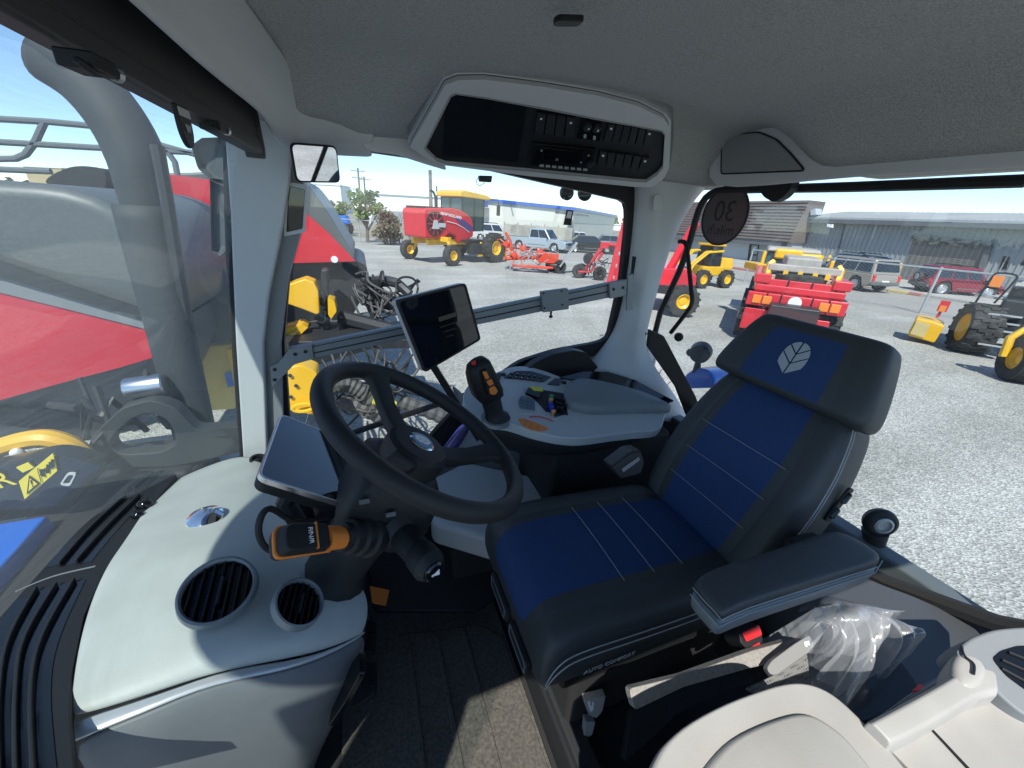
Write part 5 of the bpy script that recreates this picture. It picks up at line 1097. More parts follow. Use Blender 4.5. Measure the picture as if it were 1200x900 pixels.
# ---- cream warehouse with a blue edge and the long white store behind
def block(name, label, base_px, h_px, depth, m_wall, m_roof, cat='building', rise=0, ov=.3):
    a, c = P(*base_px[0], z=G), P(*base_px[1], z=G); d = (c-a).normalized(); n = V((d.y, -d.x, 0))
    if n.dot(-a) < 0: n = -n
    h0, h1 = PP(*h_px[0], a, n).z, PP(*h_px[1], a, n).z
    t = thing(name, label, cat, (a+c)/2)
    b = MB(); b.prism([a, c, V((c.x, c.y, h1)), V((a.x, a.y, h0))], -n*depth); b.build('wall', m_wall, t)
    b = MB(); b.prism([V((a.x, a.y, h0))+n*ov-d*ov, V((c.x, c.y, h1))+n*ov+d*ov, V((c.x, c.y, h1+rise))-n*depth+d*ov, V((a.x, a.y, h0+rise))-n*depth-d*ov], V((0, 0, .35))); b.build('roof', m_roof, t)
    return t, a, c, d, n
M['creamwall'] = mat('cream sheet wall', (.62, .62, .55), .6, var=(.2, (.57, .57, .50)))
M['bluetrim'] = mat('blue roofing', (.03, .10, .42), .4)
M['whitewall'] = mat('white store wall', (.72, .73, .72), .6)
M['band'] = mat('grey lower band', (.28, .30, .32), .7)
ct, a, c, d, n = block('warehouse', 'cream warehouse with a blue roof edge behind the parked pickup', ((535, 276), (668, 287)), ((535, 232), (668, 246.5)), 30, M['creamwall'], M['bluetrim'])
b = MB(); k0, k1 = PP(545, 243, a+n*1, n), PP(572, 243, a+n*1, n); k2, k3 = PP(572, 229.5, a+n*1, n), PP(546, 229, a+n*1, n); b.prism([k0, k1, k2, k3], n*1.2); b.build('blue_canopy', M['bluetrim'], ct)
b = MB(); q = [PP(u, v, a+n*.5, n) for u, v in ((668, 250), (690, 252), (690, 254), (668, 252))]; b.prism(q, n*6); b.build('side_canopy', M['soffit'], ct)
b = MB(); q = [PP(u, v, a+n*.06, n) for u, v in ((598, 240), (599.2, 240), (602, 252), (601, 252))]; b.prism(q, n*.05); b.build('wall_pipe', M['band'], ct)
st2, a, c, d, n = block('store_building', 'long low white store with a grey lower band behind the trees', ((432, 262), (562, 270)), ((436, 227), (562, 234)), 25, M['whitewall'], M['whitewall'])
b = MB(); b.prism([PP(u, v, a+n*.03, n) for u, v in ((437, 246), (562, 252), (562, 271), (434, 263))], n*.05); b.build('lower_band', M['band'], st2)
for i, (u0, u1, vt, vb, lab) in enumerate(((366, 402, 216, 246, 'white box shaped building beyond the far tractor'), (690, 742, 262, 272, 'low pale shed beyond the car park'), (40, 84, 196, 206, 'small far ochre building seen through the windscreen'))):
    vb_ = 255+.061*((u0+u1)/2-600)+6
    block('far_building', lab, ((u0, vb_), (u1, vb_+.061*(u1-u0))), ((u0, vt), (u1, vt+.05*(u1-u0))), 12, M['whitewall'] if i < 2 else mat('ochre wall', (.45, .36, .2), .7), M['whitewall'])
# board fence in front of the warehouse
M['boards'] = mat('weathered boards', (.40, .38, .32), .8, var=(1.2, (.30, .29, .25)))
t = thing('board_fence', 'weathered slatted fence along the foot of the cream warehouse', 'fence', P(630, 286, z=G))
a, c = P(590, 285, z=G), P(668, 290.5, z=G); d = (c-a); L_ = d.length; d.normalize(); n = V((d.y, -d.x, 0)); 
for k in range(6):
    b = MB(); p = a+d*(L_*k/5); b.box(p+V((0, 0, 1.1)), (.12, .12, 2.2), rz(math.atan2(d.y, d.x))); b.build('post', M['boards'], t)
b = MB()
for k in range(60): b.box(a+d*(L_*(k+.5)/60)+n*.08+V((0, 0, 1.0+.04*math.sin(k*7))), (L_/60*.8, .03, 2.0), rz(math.atan2(d.y, d.x)))
b.build('slat_panel', M['boards'], t)

# ---- trees and shrubs
def leafmat(name, c1, c2):
    m = mat(name, c1, .7, var=(1.3, c2, .35, .65), spec=.2); return m
M['leaf'] = leafmat('olive leaves', (.14, .19, .07), (.24, .28, .13)); M['leafdark'] = leafmat('dark leaves', (.09, .115, .065), (.15, .165, .10))
M['leafred'] = leafmat('red brown leaves', (.17, .10, .085), (.22, .20, .12)); M['twig'] = mat('bare twigs', (.16, .13, .10), .9); M['bark'] = mat('bark', (.15, .115, .085), .95, bump=(30, .4))
rnd = random.Random(5)
def crown_mesh(b, blobs, n, size, flat=1.0):
    for _ in range(n):
        c, r = rnd.choice(blobs)
        while True:
            q = V((rnd.uniform(-1, 1), rnd.uniform(-1, 1), rnd.uniform(-1, 1)))
            if .25 < q.length < 1: break
        q = q*(.75+.25*rnd.random()); p = V(c)+V((q.x*r[0], q.y*r[1], q.z*r[2]))
        s = size*rnd.uniform(.5, 1.3); x = V((rnd.uniform(-1, 1), rnd.uniform(-1, 1), rnd.uniform(-.7, .7))).normalized(); y = x.orthogonal().normalized()
        y = (y*math.cos(rnd.random()*6)+x.cross(y)*math.sin(rnd.random()*6))
        b.add([p-x*s, p+y*s*.5, p+x*s, p-y*s*.5], [(0, 1, 2, 3)])
    return b
def tree(name, label, p, h, w, m, n=500, stem=True, leaf=.18, group=None, bare=False):
    t = thing(name, label, 'tree' if 'tree' in name else 'shrub', p, group=group)
    b = MB()
    if stem:
        b.tube([V((0, 0, -.1)), V((.05*h*.2, 0, h*.25)), V((0, .03*h, h*.5)), V((.02*h, 0, h*.75))], [.05*w, .04*w, .03*w, .01*w], 7)
        for k in range(5):
            a = k*1.3; b.tube([V((0, 0, h*(.18+.05*k))), V((math.cos(a)*w*.2, math.sin(a)*w*.2, h*(.42+.05*k))), V((math.cos(a)*w*.36, math.sin(a)*w*.36, h*(.6+.05*k)))], [.03*w, .018*w, .006*w], 5)
    else:
        for k in range(9):
            a = k*.7; b.tube([V((math.cos(a)*w*.1, math.sin(a)*w*.1, -.05)), V((math.cos(a)*w*.25, math.sin(a)*w*.25, h*.5)), V((math.cos(a)*w*.38, math.sin(a)*w*.38, h*.85))], [.02*w, .012*w, .004*w], 5)
    b.build('trunk', M['bark'] if not bare else M['twig'], t, local=True)
    blobs = []
    if stem:
        for k in range(9):
            a = rnd.random()*6.3; r = w*rnd.uniform(.08, .36); blobs.append(((math.cos(a)*r, math.sin(a)*r, h*rnd.uniform(.5, .9)), (w*rnd.uniform(.14, .24), w*rnd.uniform(.14, .24), h*rnd.uniform(.08, .15))))
    else:
        for k in range(9):
            a = rnd.random()*6.3; r = w*rnd.uniform(.05, .33); blobs.append(((math.cos(a)*r, math.sin(a)*r, h*(.22+.56*((k*.37) % 1))), (w*rnd.uniform(.18, .28), w*rnd.uniform(.18, .28), h*rnd.uniform(.18, .24))))
    crown_mesh(MB(), blobs, 1, 1)
    b = crown_mesh(MB(), blobs, n, leaf); b.build('crown', m, t, local=True)
    return t
tree('broadleaf_tree', 'small olive green tree by the fence behind the baler nose', P(431, 284, z=G), 4.3, 3.2, M['leaf'], 1100, leaf=.20)
tree('broadleaf_tree', 'little green tree left of the olive tree near the blue tractor', P(400, 274, z=G), 3.6, 2.6, M['leaf'], 600, leaf=.22)
tree('dense_shrub', 'round red brown bush on the chain link fence', P(457, 286.5, z=G), 2.9, 3.4, M['leafred'], 2600, stem=False, leaf=.13)
tree('sparse_shrub', 'thin twiggy shrub between the red brown bush and the windrower', P(484, 287, z=G), 3.0, 1.8, M['twig'], 160, stem=False, leaf=.09, bare=True)
for i, (u, v, h, w, m, lab) in enumerate(((448, 260, 9, 9, 'leafdark', 'dark far tree above the left end of the white store'), (470, 262, 7, 14, 'leafdark', 'wide low far tree behind the white store'), (529, 263, 9, 5, 'leaf', 'pale slim far tree right of the utility poles'), (547, 263, 8, 3, 'leafdark', 'narrow dark far tree above the red windrower'), (694, 272, 7, 9, 'leafdark', 'olive far tree over the dark parked cars'), (712, 273, 8, 10, 'leaf', 'broad far tree just left of the red masts'), (682, 270, 5, 8, 'leaf', 'low far tree right of the glass sticker'))):
    p = P(u, v, z=G); tree('far_tree', lab, p, h*.68, w*.7, M[m], 420, leaf=.4)
b = MB()
for k in range(240):
    a = -1.55+k*.0125; r = 420+60*math.sin(k*1.7); x, y = math.sin(a)*r, math.cos(a)*r; s = rnd.uniform(3, 9)
    crown_mesh(b, [((x, y, G+s*.45), (s*1.3, s*1.3, s*.55))], 16, 2.2)
b.build('far_treeline', M['leafdark'], kind='stuff', label='thin dark line of far trees along the horizon')

# ---- poles, fences, bollards, cone
M['polewood'] = mat('pole wood', (.24, .20, .16), .9, var=(3, (.18, .15, .12)))
def pole(px, top, r, lab, arms=0, m='polewood'):
    p = P(*px, z=G); h = aty_z(top, p)
    t = thing('utility_pole', lab, 'pole', p)
    b = MB(); b.tube([p+V((0, 0, -.2)), V((p.x, p.y, h))], [r, r*.75], 10); b.build('shaft', M[m], t)
    for k in range(arms):
        b = MB(); z_ = h-.5-1.1*k; b.box((p.x, p.y, z_), (2.4, .12, .14), rz(-.3)); b.build('crossarm', M['polewood'], t)
        for e in (-1, -.5, .5, 1):
            b = MB(); b.lathe([(.06, 0), (.07, .12), (.02, .2)], (p.x+e*1.1*math.cos(-.3), p.y+e*1.1*math.sin(-.3), z_+.07), (0, 0, 1), 8); b.build('insulator', M['band'], t)
    return t
def aty_z(top, p):
    d = ray(*top); return d.z*((p.x*FW.x+p.y*FW.y)/(d.x*FW.x+d.y*FW.y))
pole((506, 284), (499, 199), .20, 'thick brown utility pole left of the red windrower')
pole((513, 284), (511, 218), .09, 'thin dark post between the pole and the windrower', m='darksteel')
pole((425, 262), (421.5, 197), .22, 'tall far utility pole with cross arms above the small tree', 2)
pole((431, 262), (428, 207), .20, 'shorter far utility pole with one cross arm beside the tall one', 1)
M['link'] = glassmat('chain link', (1, 1, 1), .0)
nt = M['link'].node_tree; o_ = [x for x in nt.nodes if x.type == 'OUTPUT_MATERIAL'][0]; df = nt.nodes.new('ShaderNodeBsdfDiffuse'); df.inputs['Color'].default_value = (.30, .31, .31, 1)
mxl = nt.nodes.new('ShaderNodeMixShader'); tcl = nt.nodes.new('ShaderNodeTexCoord'); wv = []
for k_, off in ((1, 0), (-1, 0)):
    vm = nt.nodes.new('ShaderNodeVectorMath'); vm.operation = 'DOT_PRODUCT'; vm.inputs[1].default_value = (8*k_, 8*k_, 9); nt.links.new(tcl.outputs['Object'], vm.inputs[0])
    f = nt.nodes.new('ShaderNodeMath'); f.operation = 'FRACT'; nt.links.new(vm.outputs['Value'], f.inputs[0]); g = nt.nodes.new('ShaderNodeMath'); g.operation = 'LESS_THAN'; g.inputs[1].default_value = .025; nt.links.new(f.outputs[0], g.inputs[0]); wv.append(g)
mxm = nt.nodes.new('ShaderNodeMath'); mxm.operation = 'MAXIMUM'; nt.links.new(wv[0].outputs[0], mxm.inputs[0]); nt.links.new(wv[1].outputs[0], mxm.inputs[1]); nt.links.new(mxm.outputs[0], mxl.inputs['Fac'])
tb_ = nt.nodes.new('ShaderNodeBsdfTransparent'); nt.links.new(tb_.outputs[0], mxl.inputs[1]); nt.links.new(df.outputs[0], mxl.inputs[2]); nt.links.new(mxl.outputs[0], o_.inputs['Surface'])
def chain(label, pts, h, n_each):
    t = thing('chain_link_fence', label, 'fence', pts[0])
    for a, c in zip(pts, pts[1:]):
        for k in range(n_each+1):
            p = a*(1-k/n_each)+c*(k/n_each)
            if k == 0 and a is not pts[0]: continue
            b = MB(); b.tube([p+V((0, 0, -.1)), p+V((0, 0, h+.06))], .045, 8); b.build('post', M['galv'], t)
    b = MB(); b.tube([p+V((0, 0, h)) for p in pts], .035, 6); b.build('top_rail', M['galv'], t)
    b = MB()
    for a, c in zip(pts, pts[1:]): b.prism([a, c, c+V((0, 0, h)), a+V((0, 0, h))], (c-a).cross(V((0, 0, 1))).normalized()*.01)
    b.build('mesh', M['link'], t)
chain('chain link fence with pale posts in front of the trees', [P(u, v, z=G) for u, v in ((395, 282), (450, 286), (515, 290))], 1.75, 2)
chain('chain link fence on leaning posts along the lane by the metal building', [P(u, v, z=G) for u, v in ((872, 330), (962, 348), (1078, 367), (1235, 396))], 1.75, 1)
for (u, v, u2, v2, lab) in ((1046, 331, 1055, 311, 'yellow bollard beside the roller door'), (966, 318, 974, 303, 'yellow bollard partly behind the tan car'), (1200, 350, 1206, 330, 'yellow bollard right of the roller door')):
    p = P(u, v, z=G+.1); b = MB(); b.lathe([(.12, 0), (.12, 1.15), (.09, 1.22), (.0005, 1.25)], p, (0, 0, 1), 14); tag(b.build('bollard', M['yellow']), lab, 'bollard', 'bollards before the metal building')
p = P(673, 293.5, z=G); t = thing('traffic_cone', 'orange traffic cone beside the black parked car', 'cone', p)
b = MB(); b.box(p+V((0, 0, .03)), (.55, .55, .06)); b.build('base', mat('cone orange', (.8, .16, .03), .5), t)
b = MB(); b.lathe([(.22, .06), (.05, 1.0), (.0005, 1.01)], p, (0, 0, 1), 14); b.build('cone_body', bpy.data.materials['cone orange'], t)
# ================================================================== vehicles and machines
def wheel(parent, c, r, w, axis, rim='yellow', lugs=0, rimr=.55, name='wheel', ribs=0, local=True):
    ax = V(axis).normalized(); c = V(c); rr = r*rimr; b = MB()
    pf = [(rr, -w*.40), (r*.82, -w*.5), (r*.95, -w*.46), (r*.985, -w*.36)]
    if ribs:
        for k in range(ribs):
            z0 = -w*.36+w*.72*k/ribs; dz = w*.72/ribs; pf += [(r, z0+.1*dz), (r, z0+.62*dz), (r*.965, z0+.7*dz), (r*.965, z0+.96*dz)]
    pf += [(r*.985, w*.36), (r*.95, w*.46), (r*.82, w*.5), (rr, w*.40), (rr*.96, w*.2), (rr*.96, -w*.2)]
    b.lathe(pf+[pf[0]], c, ax, 36, cap=False)
    if lugs:
        Mr = rot_to(ax)
        for k in range(lugs):
            for s in (-1, 1):
                a = 2*PI*(k+(.25 if s > 0 else -.25))/lugs
                for q in range(2):
                    a2 = a+.10*q*s*0+(.09*q); o = Mr @ V((math.cos(a2)*r*1.0, math.sin(a2)*r*1.0, s*w*(.12+.23*q))); 
                    X = Mr @ V((math.cos(a2), math.sin(a2), 0)); Y = Mr @ V((-math.sin(a2), math.cos(a2), 0)); rotm = Matrix((X, (Y*.9+ax*.0), ax)).transposed()
                    b.box(c+o, (r*.06, 2*PI*r/lugs*.36, w*.27), rotm)
    wb = b.build(name, M['tyre'], parent, local=local, ang=40)
    d = MB(); d.lathe([(rr*.97, w*.36), (rr*.90, w*.40), (rr*.86, w*.30), (rr*.55, w*.16), (rr*.50, w*.22), (rr*.3, w*.24), (.0005, w*.25)], c, ax, 24, cap=False)
    d.lathe([(rr*.97, -w*.36), (rr*.90, -w*.40), (rr*.86, -w*.30), (rr*.5, -w*.10), (.0005, -w*.1)], c, ax, 24, cap=False)
    d.build('rim', M[rim], wb, local=local)
    return wb
def heading(p, phi): return -math.atan2(p.x, p.y)+phi     # phi 0 faces image right, measured counter-clockwise
M['rimsilver'] = mat('alloy wheel', (.55, .56, .57), .3, .8)
def car(name, label, cat, p, yaw, col, L, W, H, style, group=None):
    t = thing(name, label, cat, p, yaw, group=group)
    mn = 'paint '+str(col); m = M.get(mn) or mat(mn, col, .25, .25, coat=.6); M[mn] = m
    r = .37 if style in ('suv', 'pickup') else .32; hb = H*.56; x0, x1 = -L/2, L/2; wb = L*.58; ax_f, ax_r = wb/2+L*.02, -wb/2+L*.0; gc = .30 if style != 'sedan' else .2
    def arch(x): return [(x-r*1.22, gc), (x-r*1.15, r*1.1), (x-r*.75, r*1.95), (x, r*2.2), (x+r*.75, r*1.95), (x+r*1.15, r*1.1), (x+r*1.22, gc)]
    hood = hb*.97
    bot = [(x0+.12, gc+.1)]+arch(ax_r)+arch(ax_f)+[(x1-.15, gc)]
    if style == 'pickup': topl = [(x1, gc+.25), (x1-.03, hood*.86), (x1-.25, hood*.97), (x1-L*.25, hb*1.04), (-L*.13, hb*1.04), (x0+.02, hb*1.02), (x0, gc+.3)]
    else: topl = [(x1, gc+.22), (x1-.06, hood*.8), (x1-.35, hood*.95), (x1-L*.25, hb), (x0+.06, hb), (x0, hb*.8), (x0, gc+.25)]
    b = MB(); b.prism([V((x, -W/2, z)) for x, z in bot+topl], V((0, W, 0))); b.build('body', m, t, bevel=.06, seg=3, local=True)
    if style == 'pickup': gx = [(-L*.135, -L*.115), (L*.245, L*.13)]
    elif style == 'suv': gx = [(x0+.05, x0+.28), (L*.25, L*.12)]
    else: gx = [(x0+L*.10, x0+L*.26), (L*.24, L*.06)]
    wt = W*.82; z0, z1 = hb-.02, H
    lo = [(gx[0][0], -W*.48), (gx[1][0], -W*.48), (gx[1][0], W*.48), (gx[0][0], W*.48)]; hi = [(gx[0][1], -wt/2), (gx[1][1], -wt/2), (gx[1][1], wt/2), (gx[0][1], wt/2)]
    b = MB(); b.loft([[V((x, y, z0)) for x, y in lo], [V((x, y, z1)) for x, y in hi]]); b.build('cabin', m, t, bevel=.07, seg=3, local=True)
    def face(i, j, s0, s1, t0, t1, nm):
        A_, B_ = V((*lo[i], z0)), V((*lo[j], z0)); C_, D_ = V((*hi[j], z1)), V((*hi[i], z1)); q = lambda s, t_: (A_*(1-s)+B_*s)*(1-t_)+(D_*(1-s)+C_*s)*t_
        pts = [q(s0, t0), q(s1, t0), q(s1, t1), q(s0, t1)]; n = (pts[1]-pts[0]).cross(pts[3]-pts[0]).normalized()
        b = MB(); b.prism(roundpoly([p_+n*.004 for p_ in pts], .05, 2), n*.012); b.build(nm, M['carglass'], t, local=True)
    cuts = [(.05, .33), (.36, .63), (.66, .93)] if style == 'suv' else [(.08, .50), (.53, .93)]
    for s0, s1 in cuts: face(0, 1, s0, s1, .14, .86, 'side_window'); face(2, 3, 1-s1, 1-s0, .14, .86, 'side_window')
    face(1, 2, .06, .94, .10, .9, 'windscreen'); face(3, 0, .07, .93, .2, .88, 'rear_window')
    for x in (ax_f, ax_r):
        for s in (-1, 1): wheel(t, (x, s*(W/2-.12), r), r, .24, (0, s, 0), 'rimsilver', rimr=.66)
    for s in (-1, 1):
        b = MB(); b.box((x1-.05, s*W*.37, hood*.74), (.10, W*.2, .15)); b.build('headlight', M['carglass'] if False else M['chrome'], t, bevel=.03, local=True)
        b = MB(); b.box((x0+.03, s*W*.43, hb*.8), (.10, W*.1, .32)); b.build('tail_light', M['redplain'], t, bevel=.02, local=True)
        b = MB(); b.box((L*.2, s*(W/2+.08), hb+.06), (.12, .16, .12)); b.build('side_mirror', M['black'], t, bevel=.03, local=True)
    b = MB(); b.box((x1-.02, 0, gc+.16), (.12, W*.96, .18)); b.build('front_bumper', M['soffit'] if style != 'pickup' else M['rimsilver'], t, bevel=.03, local=True)
    b = MB(); b.box((x0+.02, 0, gc+.2), (.14, W*.96, .18)); b.build('rear_bumper', M['soffit'] if style != 'pickup' else M['rimsilver'], t, bevel=.03, local=True)
    b = MB(); b.box((x1-.005, 0, hood*.72), (.06, W*.45, .2)); b.build('grille', M['black'], t, bevel=.02, local=True)
    b = MB(); b.box((x0-.01, 0, hb*.62), (.02, .45, .12)); b.build('number_plate', M['white'], t, local=True)
    if style == 'suv':
        for s in (-1, 1):
            b = MB(); b.tube([V((-L*.3, s*wt*.43, H+.01)), V((-L*.27, s*wt*.43, H+.07)), V((L*.05, s*wt*.43, H+.07)), V((L*.08, s*wt*.43, H+.01))], .025, 6); b.build('roof_rail', M['black'], t, local=True)
    if style == 'pickup':
        b = MB(); b.box((-L*.32, 0, hb*1.045), (L*.34, W*.86, .02)); b.build('bed_cover', M['carglass'], t, local=True)
    for s in (-1, 1):
        b = MB(); b.box((L*.02, s*(W/2+.006), hb*.52), (wb*.52, .02, .05)); b.build('side_strip', M['soffit'], t, local=True)
    return t
def at(u, v): return P(u, v, z=G)
p = at(990, 336); car('parked_suv', 'tan sport utility car parked in front of the metal building', 'car', p, heading(p, PI-.75), (.36, .32, .26), 4.3, 1.8, 1.72, 'suv')
p = at(990, 328); car('parked_suv', 'dark blue grey car half hidden behind the tan one', 'car', p, heading(p, PI-.75), (.16, .20, .26), 4.3, 1.8, 1.74, 'suv')
p = at(1113, 346); t = car('parked_suv', 'dark red sport utility car with a rear spare wheel by the roller door', 'car', p, heading(p, .62), (.26, .014, .035), 3.5, 1.6, 1.55, 'suv')
w_ = wheel(t, (-1.82, .1, .88), .28, .2, (-1, 0, 0), 'rimsilver', rimr=.64, name='spare_wheel')
p = at(632, 293.5); car('pickup_truck', 'silver pickup truck parked beyond the orange tedder', 'pickup', p, heading(p, -.42), (.36, .42, .46), 5.8, 2.0, 1.9, 'pickup')
G_ = 'cars parked in the far lot'
for (u, v, phi, col, L, H, sty, lab) in ((617, 284.5, -.9, (.10, .16, .24), 4.8, 1.8, 'suv', 'blue grey car just behind the silver pickup'), (660, 284, -1.0, (.05, .08, .14), 4.9, 1.85, 'suv', 'dark blue van like car behind the pickup bonnet'), (679, 286.5, .2, (.62, .64, .65), 4.5, 1.5, 'sedan', 'white saloon car behind the black one'), (690, 296, .15, (.016, .018, .02), 4.9, 1.5, 'sedan', 'black saloon car beside the orange cone'), (690, 276, .2, (.66, .67, .67), 4.6, 1.5, 'sedan', 'white far car under the olive trees'), (716, 292, .1, (.10, .12, .15), 4.6, 1.5, 'sedan', 'dark car left of the red masts'), (652, 274.5, .2, (.5, .1, .06), 4.6, 1.6, 'suv', 'far rust red car beside the warehouse canopy'), (578, 283, .1, (.60, .61, .6), 5.2, 1.9, 'suv', 'white work van behind the windrower cab')):
    p = at(u, v); car('parked_car', lab, 'car', p, heading(p, phi), col, L, 1.85, H, sty, G_)

# ---- red and yellow windrower
p0 = V((3.74, 23.6, G)); yaw = math.atan2(2.0, 3.24)
def windrower(label, loc, yaw):
    t = thing('windrower', label, 'windrower', loc, yaw); B = lambda n, m, b, par=None, **k: b.build(n, M[m], par or t, local=True, **k)
    for s in (-1, 1):
        wheel(t, (0, s*1.85, .55), .55, .42, (0, s, 0), 'yellow', rimr=.5)
        wheel(t, (3.75, s*1.65, .86), .86, .62, (0, s, 0), 'yellow', lugs=18, rimr=.52, name='drive_wheel')
        b = MB(); b.tube([V((.0, s*1.50, .55)), V((.25, s*1.48, .85)), V((.15, s*1.42, 1.15)), V((.2, s*1.2, 1.32))], .11, 6); B('caster_fork', 'yellow', b, bevel=.02)
    b = MB(); b.box((.2, 0, 1.32), (.30, 2.9, .26)); B('rear_axle', 'yellow', b, bevel=.03)
    b = MB(); b.box((1.4, -.62, 1.15), (4.2, .22, .3)); b.box((1.4, .62, 1.15), (4.2, .22, .3)); B('frame', 'yellow', b, bevel=.03)
    b = MB(); b.box((3.7, 0, 1.0), (.7, 2.6, .5)); B('front_axle', 'darksteel', b, bevel=.05)
    side = [(-1.05, 1.38), (-1.1, 2.75), (-.9, 2.86), (1.0, 2.95), (1.8, 2.85), (2.5, 2.5), (2.7, 2.1), (2.7, 1.5), (2.0, 1.18), (1.4, 1.12), (1.2, 1.5), (.75, 1.62), (.4, 1.42), (.2, 1.35)]
    b = MB(); b.prism([V((x, -.92, z)) for x, z in side], V((0, 1.84, 0))); hood = B('engine_hood', 'red', b, bevel=.10, seg=3)
    b = MB(); b.lathe([(.62, 0), (.62, .03), (.56, .03), (.56, .01), (.0005, .01)], (-.35, -.925, 2.1), (0, -1, 0), 28); sc_ = B('fan_screen', 'darksteel', b, hood)
    b = MB()
    for k in range(10):
        a = 2*PI*k/10; b.box((-.35+.29*math.cos(a), -.955, 2.1+.29*math.sin(a)), (.55, .02, .055), ry(-a))
    B('screen_spokes', 'red', b, sc_)
    b = MB(); b.prism([V((x, -.985, z)) for x, z in ((-.62, 1.85), (-.12, 1.85), (-.25, 2.3), (-.49, 2.3))], V((0, -.02, 0))); b.box((.1, -.985, 2.05), (.5, .02, .22)); B('slow_sign', 'trim', b, hood)
    M.setdefault('purple', mat('violet swoosh', (.07, .04, .16), .3))
    b = MB(); b.prism([V((x, -.926, z)) for x, z in ((1.0, 2.5), (1.9, 2.35), (2.6, 2.0), (2.65, 1.85), (2.3, 1.75), (1.75, 2.0))], V((0, -.012, 0))); B('swoosh', 'purple', b, hood)
    b = MB(); b.tube([V((.5, -.94, 2.25)), V((1.2, -.94, 2.15)), V((1.8, -.94, 1.95)), V((2.3, -.94, 1.7))], .018, 6); B('pinstripe', 'white', b, hood)
    lettering(hood, 'NEW HOLLAND', .22, V((.85, -.93, 2.55)), V((1, 0, -.12)), V((0, 0, 1)), M['white'], local=True, depth=.008)
    b = MB(); b.box((-.2, 0, 2.9), (1.5, 1.5, .10)); B('hood_lid', 'black', b, hood, bevel=.03)
    b = MB(); b.tube([V((1.15, .7, 2.8)), V((1.15, .7, 3.5)), V((1.0, .7, 3.75)), V((.8, .7, 3.8))], .07, 8); B('exhaust_pipe', 'darksteel', b)
    lo = [(1.7, -.85), (3.55, -.80), (3.55, .80), (1.7, .85)]; hi = [(1.75, -.85), (3.75, -.8), (3.75, .8), (1.75, .85)]
    M.setdefault('tealglass', mat('tinted cab glass', (.035, .075, .075), .06, spec=.7))
    b = MB(); b.loft([[V((x, y, 1.75)) for x, y in lo], [V((x, y, 3.55)) for x, y in hi]]); cab_ = B('cab', 'tealglass', b, bevel=.05)
    for x, y in ((1.73, -.86), (2.75, -.84), (3.62, -.8), (1.73, .86), (3.62, .8)):
        b = MB(); b.tube([V((x, y, 1.75)), V((x+.05, y, 3.55))], .06, 6); B('cab_post', 'black', b, cab_)
    b = MB(); b.prism([V((x, -1.02, z)) for x, z in ((1.45, 3.56), (1.45, 3.80), (1.8, 3.92), (3.6, 3.80), (4.15, 3.66), (4.15, 3.52))], V((0, 2.04, 0))); B('cab_roof', 'yellow', b, cab_, bevel=.06, seg=3)
    for s in (-1, 1):
        b = MB(); b.tube([V((3.9, s*.9, 3.55)), V((4.35, s*1.35, 3.6)), V((4.35, s*1.4, 3.3))], .035, 6); B('mirror_arm', 'black', b); b = MB(); b.box((4.35, s*1.4, 3.0), (.1, .24, .6)); B('mirror', 'black', b, bevel=.03)
    b = MB(); b.box((2.6, -1.05, 1.25), (1.9, .55, .12)); b.box((2.5, -1.2, .8), (.9, .5, .6)); B('platform', 'darksteel', b, bevel=.03)
    b = MB(); b.prism([V((x, -1.42, z)) for x, z in ((2.6, .35), (3.1, .35), (3.05, 1.0), (2.85, 1.2))], V((0, .12, 0))); B('step_plate', 'yellow', b, bevel=.02)
    b = MB(); b.box((4.75, 0, .75), (.8, 2.9, .35)); b.box((5.0, -1.3, .55), (.7, .3, .8)); b.box((5.0, 1.3, .55), (.7, .3, .8)); B('header_lift', 'yellow', b, bevel=.04)
    return t
windrower('red windrower with yellow frame, yellow roof and dark cab', p0, yaw)

# ---- orange red tedder, red rake and red masts
M['redorange'] = mat('orange red paint', (.62, .06, .02), .4, var=(4, (.5, .05, .02)))
def clutter(b, n, box, rad, rng, lmin=.4, lmax=1.3):
    for _ in range(n):
        c = V([rng.uniform(*box[i]) for i in range(3)]); d = V((rng.uniform(-1, 1), rng.uniform(-1, 1), rng.uniform(-.6, .6))).normalized()*rng.uniform(lmin, lmax)/2
        b.tube([c-d, c+d*.2+V((0, 0, rng.uniform(-.1, .1))), c+d], rng.uniform(*rad), 6)
    return b
p = at(626, 318); t = thing('hay_tedder', 'orange red folded tedder with rotors and a silver guard plate', 'tedder', p, heading(p, 0)); rg = random.Random(3)
b = MB(); b.tube([V((-1.7, 0, .55)), V((-.2, .1, .7)), V((1.5, .2, .6))], .09, 8); b.tube([V((-1.3, 0, .5)), V((-1.4, .1, 1.5)), V((-1.7, .2, 1.9))], .07, 6); b.tube([V((-.6, -.5, .3)), V((1.0, -.5, .3))], .07, 6); b.box((-.2, -.4, .28), (2.0, .5, .08)); b.box((.7, -.1, .75), (1.1, .3, .5)); b.build('frame', M['redorange'], t, local=True, bevel=.01)
for x, y, z, a in ((-1.6, .1, 1.3, .5), (-.7, .2, 1.15, .2), (.2, .1, 1.0, -.1), (-1.1, -.3, .8, .4)):
    b = MB(); b.lathe([(.16, -.1), (.2, 0), (.12, .12)], (x, y, z), (a, -.6, 1), 12); Mx = rot_to((a, -.6, 1))
    for k in range(6):
        q = Mx @ V((math.cos(k*PI/3), math.sin(k*PI/3), 0)); b.tube([V((x, y, z)), V((x, y, z))+q*.45, V((x, y, z))+q*.62+(Mx @ V((0, 0, -.2)))], [.035, .03, .015], 5)
    b.build('rotor', M['redorange'], t, local=True)
b = clutter(MB(), 16, ((-1.2, 1.2), (-.3, .3), (.35, 1.1)), (.015, .035), rg); b.build('linkage', M['galv'], t, local=True)
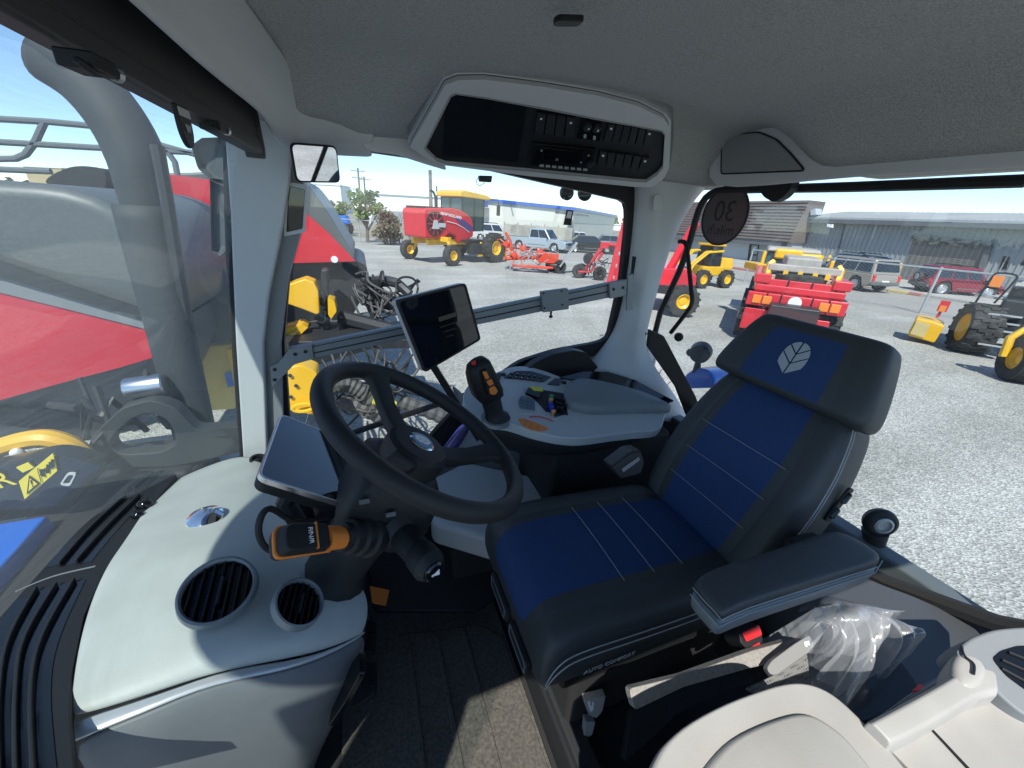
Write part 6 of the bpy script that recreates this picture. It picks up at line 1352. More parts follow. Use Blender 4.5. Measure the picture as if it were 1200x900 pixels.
b = MB(); b.box((1.75, -.1, 1.0), (.08, .7, 1.5), ry(.55)); b.build('guard_plate', M['galv'], t, local=True, bevel=.02)
b = MB(); b.tube([V((-1.3, -.45, 0)), V((-1.3, -.45, .5))], .03, 6); b.build('stand', M['galv'], t, local=True)
for x in (1.35, .95): wheel(t, (x, -.2 if x > 1 else .5, .36), .36, .22, (0, -1, 0), 'darksteel')
p = at(697, 327); t = thing('hay_rake', 'red hay rake with black wheels and grey tine frames', 'rake', p, heading(p, 0)); rg = random.Random(8)
b = MB(); b.tube([V((-.7, 0, .25)), V((-.3, 0, .8)), V((.15, .1, 1.55)), V((.3, .1, 1.7)), V((1.6, .2, 1.62))], .10, 8); b.tube([V((-.9, -.1, .3)), V((-.25, -.1, .35)), V((.2, 0, 1.3))], .07, 6); b.box((.25, .1, 1.65), (.4, .25, .3)); b.build('boom', M['red'], t, local=True, bevel=.01)
for k in range(5):
    b = MB(); b.tube([V((.2, -.1+.1*k, .35+.24*k)), V((1.7, -.1+.1*k, .30+.24*k))], .03, 6)
    for q in range(9): b.tube([V((.25+.17*q, -.1+.1*k, .35+.24*k)), V((.22+.17*q, -.22+.1*k, .12+.24*k))], .012, 4)
    b.build('tine_bar', M['galv'] if k % 2 else M['darksteel'], t, local=True)
b = clutter(MB(), 14, ((-.5, 1.4), (-.2, .4), (.4, 1.3)), (.015, .03), rg); b.build('linkage', M['darksteel'], t, local=True)
b = MB(); b.tube([V((-.05, -.3, 0)), V((.0, -.3, .95))], .035, 6); b.build('stand', M['galv'], t, local=True)
for x, y in ((-.85, -.1), (-.75, .4), (.2, -.35)): wheel(t, (x, y, .34), .34, .2, (.3, -1, 0), 'darksteel')
b = MB(); b.lathe([(.26, -.05), (.3, 0), (.26, .05)], (-.45, -.1, 1.0), (.6, -1, 0), 18); b.build('tine_wheel', M['darksteel'], t, local=True)
p = at(716, 338); t = thing('folded_mower', 'pair of tall red folded mower arms standing upright beside the window post', 'mower', p, heading(p, 0))
for dx, dy, h in ((0, 0, 3.9), (.52, .6, 4.3)):
    b = MB(); b.loft([[V((dx+(z*.08)+x, dy+y, z)) for x, y in ((-w_, -.12), (w_, -.12), (w_, .12), (-w_, .12))] for z, w_ in ((.0, .27), (h*.5, .22), (h*.9, .13), (h, .05))]); fm = b.build('arm_panel', M['red'], t, local=True, bevel=.02)
    for k in range(7): b = MB(); b.box((dx+.04+.04*k, dy-.125, .5+.5*k), (.06, .02, .14)); b.build('slot', M['galv'], fm, local=True)
b = MB(); b.box((.3, .2, .12), (1.3, .7, .24)); b.build('base_frame', M['red'], t, local=True, bevel=.03)
b = MB(); b.box((.95, .9, 2.2), (.3, .3, 4.4)); b.build('yellow_post', M['yellow'], t, local=True, bevel=.03)

# ---- baler behind the rear pillar with red folded wall and a yellow loader past it
p = at(797, 371); t = thing('hay_trailer', 'red hay trailer with a tall red side rack, seen between the pillars', 'trailer', p, heading(p, .0))
wheel(t, (-.05, 0, .5), .5, .4, (.45, -1, 0), 'yellow', lugs=16, rimr=.5)
b = MB(); b.prism([V((x, .0, z)) for x, z in ((-1.2, .85), (.25, .98), (.22, 1.3), (-.1, 1.5), (-1.2, 1.42))], V((-.5, 1.8, .0))); b.build('deck', M['red'], t, local=True, bevel=.05)
b = MB(); b.prism([V((x, .1, z)) for x, z in ((-.95, .9), (-.75, .9), (-.12, 2.75), (-.2, 2.9), (-.3, 2.8))], V((.1, .12, 0))); b.build('side_rack', M['red'], t, local=True, bevel=.03)
b = MB(); b.box((-.5, 1.2, .8), (1.4, 2.4, .3)); b.build('chassis', M['darksteel'], t, local=True, bevel=.03)
p = at(822, 335); t = thing('yellow_loader', 'yellow wheel loader with parallel lift arms behind the red trailer', 'loader', p, heading(p, -2.3)); t.scale = (.72, .72, .72)
for x, y in ((1.1, -.9), (-1.1, -.9), (1.1, .9), (-1.1, .9)): wheel(t, (x, y, .6), .6, .45, (0, 1 if y > 0 else -1, 0), 'yellow', lugs=14)
b = MB(); b.box((-.3, 0, 1.1), (2.6, 1.4, .6)); b.box((-1.2, 0, 1.6), (1.2, 1.4, .7), top=.85); b.build('body', M['yellow'], t, local=True, bevel=.06)
b = MB(); b.loft([[V((x, y, 1.4)) for x, y in ((-.6, -.65), (.5, -.65), (.5, .65), (-.6, .65))], [V((x, y, 2.7)) for x, y in ((-.5, -.6), (.35, -.6), (.35, .6), (-.5, .6))]]); b.build('cab', M['carglass'], t, local=True, bevel=.05)
b = MB(); b.box((-.08, 0, 2.76), (1.1, 1.4, .14)); b.build('cab_roof', M['yellow'], t, local=True, bevel=.04)
for y in (-.75, -.5, .5, .75):
    b = MB(); b.tube([V((-.4, y, 2.4)), V((.9, y, 2.3)), V((2.0, y, 1.5)), V((2.3, y, .6))], .075, 6); b.build('lift_arm', M['yellow'], t, local=True)
b = MB(); b.box((2.5, 0, .55), (.35, 1.9, 1.0)); b.build('attachment', M['yellow'], t, local=True, bevel=.05)
b = MB(); b.tube([V((-.5, .55, 2.8)), V((-.5, .55, 3.6)), V((-.2, .2, 3.9))], .05, 6); b.build('tall_pipe', M['yellow'], t, local=True)

# ---- red flat bed machine with yellow rack and cab, straight behind the head rest
pL, pR = P(878, 346, z=G+1.12), P(989, 363, z=G+1.12); mid_ = (pL+pR)/2; mid_.z = G; yw = R(-51)
t = thing('bale_wagon', 'red self propelled bale wagon with yellow rack and yellow cab seen from behind', 'wagon', mid_, yw)   # local x right, y away
WW = (pR-pL).length
B = lambda n, m, b, par=None, **k: b.build(n, M[m], par or t, local=True, **k)
for s in (-1, 1):
    wheel(t, (s*(WW/2-.15), .55, .62), .62, .5, (s, 0, 0), 'darksteel', lugs=16, rimr=.5); wheel(t, (s*(WW/2-.25), 4.8, .6), .6, .45, (s, 0, 0), 'darksteel', lugs=16)
b = MB(); b.box((0, -.20, 1.12), (WW*1.02, .14, .34)); bp_ = B('rear_bumper', 'red', b, bevel=.03)
for s in (-1, 1):
    for k in (0, 1):
        b = MB(); b.box((s*(WW*.40-.22*k), -.285, 1.12), (.19, .04, .2)); B('tail_lamp', 'orange', b, bp_, bevel=.015)
for x in (-.5, -.25, .28, .55):
    b = MB(); b.box((x*WW*.6, -.275, 1.12), (.03, .02, .34)); B('bumper_seam', 'black', b, bp_)
b = MB(); b.lathe([(.14, 0), (.14, .03), (.0005, .035)], (0, -.27, 1.14), (0, -1, 0), 20); B('speed_disc', 'white', b, bp_)
b = MB(); b.box((0, .9, 1.40), (WW*.92, 2.2, .16)); B('bed', 'red', b, bevel=.03)
b = MB(); b.box((0, -.10, 1.45), (WW*.9, .10, .34)); tg_ = B('tailboard', 'red', b, bevel=.02)
for x in (-.36, -.12, .12, .36): b = MB(); b.box((x*WW, -.16, 1.45), (.03, .03, .34)); B('board_joint', 'black', b, tg_)
for s in (-1, 1):
    b = MB(); b.box((s*WW*.40, 1.6, 1.62), (WW*.18, 3.6, .22)); B('side_deck', 'red', b, bevel=.03)
b = MB(); b.box((0, 1.5, .85), (1.0, 4.5, .5)); b.box((0, -.05, .75), (WW*.6, .2, .25)); b.box((0, .55, .62), (WW*.8, .2, .2)); B('chassis', 'darksteel', b, bevel=.04)
for s, w_ in ((-1, .75), (1, .8)):
    b = MB(); b.box((s*WW*.31 if s < 0 else WW*.20, -.3, .62 if s < 0 else .72), (w_, .04, .55 if s < 0 else .2), rx(.1)); B('mud_flap', 'red', b, bevel=.02)
for s in (-1, 1):
    b = MB(); b.tube([V((s*.72, .15, 1.5)), V((s*.72, .25, 1.95)), V((s*.66, .3, 2.0))], .08, 6); b.box((s*.72, .3, 1.55), (.28, .6, .16)); B('rack_post', 'yellow', b)
M['beamgrey'] = mat('worn grey beam', (.40, .37, .33), .6, var=(4, (.30, .27, .24)))
for z, y, h in ((1.88, .25, .17), (1.62, .3, .17)):
    b = MB(); b.box((0, y, z), (1.5, .22, h)); B('cross_beam', 'beamgrey', b, bevel=.03)
b = MB(); b.lathe([(.5, -.15), (.62, -.1), (.62, .1), (.5, .15)], (0, .5, 1.62), (0, 0, 1), 28); B('turntable', 'tyre', b)
for x in (-.35, -.05, .25, .5): b = MB(); b.box((x, .12, 1.76), (.10, .1, .12)); B('rack_tooth', 'yellow', b)
b = MB(); b.box((0, 1.4, 2.0), (.75, 1.6, .26)); B('transverse_box', 'beamgrey', b, bevel=.05)
cb_ = MB(); cb_.loft([[V((x, y, 1.3)) for x, y in ((-.85, 4.0), (.75, 4.0), (.75, 5.7), (-.85, 5.7))], [V((x, y, 2.12)) for x, y in ((-.74, 4.1), (.64, 4.1), (.64, 5.5), (-.74, 5.5))]]); cab2 = B('cab', 'tealglass', cb_, bevel=.06)
b = MB(); b.box((-.05, 4.8, 2.18), (1.5, 1.7, .14), top=.94); B('cab_roof', 'beamgrey', b, cab2, bevel=.06)
b = MB(); b.box((-.18, 3.85, 2.06), (.75, .22, .32)); b.box((.42, 3.8, 1.98), (.6, .2, .30)); B('cab_back', 'yellow', b, cab2, bevel=.08, seg=3)
for x in (-.82, .72): b = MB(); b.tube([V((x, 3.95, 1.3)), V((x, 4.05, 2.1))], .06, 6); B('cab_post', 'yellow', b, cab2)
b = MB(); b.box((-1.0, 3.4, 1.65), (.3, .8, .22), rz(.5)); b.box((.95, 3.4, 1.7), (.10, .10, .6)); B('guard', 'yellow', b, bevel=.03)

# ---- big red and yellow harvester at the right edge, seen from behind
pB, pF = at(1128, 412), at(1180, 445); d_ = (pF-pB).normalized()
t = thing('harvester', 'red harvester with black steps, huge tyre and ribbed yellow forked wheel', 'harvester', pB, heading(pB, 0)); lx = heading(pB, 0)
B = lambda n, m, b, par=None, **k: b.build(n, M[m], par or t, local=True, **k)
t.scale = (.82, .82, .82); q = (Matrix.Rotation(-lx, 3, 'Z') @ (pF-pB))/.82
wheel(t, (0, 0, .78), .78, .75, (-1, -.35, 0), 'yellow', lugs=16, rimr=.6, name='drive_wheel')
wheel(t, (q.x+.08, q.y, .6), .6, .52, (-1, -.45, 0), 'yellow', ribs=6, rimr=.5, name='caster_wheel')
b = MB(); b.tube([V((q.x-.28, q.y-.1, .58)), V((q.x-.34, q.y-.05, 1.08)), V((q.x-.2, q.y, 1.32)), V((q.x+.25, q.y+.1, 1.34)), V((q.x+1.2, q.y+.3, 1.45))], .095, 6); B('caster_fork', 'yellow', b, bevel=.02)
b = MB(); b.box((q.x+.8, q.y+.5, 1.15), (1.3, .3, .35), rz(.2)); B('rear_axle', 'yellow', b, bevel=.03)
b = MB(); b.prism([V((x, -.1, z)) for x, z in ((-1.42, .2), (-.70, .10), (-.66, .72), (-1.0, .80), (-1.40, .82))], V((-.1, 1.2, 0))); B('header_end', 'yellow', b, bevel=.05)
b = MB(); b.prism([V((x, -.115, z)) for x, z in ((-1.37, .28), (-1.0, .22), (-1.0, .70), (-1.35, .74))], V((0, -.02, 0))); B('header_panel', 'kerbyel', b)
b = MB(); b.tube([V((-.95, .3, .9)), V((-.92, .3, 1.35))], .04, 6); b.box((-.92, .25, 1.3), (.24, .06, .36)); B('marker_flag', 'redplain', b); b = MB(); b.box((-.92, .21, 1.22), (.16, .02, .2)); B('marker_lamp', 'orange', b)
for k in range(5):
    b = MB(); b.box((.55+.14*k*0+.1*(4-k)*-.3, -.25-.05*k, .45+.25*(4-k)*.9), (.8, .35, .05), rz(.25)); B('step', 'darksteel', b, bevel=.01)
    b = MB(); b.box((.55+.1*(4-k)*-.3, -.44-.05*k, .45+.25*(4-k)*.9), (.7, .03, .05), rz(.25)); B('step_edge', 'galv', b)
b = MB(); b.box((.9, .6, 1.2), (1.3, 1.4, 1.2)); b.box((1.4, 1.2, 1.7), (2.2, 1.6, .9)); B('lower_body', 'darksteel', b, bevel=.08)
b = MB(); b.prism([V((x, -.1, z)) for x, z in ((1.15, 1.25), (1.35, 2.1), (2.6, 2.75), (4.2, 2.75), (4.2, 1.25))], V((.2, 2.0, 0))); B('red_shroud', 'red', b, bevel=.08)
b = MB(); b.box((.35, .7, 1.75), (1.5, .7, .06)); B('platform', 'cream', b, bevel=.01)
for x in (.50, .92): b = MB(); b.box((x, .95, 2.08), (.36, .06, .52), rx(-.3)); B('white_panel', 'cream', b, bevel=.02)
for pts in ([(-.28, .2, 1.55), (-.22, .2, 2.35), (-.12, .2, 2.5), (.22, .25, 2.48), (.26, .25, 2.3), (.1, .2, 1.6)], [(-.22, .25, 2.05), (.2, .25, 2.0)], [(.3, .2, 1.6), (.42, .2, 2.1), (.8, .25, 2.1)]):
    b = MB(); b.tube(spline([V(x) for x in pts], 3), .028, 6); B('handrail', 'black', b)
b = MB(); b.box((-.08, .18, 2.25), (.24, .03, .34)); B('orange_reflector', 'orange', b, bevel=.01)
b = MB(); b.tube(spline([V(x) for x in ((.42, .3, 3.1), (.45, .3, 3.5), (.6, .3, 3.62), (.9, .3, 3.58), (1.5, .4, 3.6), (2.3, .5, 3.4), (2.5, .6, 2.6))], 3), .03, 6); b.box((1.0, .3, 3.58), (.2, .1, .12)); B('mirror_arm', 'black', b); b = MB(); b.box((.36, .28, 3.0), (.26, .1, .5), ry(.25)); B('mirror', 'gloss', b, bevel=.03)

# ---- far blue tractor behind the baler nose
p = at(388, 275); t = thing('blue_tractor', 'far blue tractor half hidden behind the dark baler nose', 'tractor', p, heading(p, -.5))
B = lambda n, m, b, par=None, **k: b.build(n, M[m], par or t, local=True, **k)
for x, y, r in ((-1.2, -.9, .95), (-1.2, .9, .95), (1.3, -.8, .7), (1.3, .8, .7)): wheel(t, (x, y, r), r, .5, (0, 1 if y > 0 else -1, 0), 'whitewall', lugs=14)
b = MB(); b.box((1.0, 0, 1.5), (2.2, .95, .8), top=.85); B('bonnet', 'blue', b, bevel=.1, seg=3)
b = MB(); b.box((-.9, 0, 2.2), (1.5, 1.5, 1.5), top=.9); B('cab', 'carglass', b, bevel=.06)
b = MB(); b.box((-.9, 0, 3.02), (1.8, 1.7, .2)); B('cab_roof', 'blue', b, bevel=.06)
for s in (-1, 1): b = MB(); b.box((-1.2, s*.9, 2.0), (1.7, .5, .14)); B('fender', 'blue', b, bevel=.05)

# ---- the two big balers parked beside the cab
M['greyhood'] = mat('charcoal machine hood', (.095, .105, .103), .45, var=(1.5, (.105, .115, .112)), rvar=.05)
def slab(b, px, y, dep, r=0, k=3):
    pts = [P(u, v, y=y) for u, v in px]
    if r: pts = roundpoly(pts, r, k)
    return b.prism(pts, V((0, dep, 0)))
YA = 5.2
M['ringed'] = mat('grey ribbed hose', (.07, .07, .068), .65)
t = thing('big_baler', 'big red baler with a long charcoal nose and yellow frame beside the windrower', 'baler', P(380, 420, y=YA))
b = MB(); slab(b, [(60, 200), (200, 203), (320, 198), (352, 206), (366, 222), (384, 248), (404, 281), (421, 307), (345, 309), (250, 320), (60, 320)], YA, 2.2, .15); nose_ = b.build('nose_hood', M['greyhood'], t, bevel=.10, seg=3)
b = MB(); slab(b, [(150, 203), (205, 205), (262, 213), (310, 221), (350, 242), (385, 273), (417, 306), (345, 308), (262, 322), (150, 310)], YA-.03, -.02); rp_ = b.build('red_panel', M['red'], t)
b = MB(); slab(b, [(150, 255), (205, 260), (270, 271), (270, 284), (230, 281), (150, 270)], YA-.052, -.012); b.build('dark_stripe', M['greyhood'], rp_)
for a_, c_2 in (((150, 252), (275, 268)), ((150, 273), (275, 288))):
    b = MB(); slab(b, [a_, c_2, (c_2[0], c_2[1]+1.5), (a_[0], a_[1]+1.5)], YA-.052, -.012); b.build('white_line', M['white'], rp_)
b = MB(); b.lathe([(.038, 0), (.038, .012), (.0005, .014)], P(392, 304, y=YA-.05), (0, -1, 0), 20); b.build('round_badge', M['white'], rp_)
b = MB(); slab(b, [(333, 309), (420, 306), (430, 312), (432, 330), (424, 350), (412, 372), (395, 388), (388, 372), (375, 345), (333, 345)], YA+.1, 1.8, .05); b.build('lower_housing', M['darksteel'], t, bevel=.05)
b = MB(); slab(b, [(230, 322), (333, 309), (420, 306), (432, 330), (395, 390), (330, 440), (230, 470)], YA+1.2, 1.0); b.build('rear_housing', M['rubber'], t, bevel=.05)
yl = [[(333, 336), (345, 331), (357, 327), (368, 331), (373, 341), (374.5, 367), (371, 369), (353, 362), (333, 355)], [(384, 349), (392, 353), (394.5, 365), (388, 374), (384.5, 369)], [(333, 386), (353, 380), (361, 384), (347, 397), (334, 405)]]
for px_ in yl: b = MB(); slab(b, px_, YA-.7, .25, .012); b.build('yellow_bracket', M['yellow'], t, bevel=.02)
b = MB(); slab(b, [(376, 316), (384, 316), (386, 385), (379, 398), (375, 392)], YA-.55, .2); b.build('strut', M['darksteel'], t, bevel=.02)
for u, v in ((375, 345), (376, 350), (377, 366), (377, 373)): b = MB(); b.lathe([(.05, 0), (.05, .05), (.0005, .052)], P(u, v, y=YA-.58), (0, -1, 0), 8); b.build('bolt', M['darksteel'], t)
b = MB(); b.tube([P(400, 372, y=YA-.4), P(470, 390, y=YA-.8), P(520, 400, y=YA-1.1)], .09, 8); b.tube([P(425, 332, y=YA-.2), P(437, 362, y=YA-.3), P(452, 392, y=YA-.6)], .07, 8); b.tube([P(430, 350, y=YA-.2), P(500, 372, y=YA-.8)], .06, 8); b.box(P(408, 392, y=YA-.6), (1.5, .8, .10), rz(-.1)); b.build('drawbar', M['darksteel'], t, bevel=.01)
b = MB(); slab(b, [(333, 400), (365, 395), (450, 380), (470, 384), (470, 400), (333, 440)], YA-.5, .8); b.build('hitch_frame', M['greyhood'], t, bevel=.03)
b = MB(); b.tube([P(428, 330, y=YA-.3), P(452, 329, y=YA-.5), P(466, 332, y=YA-.6), P(480, 345, y=YA-.7)], .055, 8); b.build('drive_shaft', M['darksteel'], t)
b = MB(); b.loop([P(477, 337, y=YA-.7)+V((.12*math.cos(k*PI/10), .03*math.sin(k), .12*math.sin(k*PI/10))) for k in range(20)], .012, 6); b.build('hose_ring', M['hose'], t)
rg = random.Random(4)
for k in range(26):
    u0, v0 = rg.uniform(410, 440), rg.uniform(318, 350); pts = [P(u0, v0, y=YA-.3)]+[P(u0+j*rg.uniform(8, 20), v0+rg.uniform(-12, 26)+j*4, y=YA-.3-.12*j) for j in (1, 2, 3)]
    b = MB(); b.tube(spline(pts, 5), rg.uniform(.009, .016), 6); b.build('hose', M['hose'] if k % 3 else M['ringed'], t)
for k in range(26):
    u0, v0 = rg.uniform(335, 440), rg.uniform(395, 440); pts = [P(u0, v0, y=YA-1.2), P(u0+rg.uniform(5, 25), v0+rg.uniform(15, 40), y=YA-1.5), P(u0+rg.uniform(15, 45), v0+rg.uniform(20, 70), y=YA-1.7), P(u0+rg.uniform(40, 75), v0+rg.uniform(-10, 50), y=YA-1.5)]
    b = MB(); b.tube(spline(pts, 6), rg.uniform(.008, .014), 6); b.build('hose', M['hose'] if k % 3 else M['ringed'], t)
for pts in ([(385, 455), (405, 450), (425, 460), (445, 480)], [(398, 470), (430, 480), (462, 500)], [(470, 470), (510, 485), (540, 500), (535, 520)]):
    b = MB(); c_ = spline([P(u, v, y=YA-1.6) for u, v in pts], 8); b.tube(c_, [.085 if i % 2 else .07 for i in range(len(c_))], 10); b.build('corrugated_hose', M['ringed'], t, ang=10)
b = MB(); b.tube([P(438, 468, y=YA-1.7), P(463, 475, y=YA-1.7)], [.05, .04], 8); b.build('yellow_coupler', M['neon'], t)
b = MB(); slab(b, [(333, 432), (352, 428), (372, 436), (370, 487), (333, 480)], 3.0, .2, .03); yb = b.build('yellow_plate', M['yellow'], t, bevel=.02)
b = MB(); b.loop([P(355, 478, y=2.95)+V((.07*math.cos(k*PI/8), 0, .03*math.sin(k*PI/8))) for k in range(16)], .014, 6); b.build('tie_ring', M['yellow'], yb)
for u, v in ((340, 440), (347, 452), (341, 465)): b = MB(); b.lathe([(.014, 0), (.014, .004), (.0005, .005)], P(u, v, y=2.985), (0, -1, 0), 8); b.build('bolt_hole', M['darksteel'], yb)
for x, y in ((-3.4, YA+.3), (-3.4, YA+2.0), (-5.2, YA+.3)): wheel(t, (x, y, G+.65), .65, .6, (0, -1, 0), 'yellow', lugs=16, local=False)

YB = 2.75
t = thing('near_baler', 'charcoal and red baler hood filling the windscreen view, with handrails on top', 'baler', P(100, 400, y=YB))
top_b = [(-420, 190), (-60, 206), (0, 211), (40, 214), (72, 219), (105, 229), (132, 242), (158, 261), (180, 286), (197, 315), (207, 340), (210, 374), (196, 382), (178, 384)]
b = MB(); slab(b, top_b+[(100, 390), (-420, 330)], YB, 1.7); b.build('hood', M['greyhood'], t, bevel=.09, seg=3)
b = MB(); slab(b, [(-420, 230), (0, 304), (85, 334), (168, 361), (174, 374), (100, 352), (0, 322), (-420, 255)], YB-.06, -.03); b.build('dark_band', M['darksteel'], t)
b = MB(); slab(b, [(-420, 255), (0, 322), (100, 352), (174, 374), (178, 386), (100, 366), (0, 341), (-420, 275)], YB-.05, -.02); b.build('pale_band', M['trim_dark'], t)
b = MB(); slab(b, [(-420, 275), (0, 341), (100, 366), (174, 386), (180, 418), (140, 430), (90, 443), (0, 468), (-420, 560)], YB-.04, -.02); b.build('red_panel', M['red'], t)
b = MB(); slab(b, [(-420, 500), (0, 440), (150, 400), (205, 378), (215, 420), (190, 470), (130, 500), (0, 520), (-420, 620)], YB+.2, 1.2); b.build('lower_body', M['greyhood'], t, bevel=.03)
b = MB(); slab(b, [(-420, 540), (0, 478), (60, 480), (130, 500), (100, 512), (0, 497), (-420, 580)], YB+.15, .05); b.build('lower_gap', M['rubber'], t)
b = MB(); slab(b, [(196, 262), (218, 268), (238, 282), (256, 302), (268, 326), (272, 403), (246, 404), (224, 392), (205, 350)], YB+.9, .9, .08); ns = b.build('nose_cover', M['greyhood'], t, bevel=.06, seg=3)
b = MB(); c_ = P(228, 302, y=YB+.85); b.lathe([(.115, 0), (.11, .012), (.0005, .02)], c_, (.35, -1, .1), 24); em = b.build('chrome_emblem', M['chrome'], ns); em.scale = (1, 1, 1)
b = MB(); slab(b, [(232, 404), (272, 403), (276, 480), (246, 482)], YB+1.0, .5); b.build('ochre_plate', M['kerbyel'], t, bevel=.02)
b = MB(); slab(b, [(266, 410), (274, 408), (276, 430), (270, 428)], YB+.98, .02); b.build('yellow_tip', M['yellow'], t)
b = MB(); slab(b, [(263, 438), (270, 436), (274, 452), (267, 454)], YB+.97, .01); b.build('blue_label', M['blue'], t)
b = MB(); slab(b, [(48, 214), (62, 203), (82, 195), (100, 194), (125, 198), (125, 232), (90, 226)], YB+1.5, .3, .08); tp2 = b.build('top_box', M['rubber'], t, bevel=.04)
M['rail_steel'] = mat('weathered rail steel', (.12, .135, .145), .5)
for pts in ([(-60, 137), (0, 139.5), (60, 143), (112, 148), (228, 181)], [(-60, 164), (0, 166.5), (60, 170), (110, 173), (230, 179)], [(52, 143), (42, 165), (30, 181), (18, 186), (-30, 187)], [(-60, 197), (0, 198.5), (60, 201)], [(195, 176), (205, 190), (208, 205)]):
    b = MB(); b.tube([P(u, v, y=YB+1.2) for u, v in pts], .020, 8); b.build('handrail', M['rail_steel'], t)

# ---- this tractor's own bonnet, exhaust and mirrors outside the glass
t = thing('tractor_bonnet', 'blue bonnet of the tractor with a black side box and yellow warning sticker', 'bonnet', (-1.6, .7, -1.4))
b = MB(); zt = -.872; pts = [P(82, 596, z=zt), P(0, 690, z=zt)]; 
b.loft([[V((-3.2, .25, zt-.5)), V((-.86, .25, zt-.5)), V((-.86, 1.28, zt-.5)), V((-3.2, 1.28, zt-.5))], [V((-3.2, .28, zt-.05)), V((-.86, .28, zt-.05)), V((-.92, 1.29, zt-.05)), V((-3.2, 1.26, zt-.05))], [V((-3.2, .36, zt)), V((-.865, .36, zt)), V((-.925, 1.28, zt)), V((-3.2, 1.20, zt))]]); b.build('top_panel', M['blue'], t, bevel=.008)
b = MB(); b.box((-.82, 1.0, -.965), (.42, 1.3, .10)); b.box((-1.25, 1.60, -.95), (1.2, .28, .10)); b.build('cowl', M['rubber'], t, bevel=.02)
b = MB(); slab(b, [(-160, 640), (0, 598), (84, 597), (108, 566), (126, 549), (104, 541), (62, 531), (0, 546), (-160, 575)], 1.30, .06, .03); bx2 = b.build('side_box', M['gloss'], t, bevel=.015)
yb_ = 1.296
b = MB(); slab(b, [(23, 563), (63, 530), (68, 551), (30, 584)], yb_, -.004); wl = b.build('warning_sticker', M['tag_yellow'], bx2)
def inlab(s, t_): return quad((23, 563), (63, 530), (68, 551), (30, 584), s, t_)
def lab(px_, m, nm, lift=.006): b = MB(); slab(b, px_, yb_-lift, -.001); return b.build(nm, M[m], wl)
lab([inlab(.06, .88), inlab(.46, .88), inlab(.26, .12)], 'gloss', 'warning_triangle')
lab([inlab(.13, .80), inlab(.40, .80), inlab(.26, .28)], 'tag_yellow', 'triangle_field', .0075)
lab([inlab(.245, .40), inlab(.285, .40), inlab(.275, .64), inlab(.255, .64)], 'gloss', 'exclamation', .009); lab([inlab(.25, .69), inlab(.28, .69), inlab(.28, .75), inlab(.25, .75)], 'gloss', 'exclamation_dot', .009)
lab([inlab(.495, .1), inlab(.51, .1), inlab(.51, .9), inlab(.495, .9)], 'gloss', 'divider')
b = MB()
for pts in ([(.58, .3), (.6, .7)], [(.55, .55), (.66, .45)], [(.68, .4), (.72, .7), (.78, .35)], [(.82, .6), (.93, .3)], [(.84, .3), (.9, .65)]): b.tube([P(*inlab(*q_), y=yb_-.006) for q_ in pts], .0035, 5)
b.build('hand_pictogram', M['gloss'], wl)
b = MB(); slab(b, [(20, 547), (34, 541), (41, 547), (28, 553)], yb_, -.004); b.build('small_sticker', M['tag_yellow'], bx2)
lettering(bx2, 'R', .07, P(3, 563, y=yb_-.003), P(12, 561, y=yb_)-P(-4, 565, y=yb_), V((0, 0, 1)), M['tag_yellow'])
b = MB(); b.ring(roundpoly([P(u, v, y=yb_) for u, v in ((71, 567), (80, 553), (91, 553), (83, 569))], .008), roundpoly([P(u, v, y=yb_) for u, v in ((74, 565.5), (81.5, 555.5), (88, 555.5), (81.5, 566.5))], .006), V((0, -.005, 0))); b.build('slot_ring', M['trim'], bx2)
b = MB(); b.tube(spline([P(u, v, y=1.43) for u, v in ((-120, 560), (-30, 535), (0, 525), (30, 516), (58, 514), (85, 523), (102, 538), (113, 553))], 5), .028, 10); tag(b.build('yellow_hose', M['yellow']), 'thick yellow hose arching over the black bonnet box', 'hose')
b = MB(); b.lathe([(.014, 0), (.015, .018), (.010, .028), (.0005, .03)], P(26, 534, y=1.40), (-.2, -.4, .9), 12); b.build('white_cap', M['white'], bx2, bevel=.003)
ex = thing('exhaust_stack', 'grey exhaust stack with a curved outlet outside the windscreen', 'exhaust', P(235, 530, y=1.75))
M['stack'] = mat('grey stack coating', (.032, .038, .041), .7, 0, var=(2, (.028, .033, .036)), rvar=.1)
pc_ = spline([P(u, v, y=y_) for u, v, y_ in ((243, 545, 1.72), (224, 460, 1.74), (205, 380, 1.76), (187, 310, 1.78), (170, 240, 1.8), (158, 180, 1.82), (132, 132, 1.84), (96, 92, 1.86), (58, 66, 1.88))], 4)
b = MB(); b.tube(pc_, [.05 if i < 12 else .05+.03*min(1, (i-12)/8) for i in range(len(pc_))], 22, cap=False); b.build('pipe', M['stack'], ex, solid=.006, ang=60)
gd = [p_+V((.02, -.1, 0)) for p_ in pc_[2:17]]
b = MB(); b.grid([[p_+V((.07*math.cos(a), -.0-.05*math.sin(a), 0)) for a in [PI*k/6 for k in range(7)]] for p_ in gd]); b.build('heat_shield', M['stack'], ex, solid=.004, ang=60)
b = MB(); b.tube([P(u, v, y=1.66) for u, v in ((184, 170), (195, 230), (209, 320), (222, 390), (244, 500))], .018, 8); b.build('shield_edge', M['darksteel'], ex)
b = MB(); b.lathe([(.12, 0), (.12, .03), (.09, .05)], P(252, 538, y=1.72)-V((0, 0, .04)), (0, 0, 1), 20); b.build('collar', M['trim'], ex)
t = thing('stack_bracket', 'grey ring shaped bracket holding a bright cylinder at the foot of the exhaust', 'bracket', P(190, 530, y=1.6))
pz = -.80; orr = [(101, 522), (118, 500), (142, 478), (176, 468), (206, 478), (230, 505), (282, 500), (284, 530), (200, 548), (140, 548), (112, 540)]; irr = [(128, 520), (138, 505), (156, 490), (176, 484), (196, 492), (204, 508), (206, 516), (204, 522), (190, 530), (150, 533), (134, 530)]
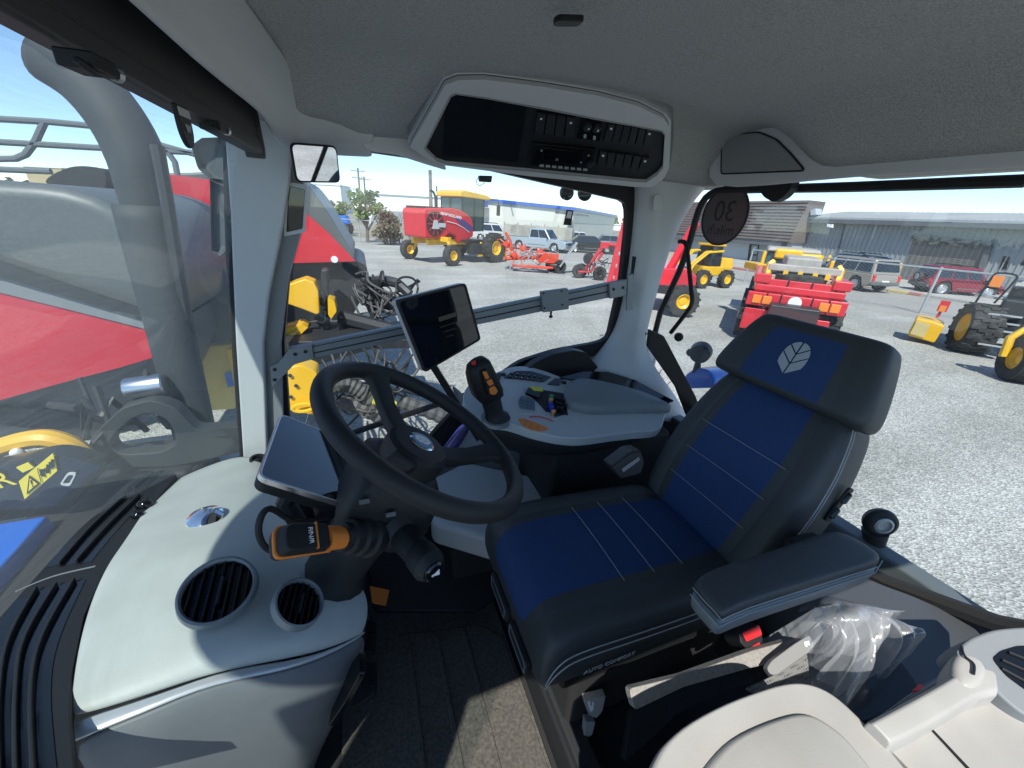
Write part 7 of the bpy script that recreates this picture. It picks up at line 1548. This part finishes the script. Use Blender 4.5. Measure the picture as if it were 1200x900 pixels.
b = MB(); b.ring(roundpoly([P(u, v, y=1.5) for u, v in orr], .02, 2), roundpoly([P(u, v, y=1.5) for u, v in irr], .02, 2), V((0, .06, 0))); b.build('ring_plate', M['stack'], t, bevel=.006)
b = MB(); c0_ = P(148, 456, y=1.56); b.lathe([(.035, 0), (.037, .004), (.037, .10), (.032, .104)], c0_, (1, .1, .06), 18); b.build('bright_cylinder', M['metal'], t)
b = clutter(MB(), 9, ((-1.02, -.70), (1.52, 1.6), (-.76, -.62)), (.006, .014), random.Random(2), .06, .16); b.build('hoses', M['hose'], t)
t = thing('side_mirror', 'blue grey folded exterior mirror housing beside the front pillar', 'mirror', P(250, 300, y=1.75))
M['mirrorhouse'] = mat('blue grey mirror plastic', (.075, .09, .10), .5)
b = MB(); b.loft([[P(u, v, y=1.72)+V((0, .02, 0)) for u, v in ((226, 172), (238, 166), (262, 165), (262, 214), (248, 206), (234, 192))], [P(u, v, y=1.70) for u, v in ((223, 170), (236, 161), (264, 160), (265, 220), (247, 212), (231, 198))], [P(u, v, y=1.70)+V((.01, .12, 0)) for u, v in ((226, 172), (238, 163), (264, 162), (265, 216), (248, 208), (234, 194))]]); b.build('bracket_head', M['mirrorhouse'], t, bevel=.008, seg=3)
b = MB(); b.loft([[P(u, v, y=1.73) for u, v in ((248, 212), (262, 214), (264, 288), (257, 296), (250, 290))], [P(u, v, y=1.70) for u, v in ((245, 208), (264, 210), (267, 292), (258, 301), (247, 295))], [P(u, v, y=1.70)+V((.01, .10, 0)) for u, v in ((246, 209), (265, 211), (268, 291), (258, 299), (248, 293))]]); b.build('housing', M['mirrorhouse'], t, bevel=.008, seg=3)

# blue rear fender and work lamp outside the rear window
t = thing('rear_fender', 'blue rear fender of the tractor behind the rear corner post', 'fender', P(830, 445, y=1.7))
b = MB(); fpx = [(800, 440), (814, 430), (828, 433), (836, 441), (838, 455), (802, 456)]; b.prism(roundpoly([P(u, v, x=1.62) for u, v in fpx], .03), V((.5, .1, -.05))); b.build('shell', M['blue'], t, bevel=.02)
t = thing('fender_lamp', 'round black work lamp standing on the blue rear fender', 'lamp', P(818, 430, x=1.62))
c = P(821, 413, x=1.62); b = MB(); b.lathe([(.02, -.05), (.05, -.03), (.055, .02), (.05, .03), (.0005, .034)], c, (.8, .6, .1), 18); b.build('lamp_head', M['black'], t, bevel=.003)
b = MB(); b.tube([c, P(818, 425, x=1.63), P(816, 436, x=1.64)], [.02, .016, .022], 8); b.ball(P(809, 413, x=1.63), .022, 10); b.build('stem', M['black'], t)
# ================================================================== light, sky, render
w = bpy.data.worlds.new('World'); sc.world = w; w.use_nodes = True
nt = w.node_tree; bg = nt.nodes['Background']; sky = nt.nodes.new('ShaderNodeTexSky'); sky.sky_type = 'NISHITA'
sky.sun_disc = False; SUN = V((-.289, -.544, .788)).normalized()
sky.sun_elevation = math.asin(SUN.z); sky.sun_rotation = math.atan2(SUN.x, SUN.y); sky.altitude = 1500; sky.air_density = .9; sky.dust_density = .1; sky.ozone_density = 3.0
nt.links.new(sky.outputs[0], bg.inputs['Color']); bg.inputs['Strength'].default_value = .15
L = bpy.data.lights.new('sun', 'SUN'); L.energy = 4.0; L.angle = R(.5); L.color = (1, .96, .9)
so = bpy.data.objects.new('sun', L); C.objects.link(so); so.rotation_euler = SUN.to_track_quat('Z', 'Y').to_euler(); so.location = (-5, -9, 14)
vs = sc.view_settings; vs.view_transform = 'Standard'; vs.look = 'None'; vs.gamma = 1; vs.exposure = .72; vs.use_curve_mapping = False
sc.render.engine = 'CYCLES'; cy = sc.cycles
cy.use_denoising = True; cy.max_bounces = 10; cy.diffuse_bounces = 5; cy.glossy_bounces = 4; cy.transmission_bounces = 6; cy.transparent_max_bounces = 16
cy.use_adaptive_sampling = True; cy.adaptive_threshold = .01; cy.sample_clamp_indirect = 8
bpy.context.view_layer.update()
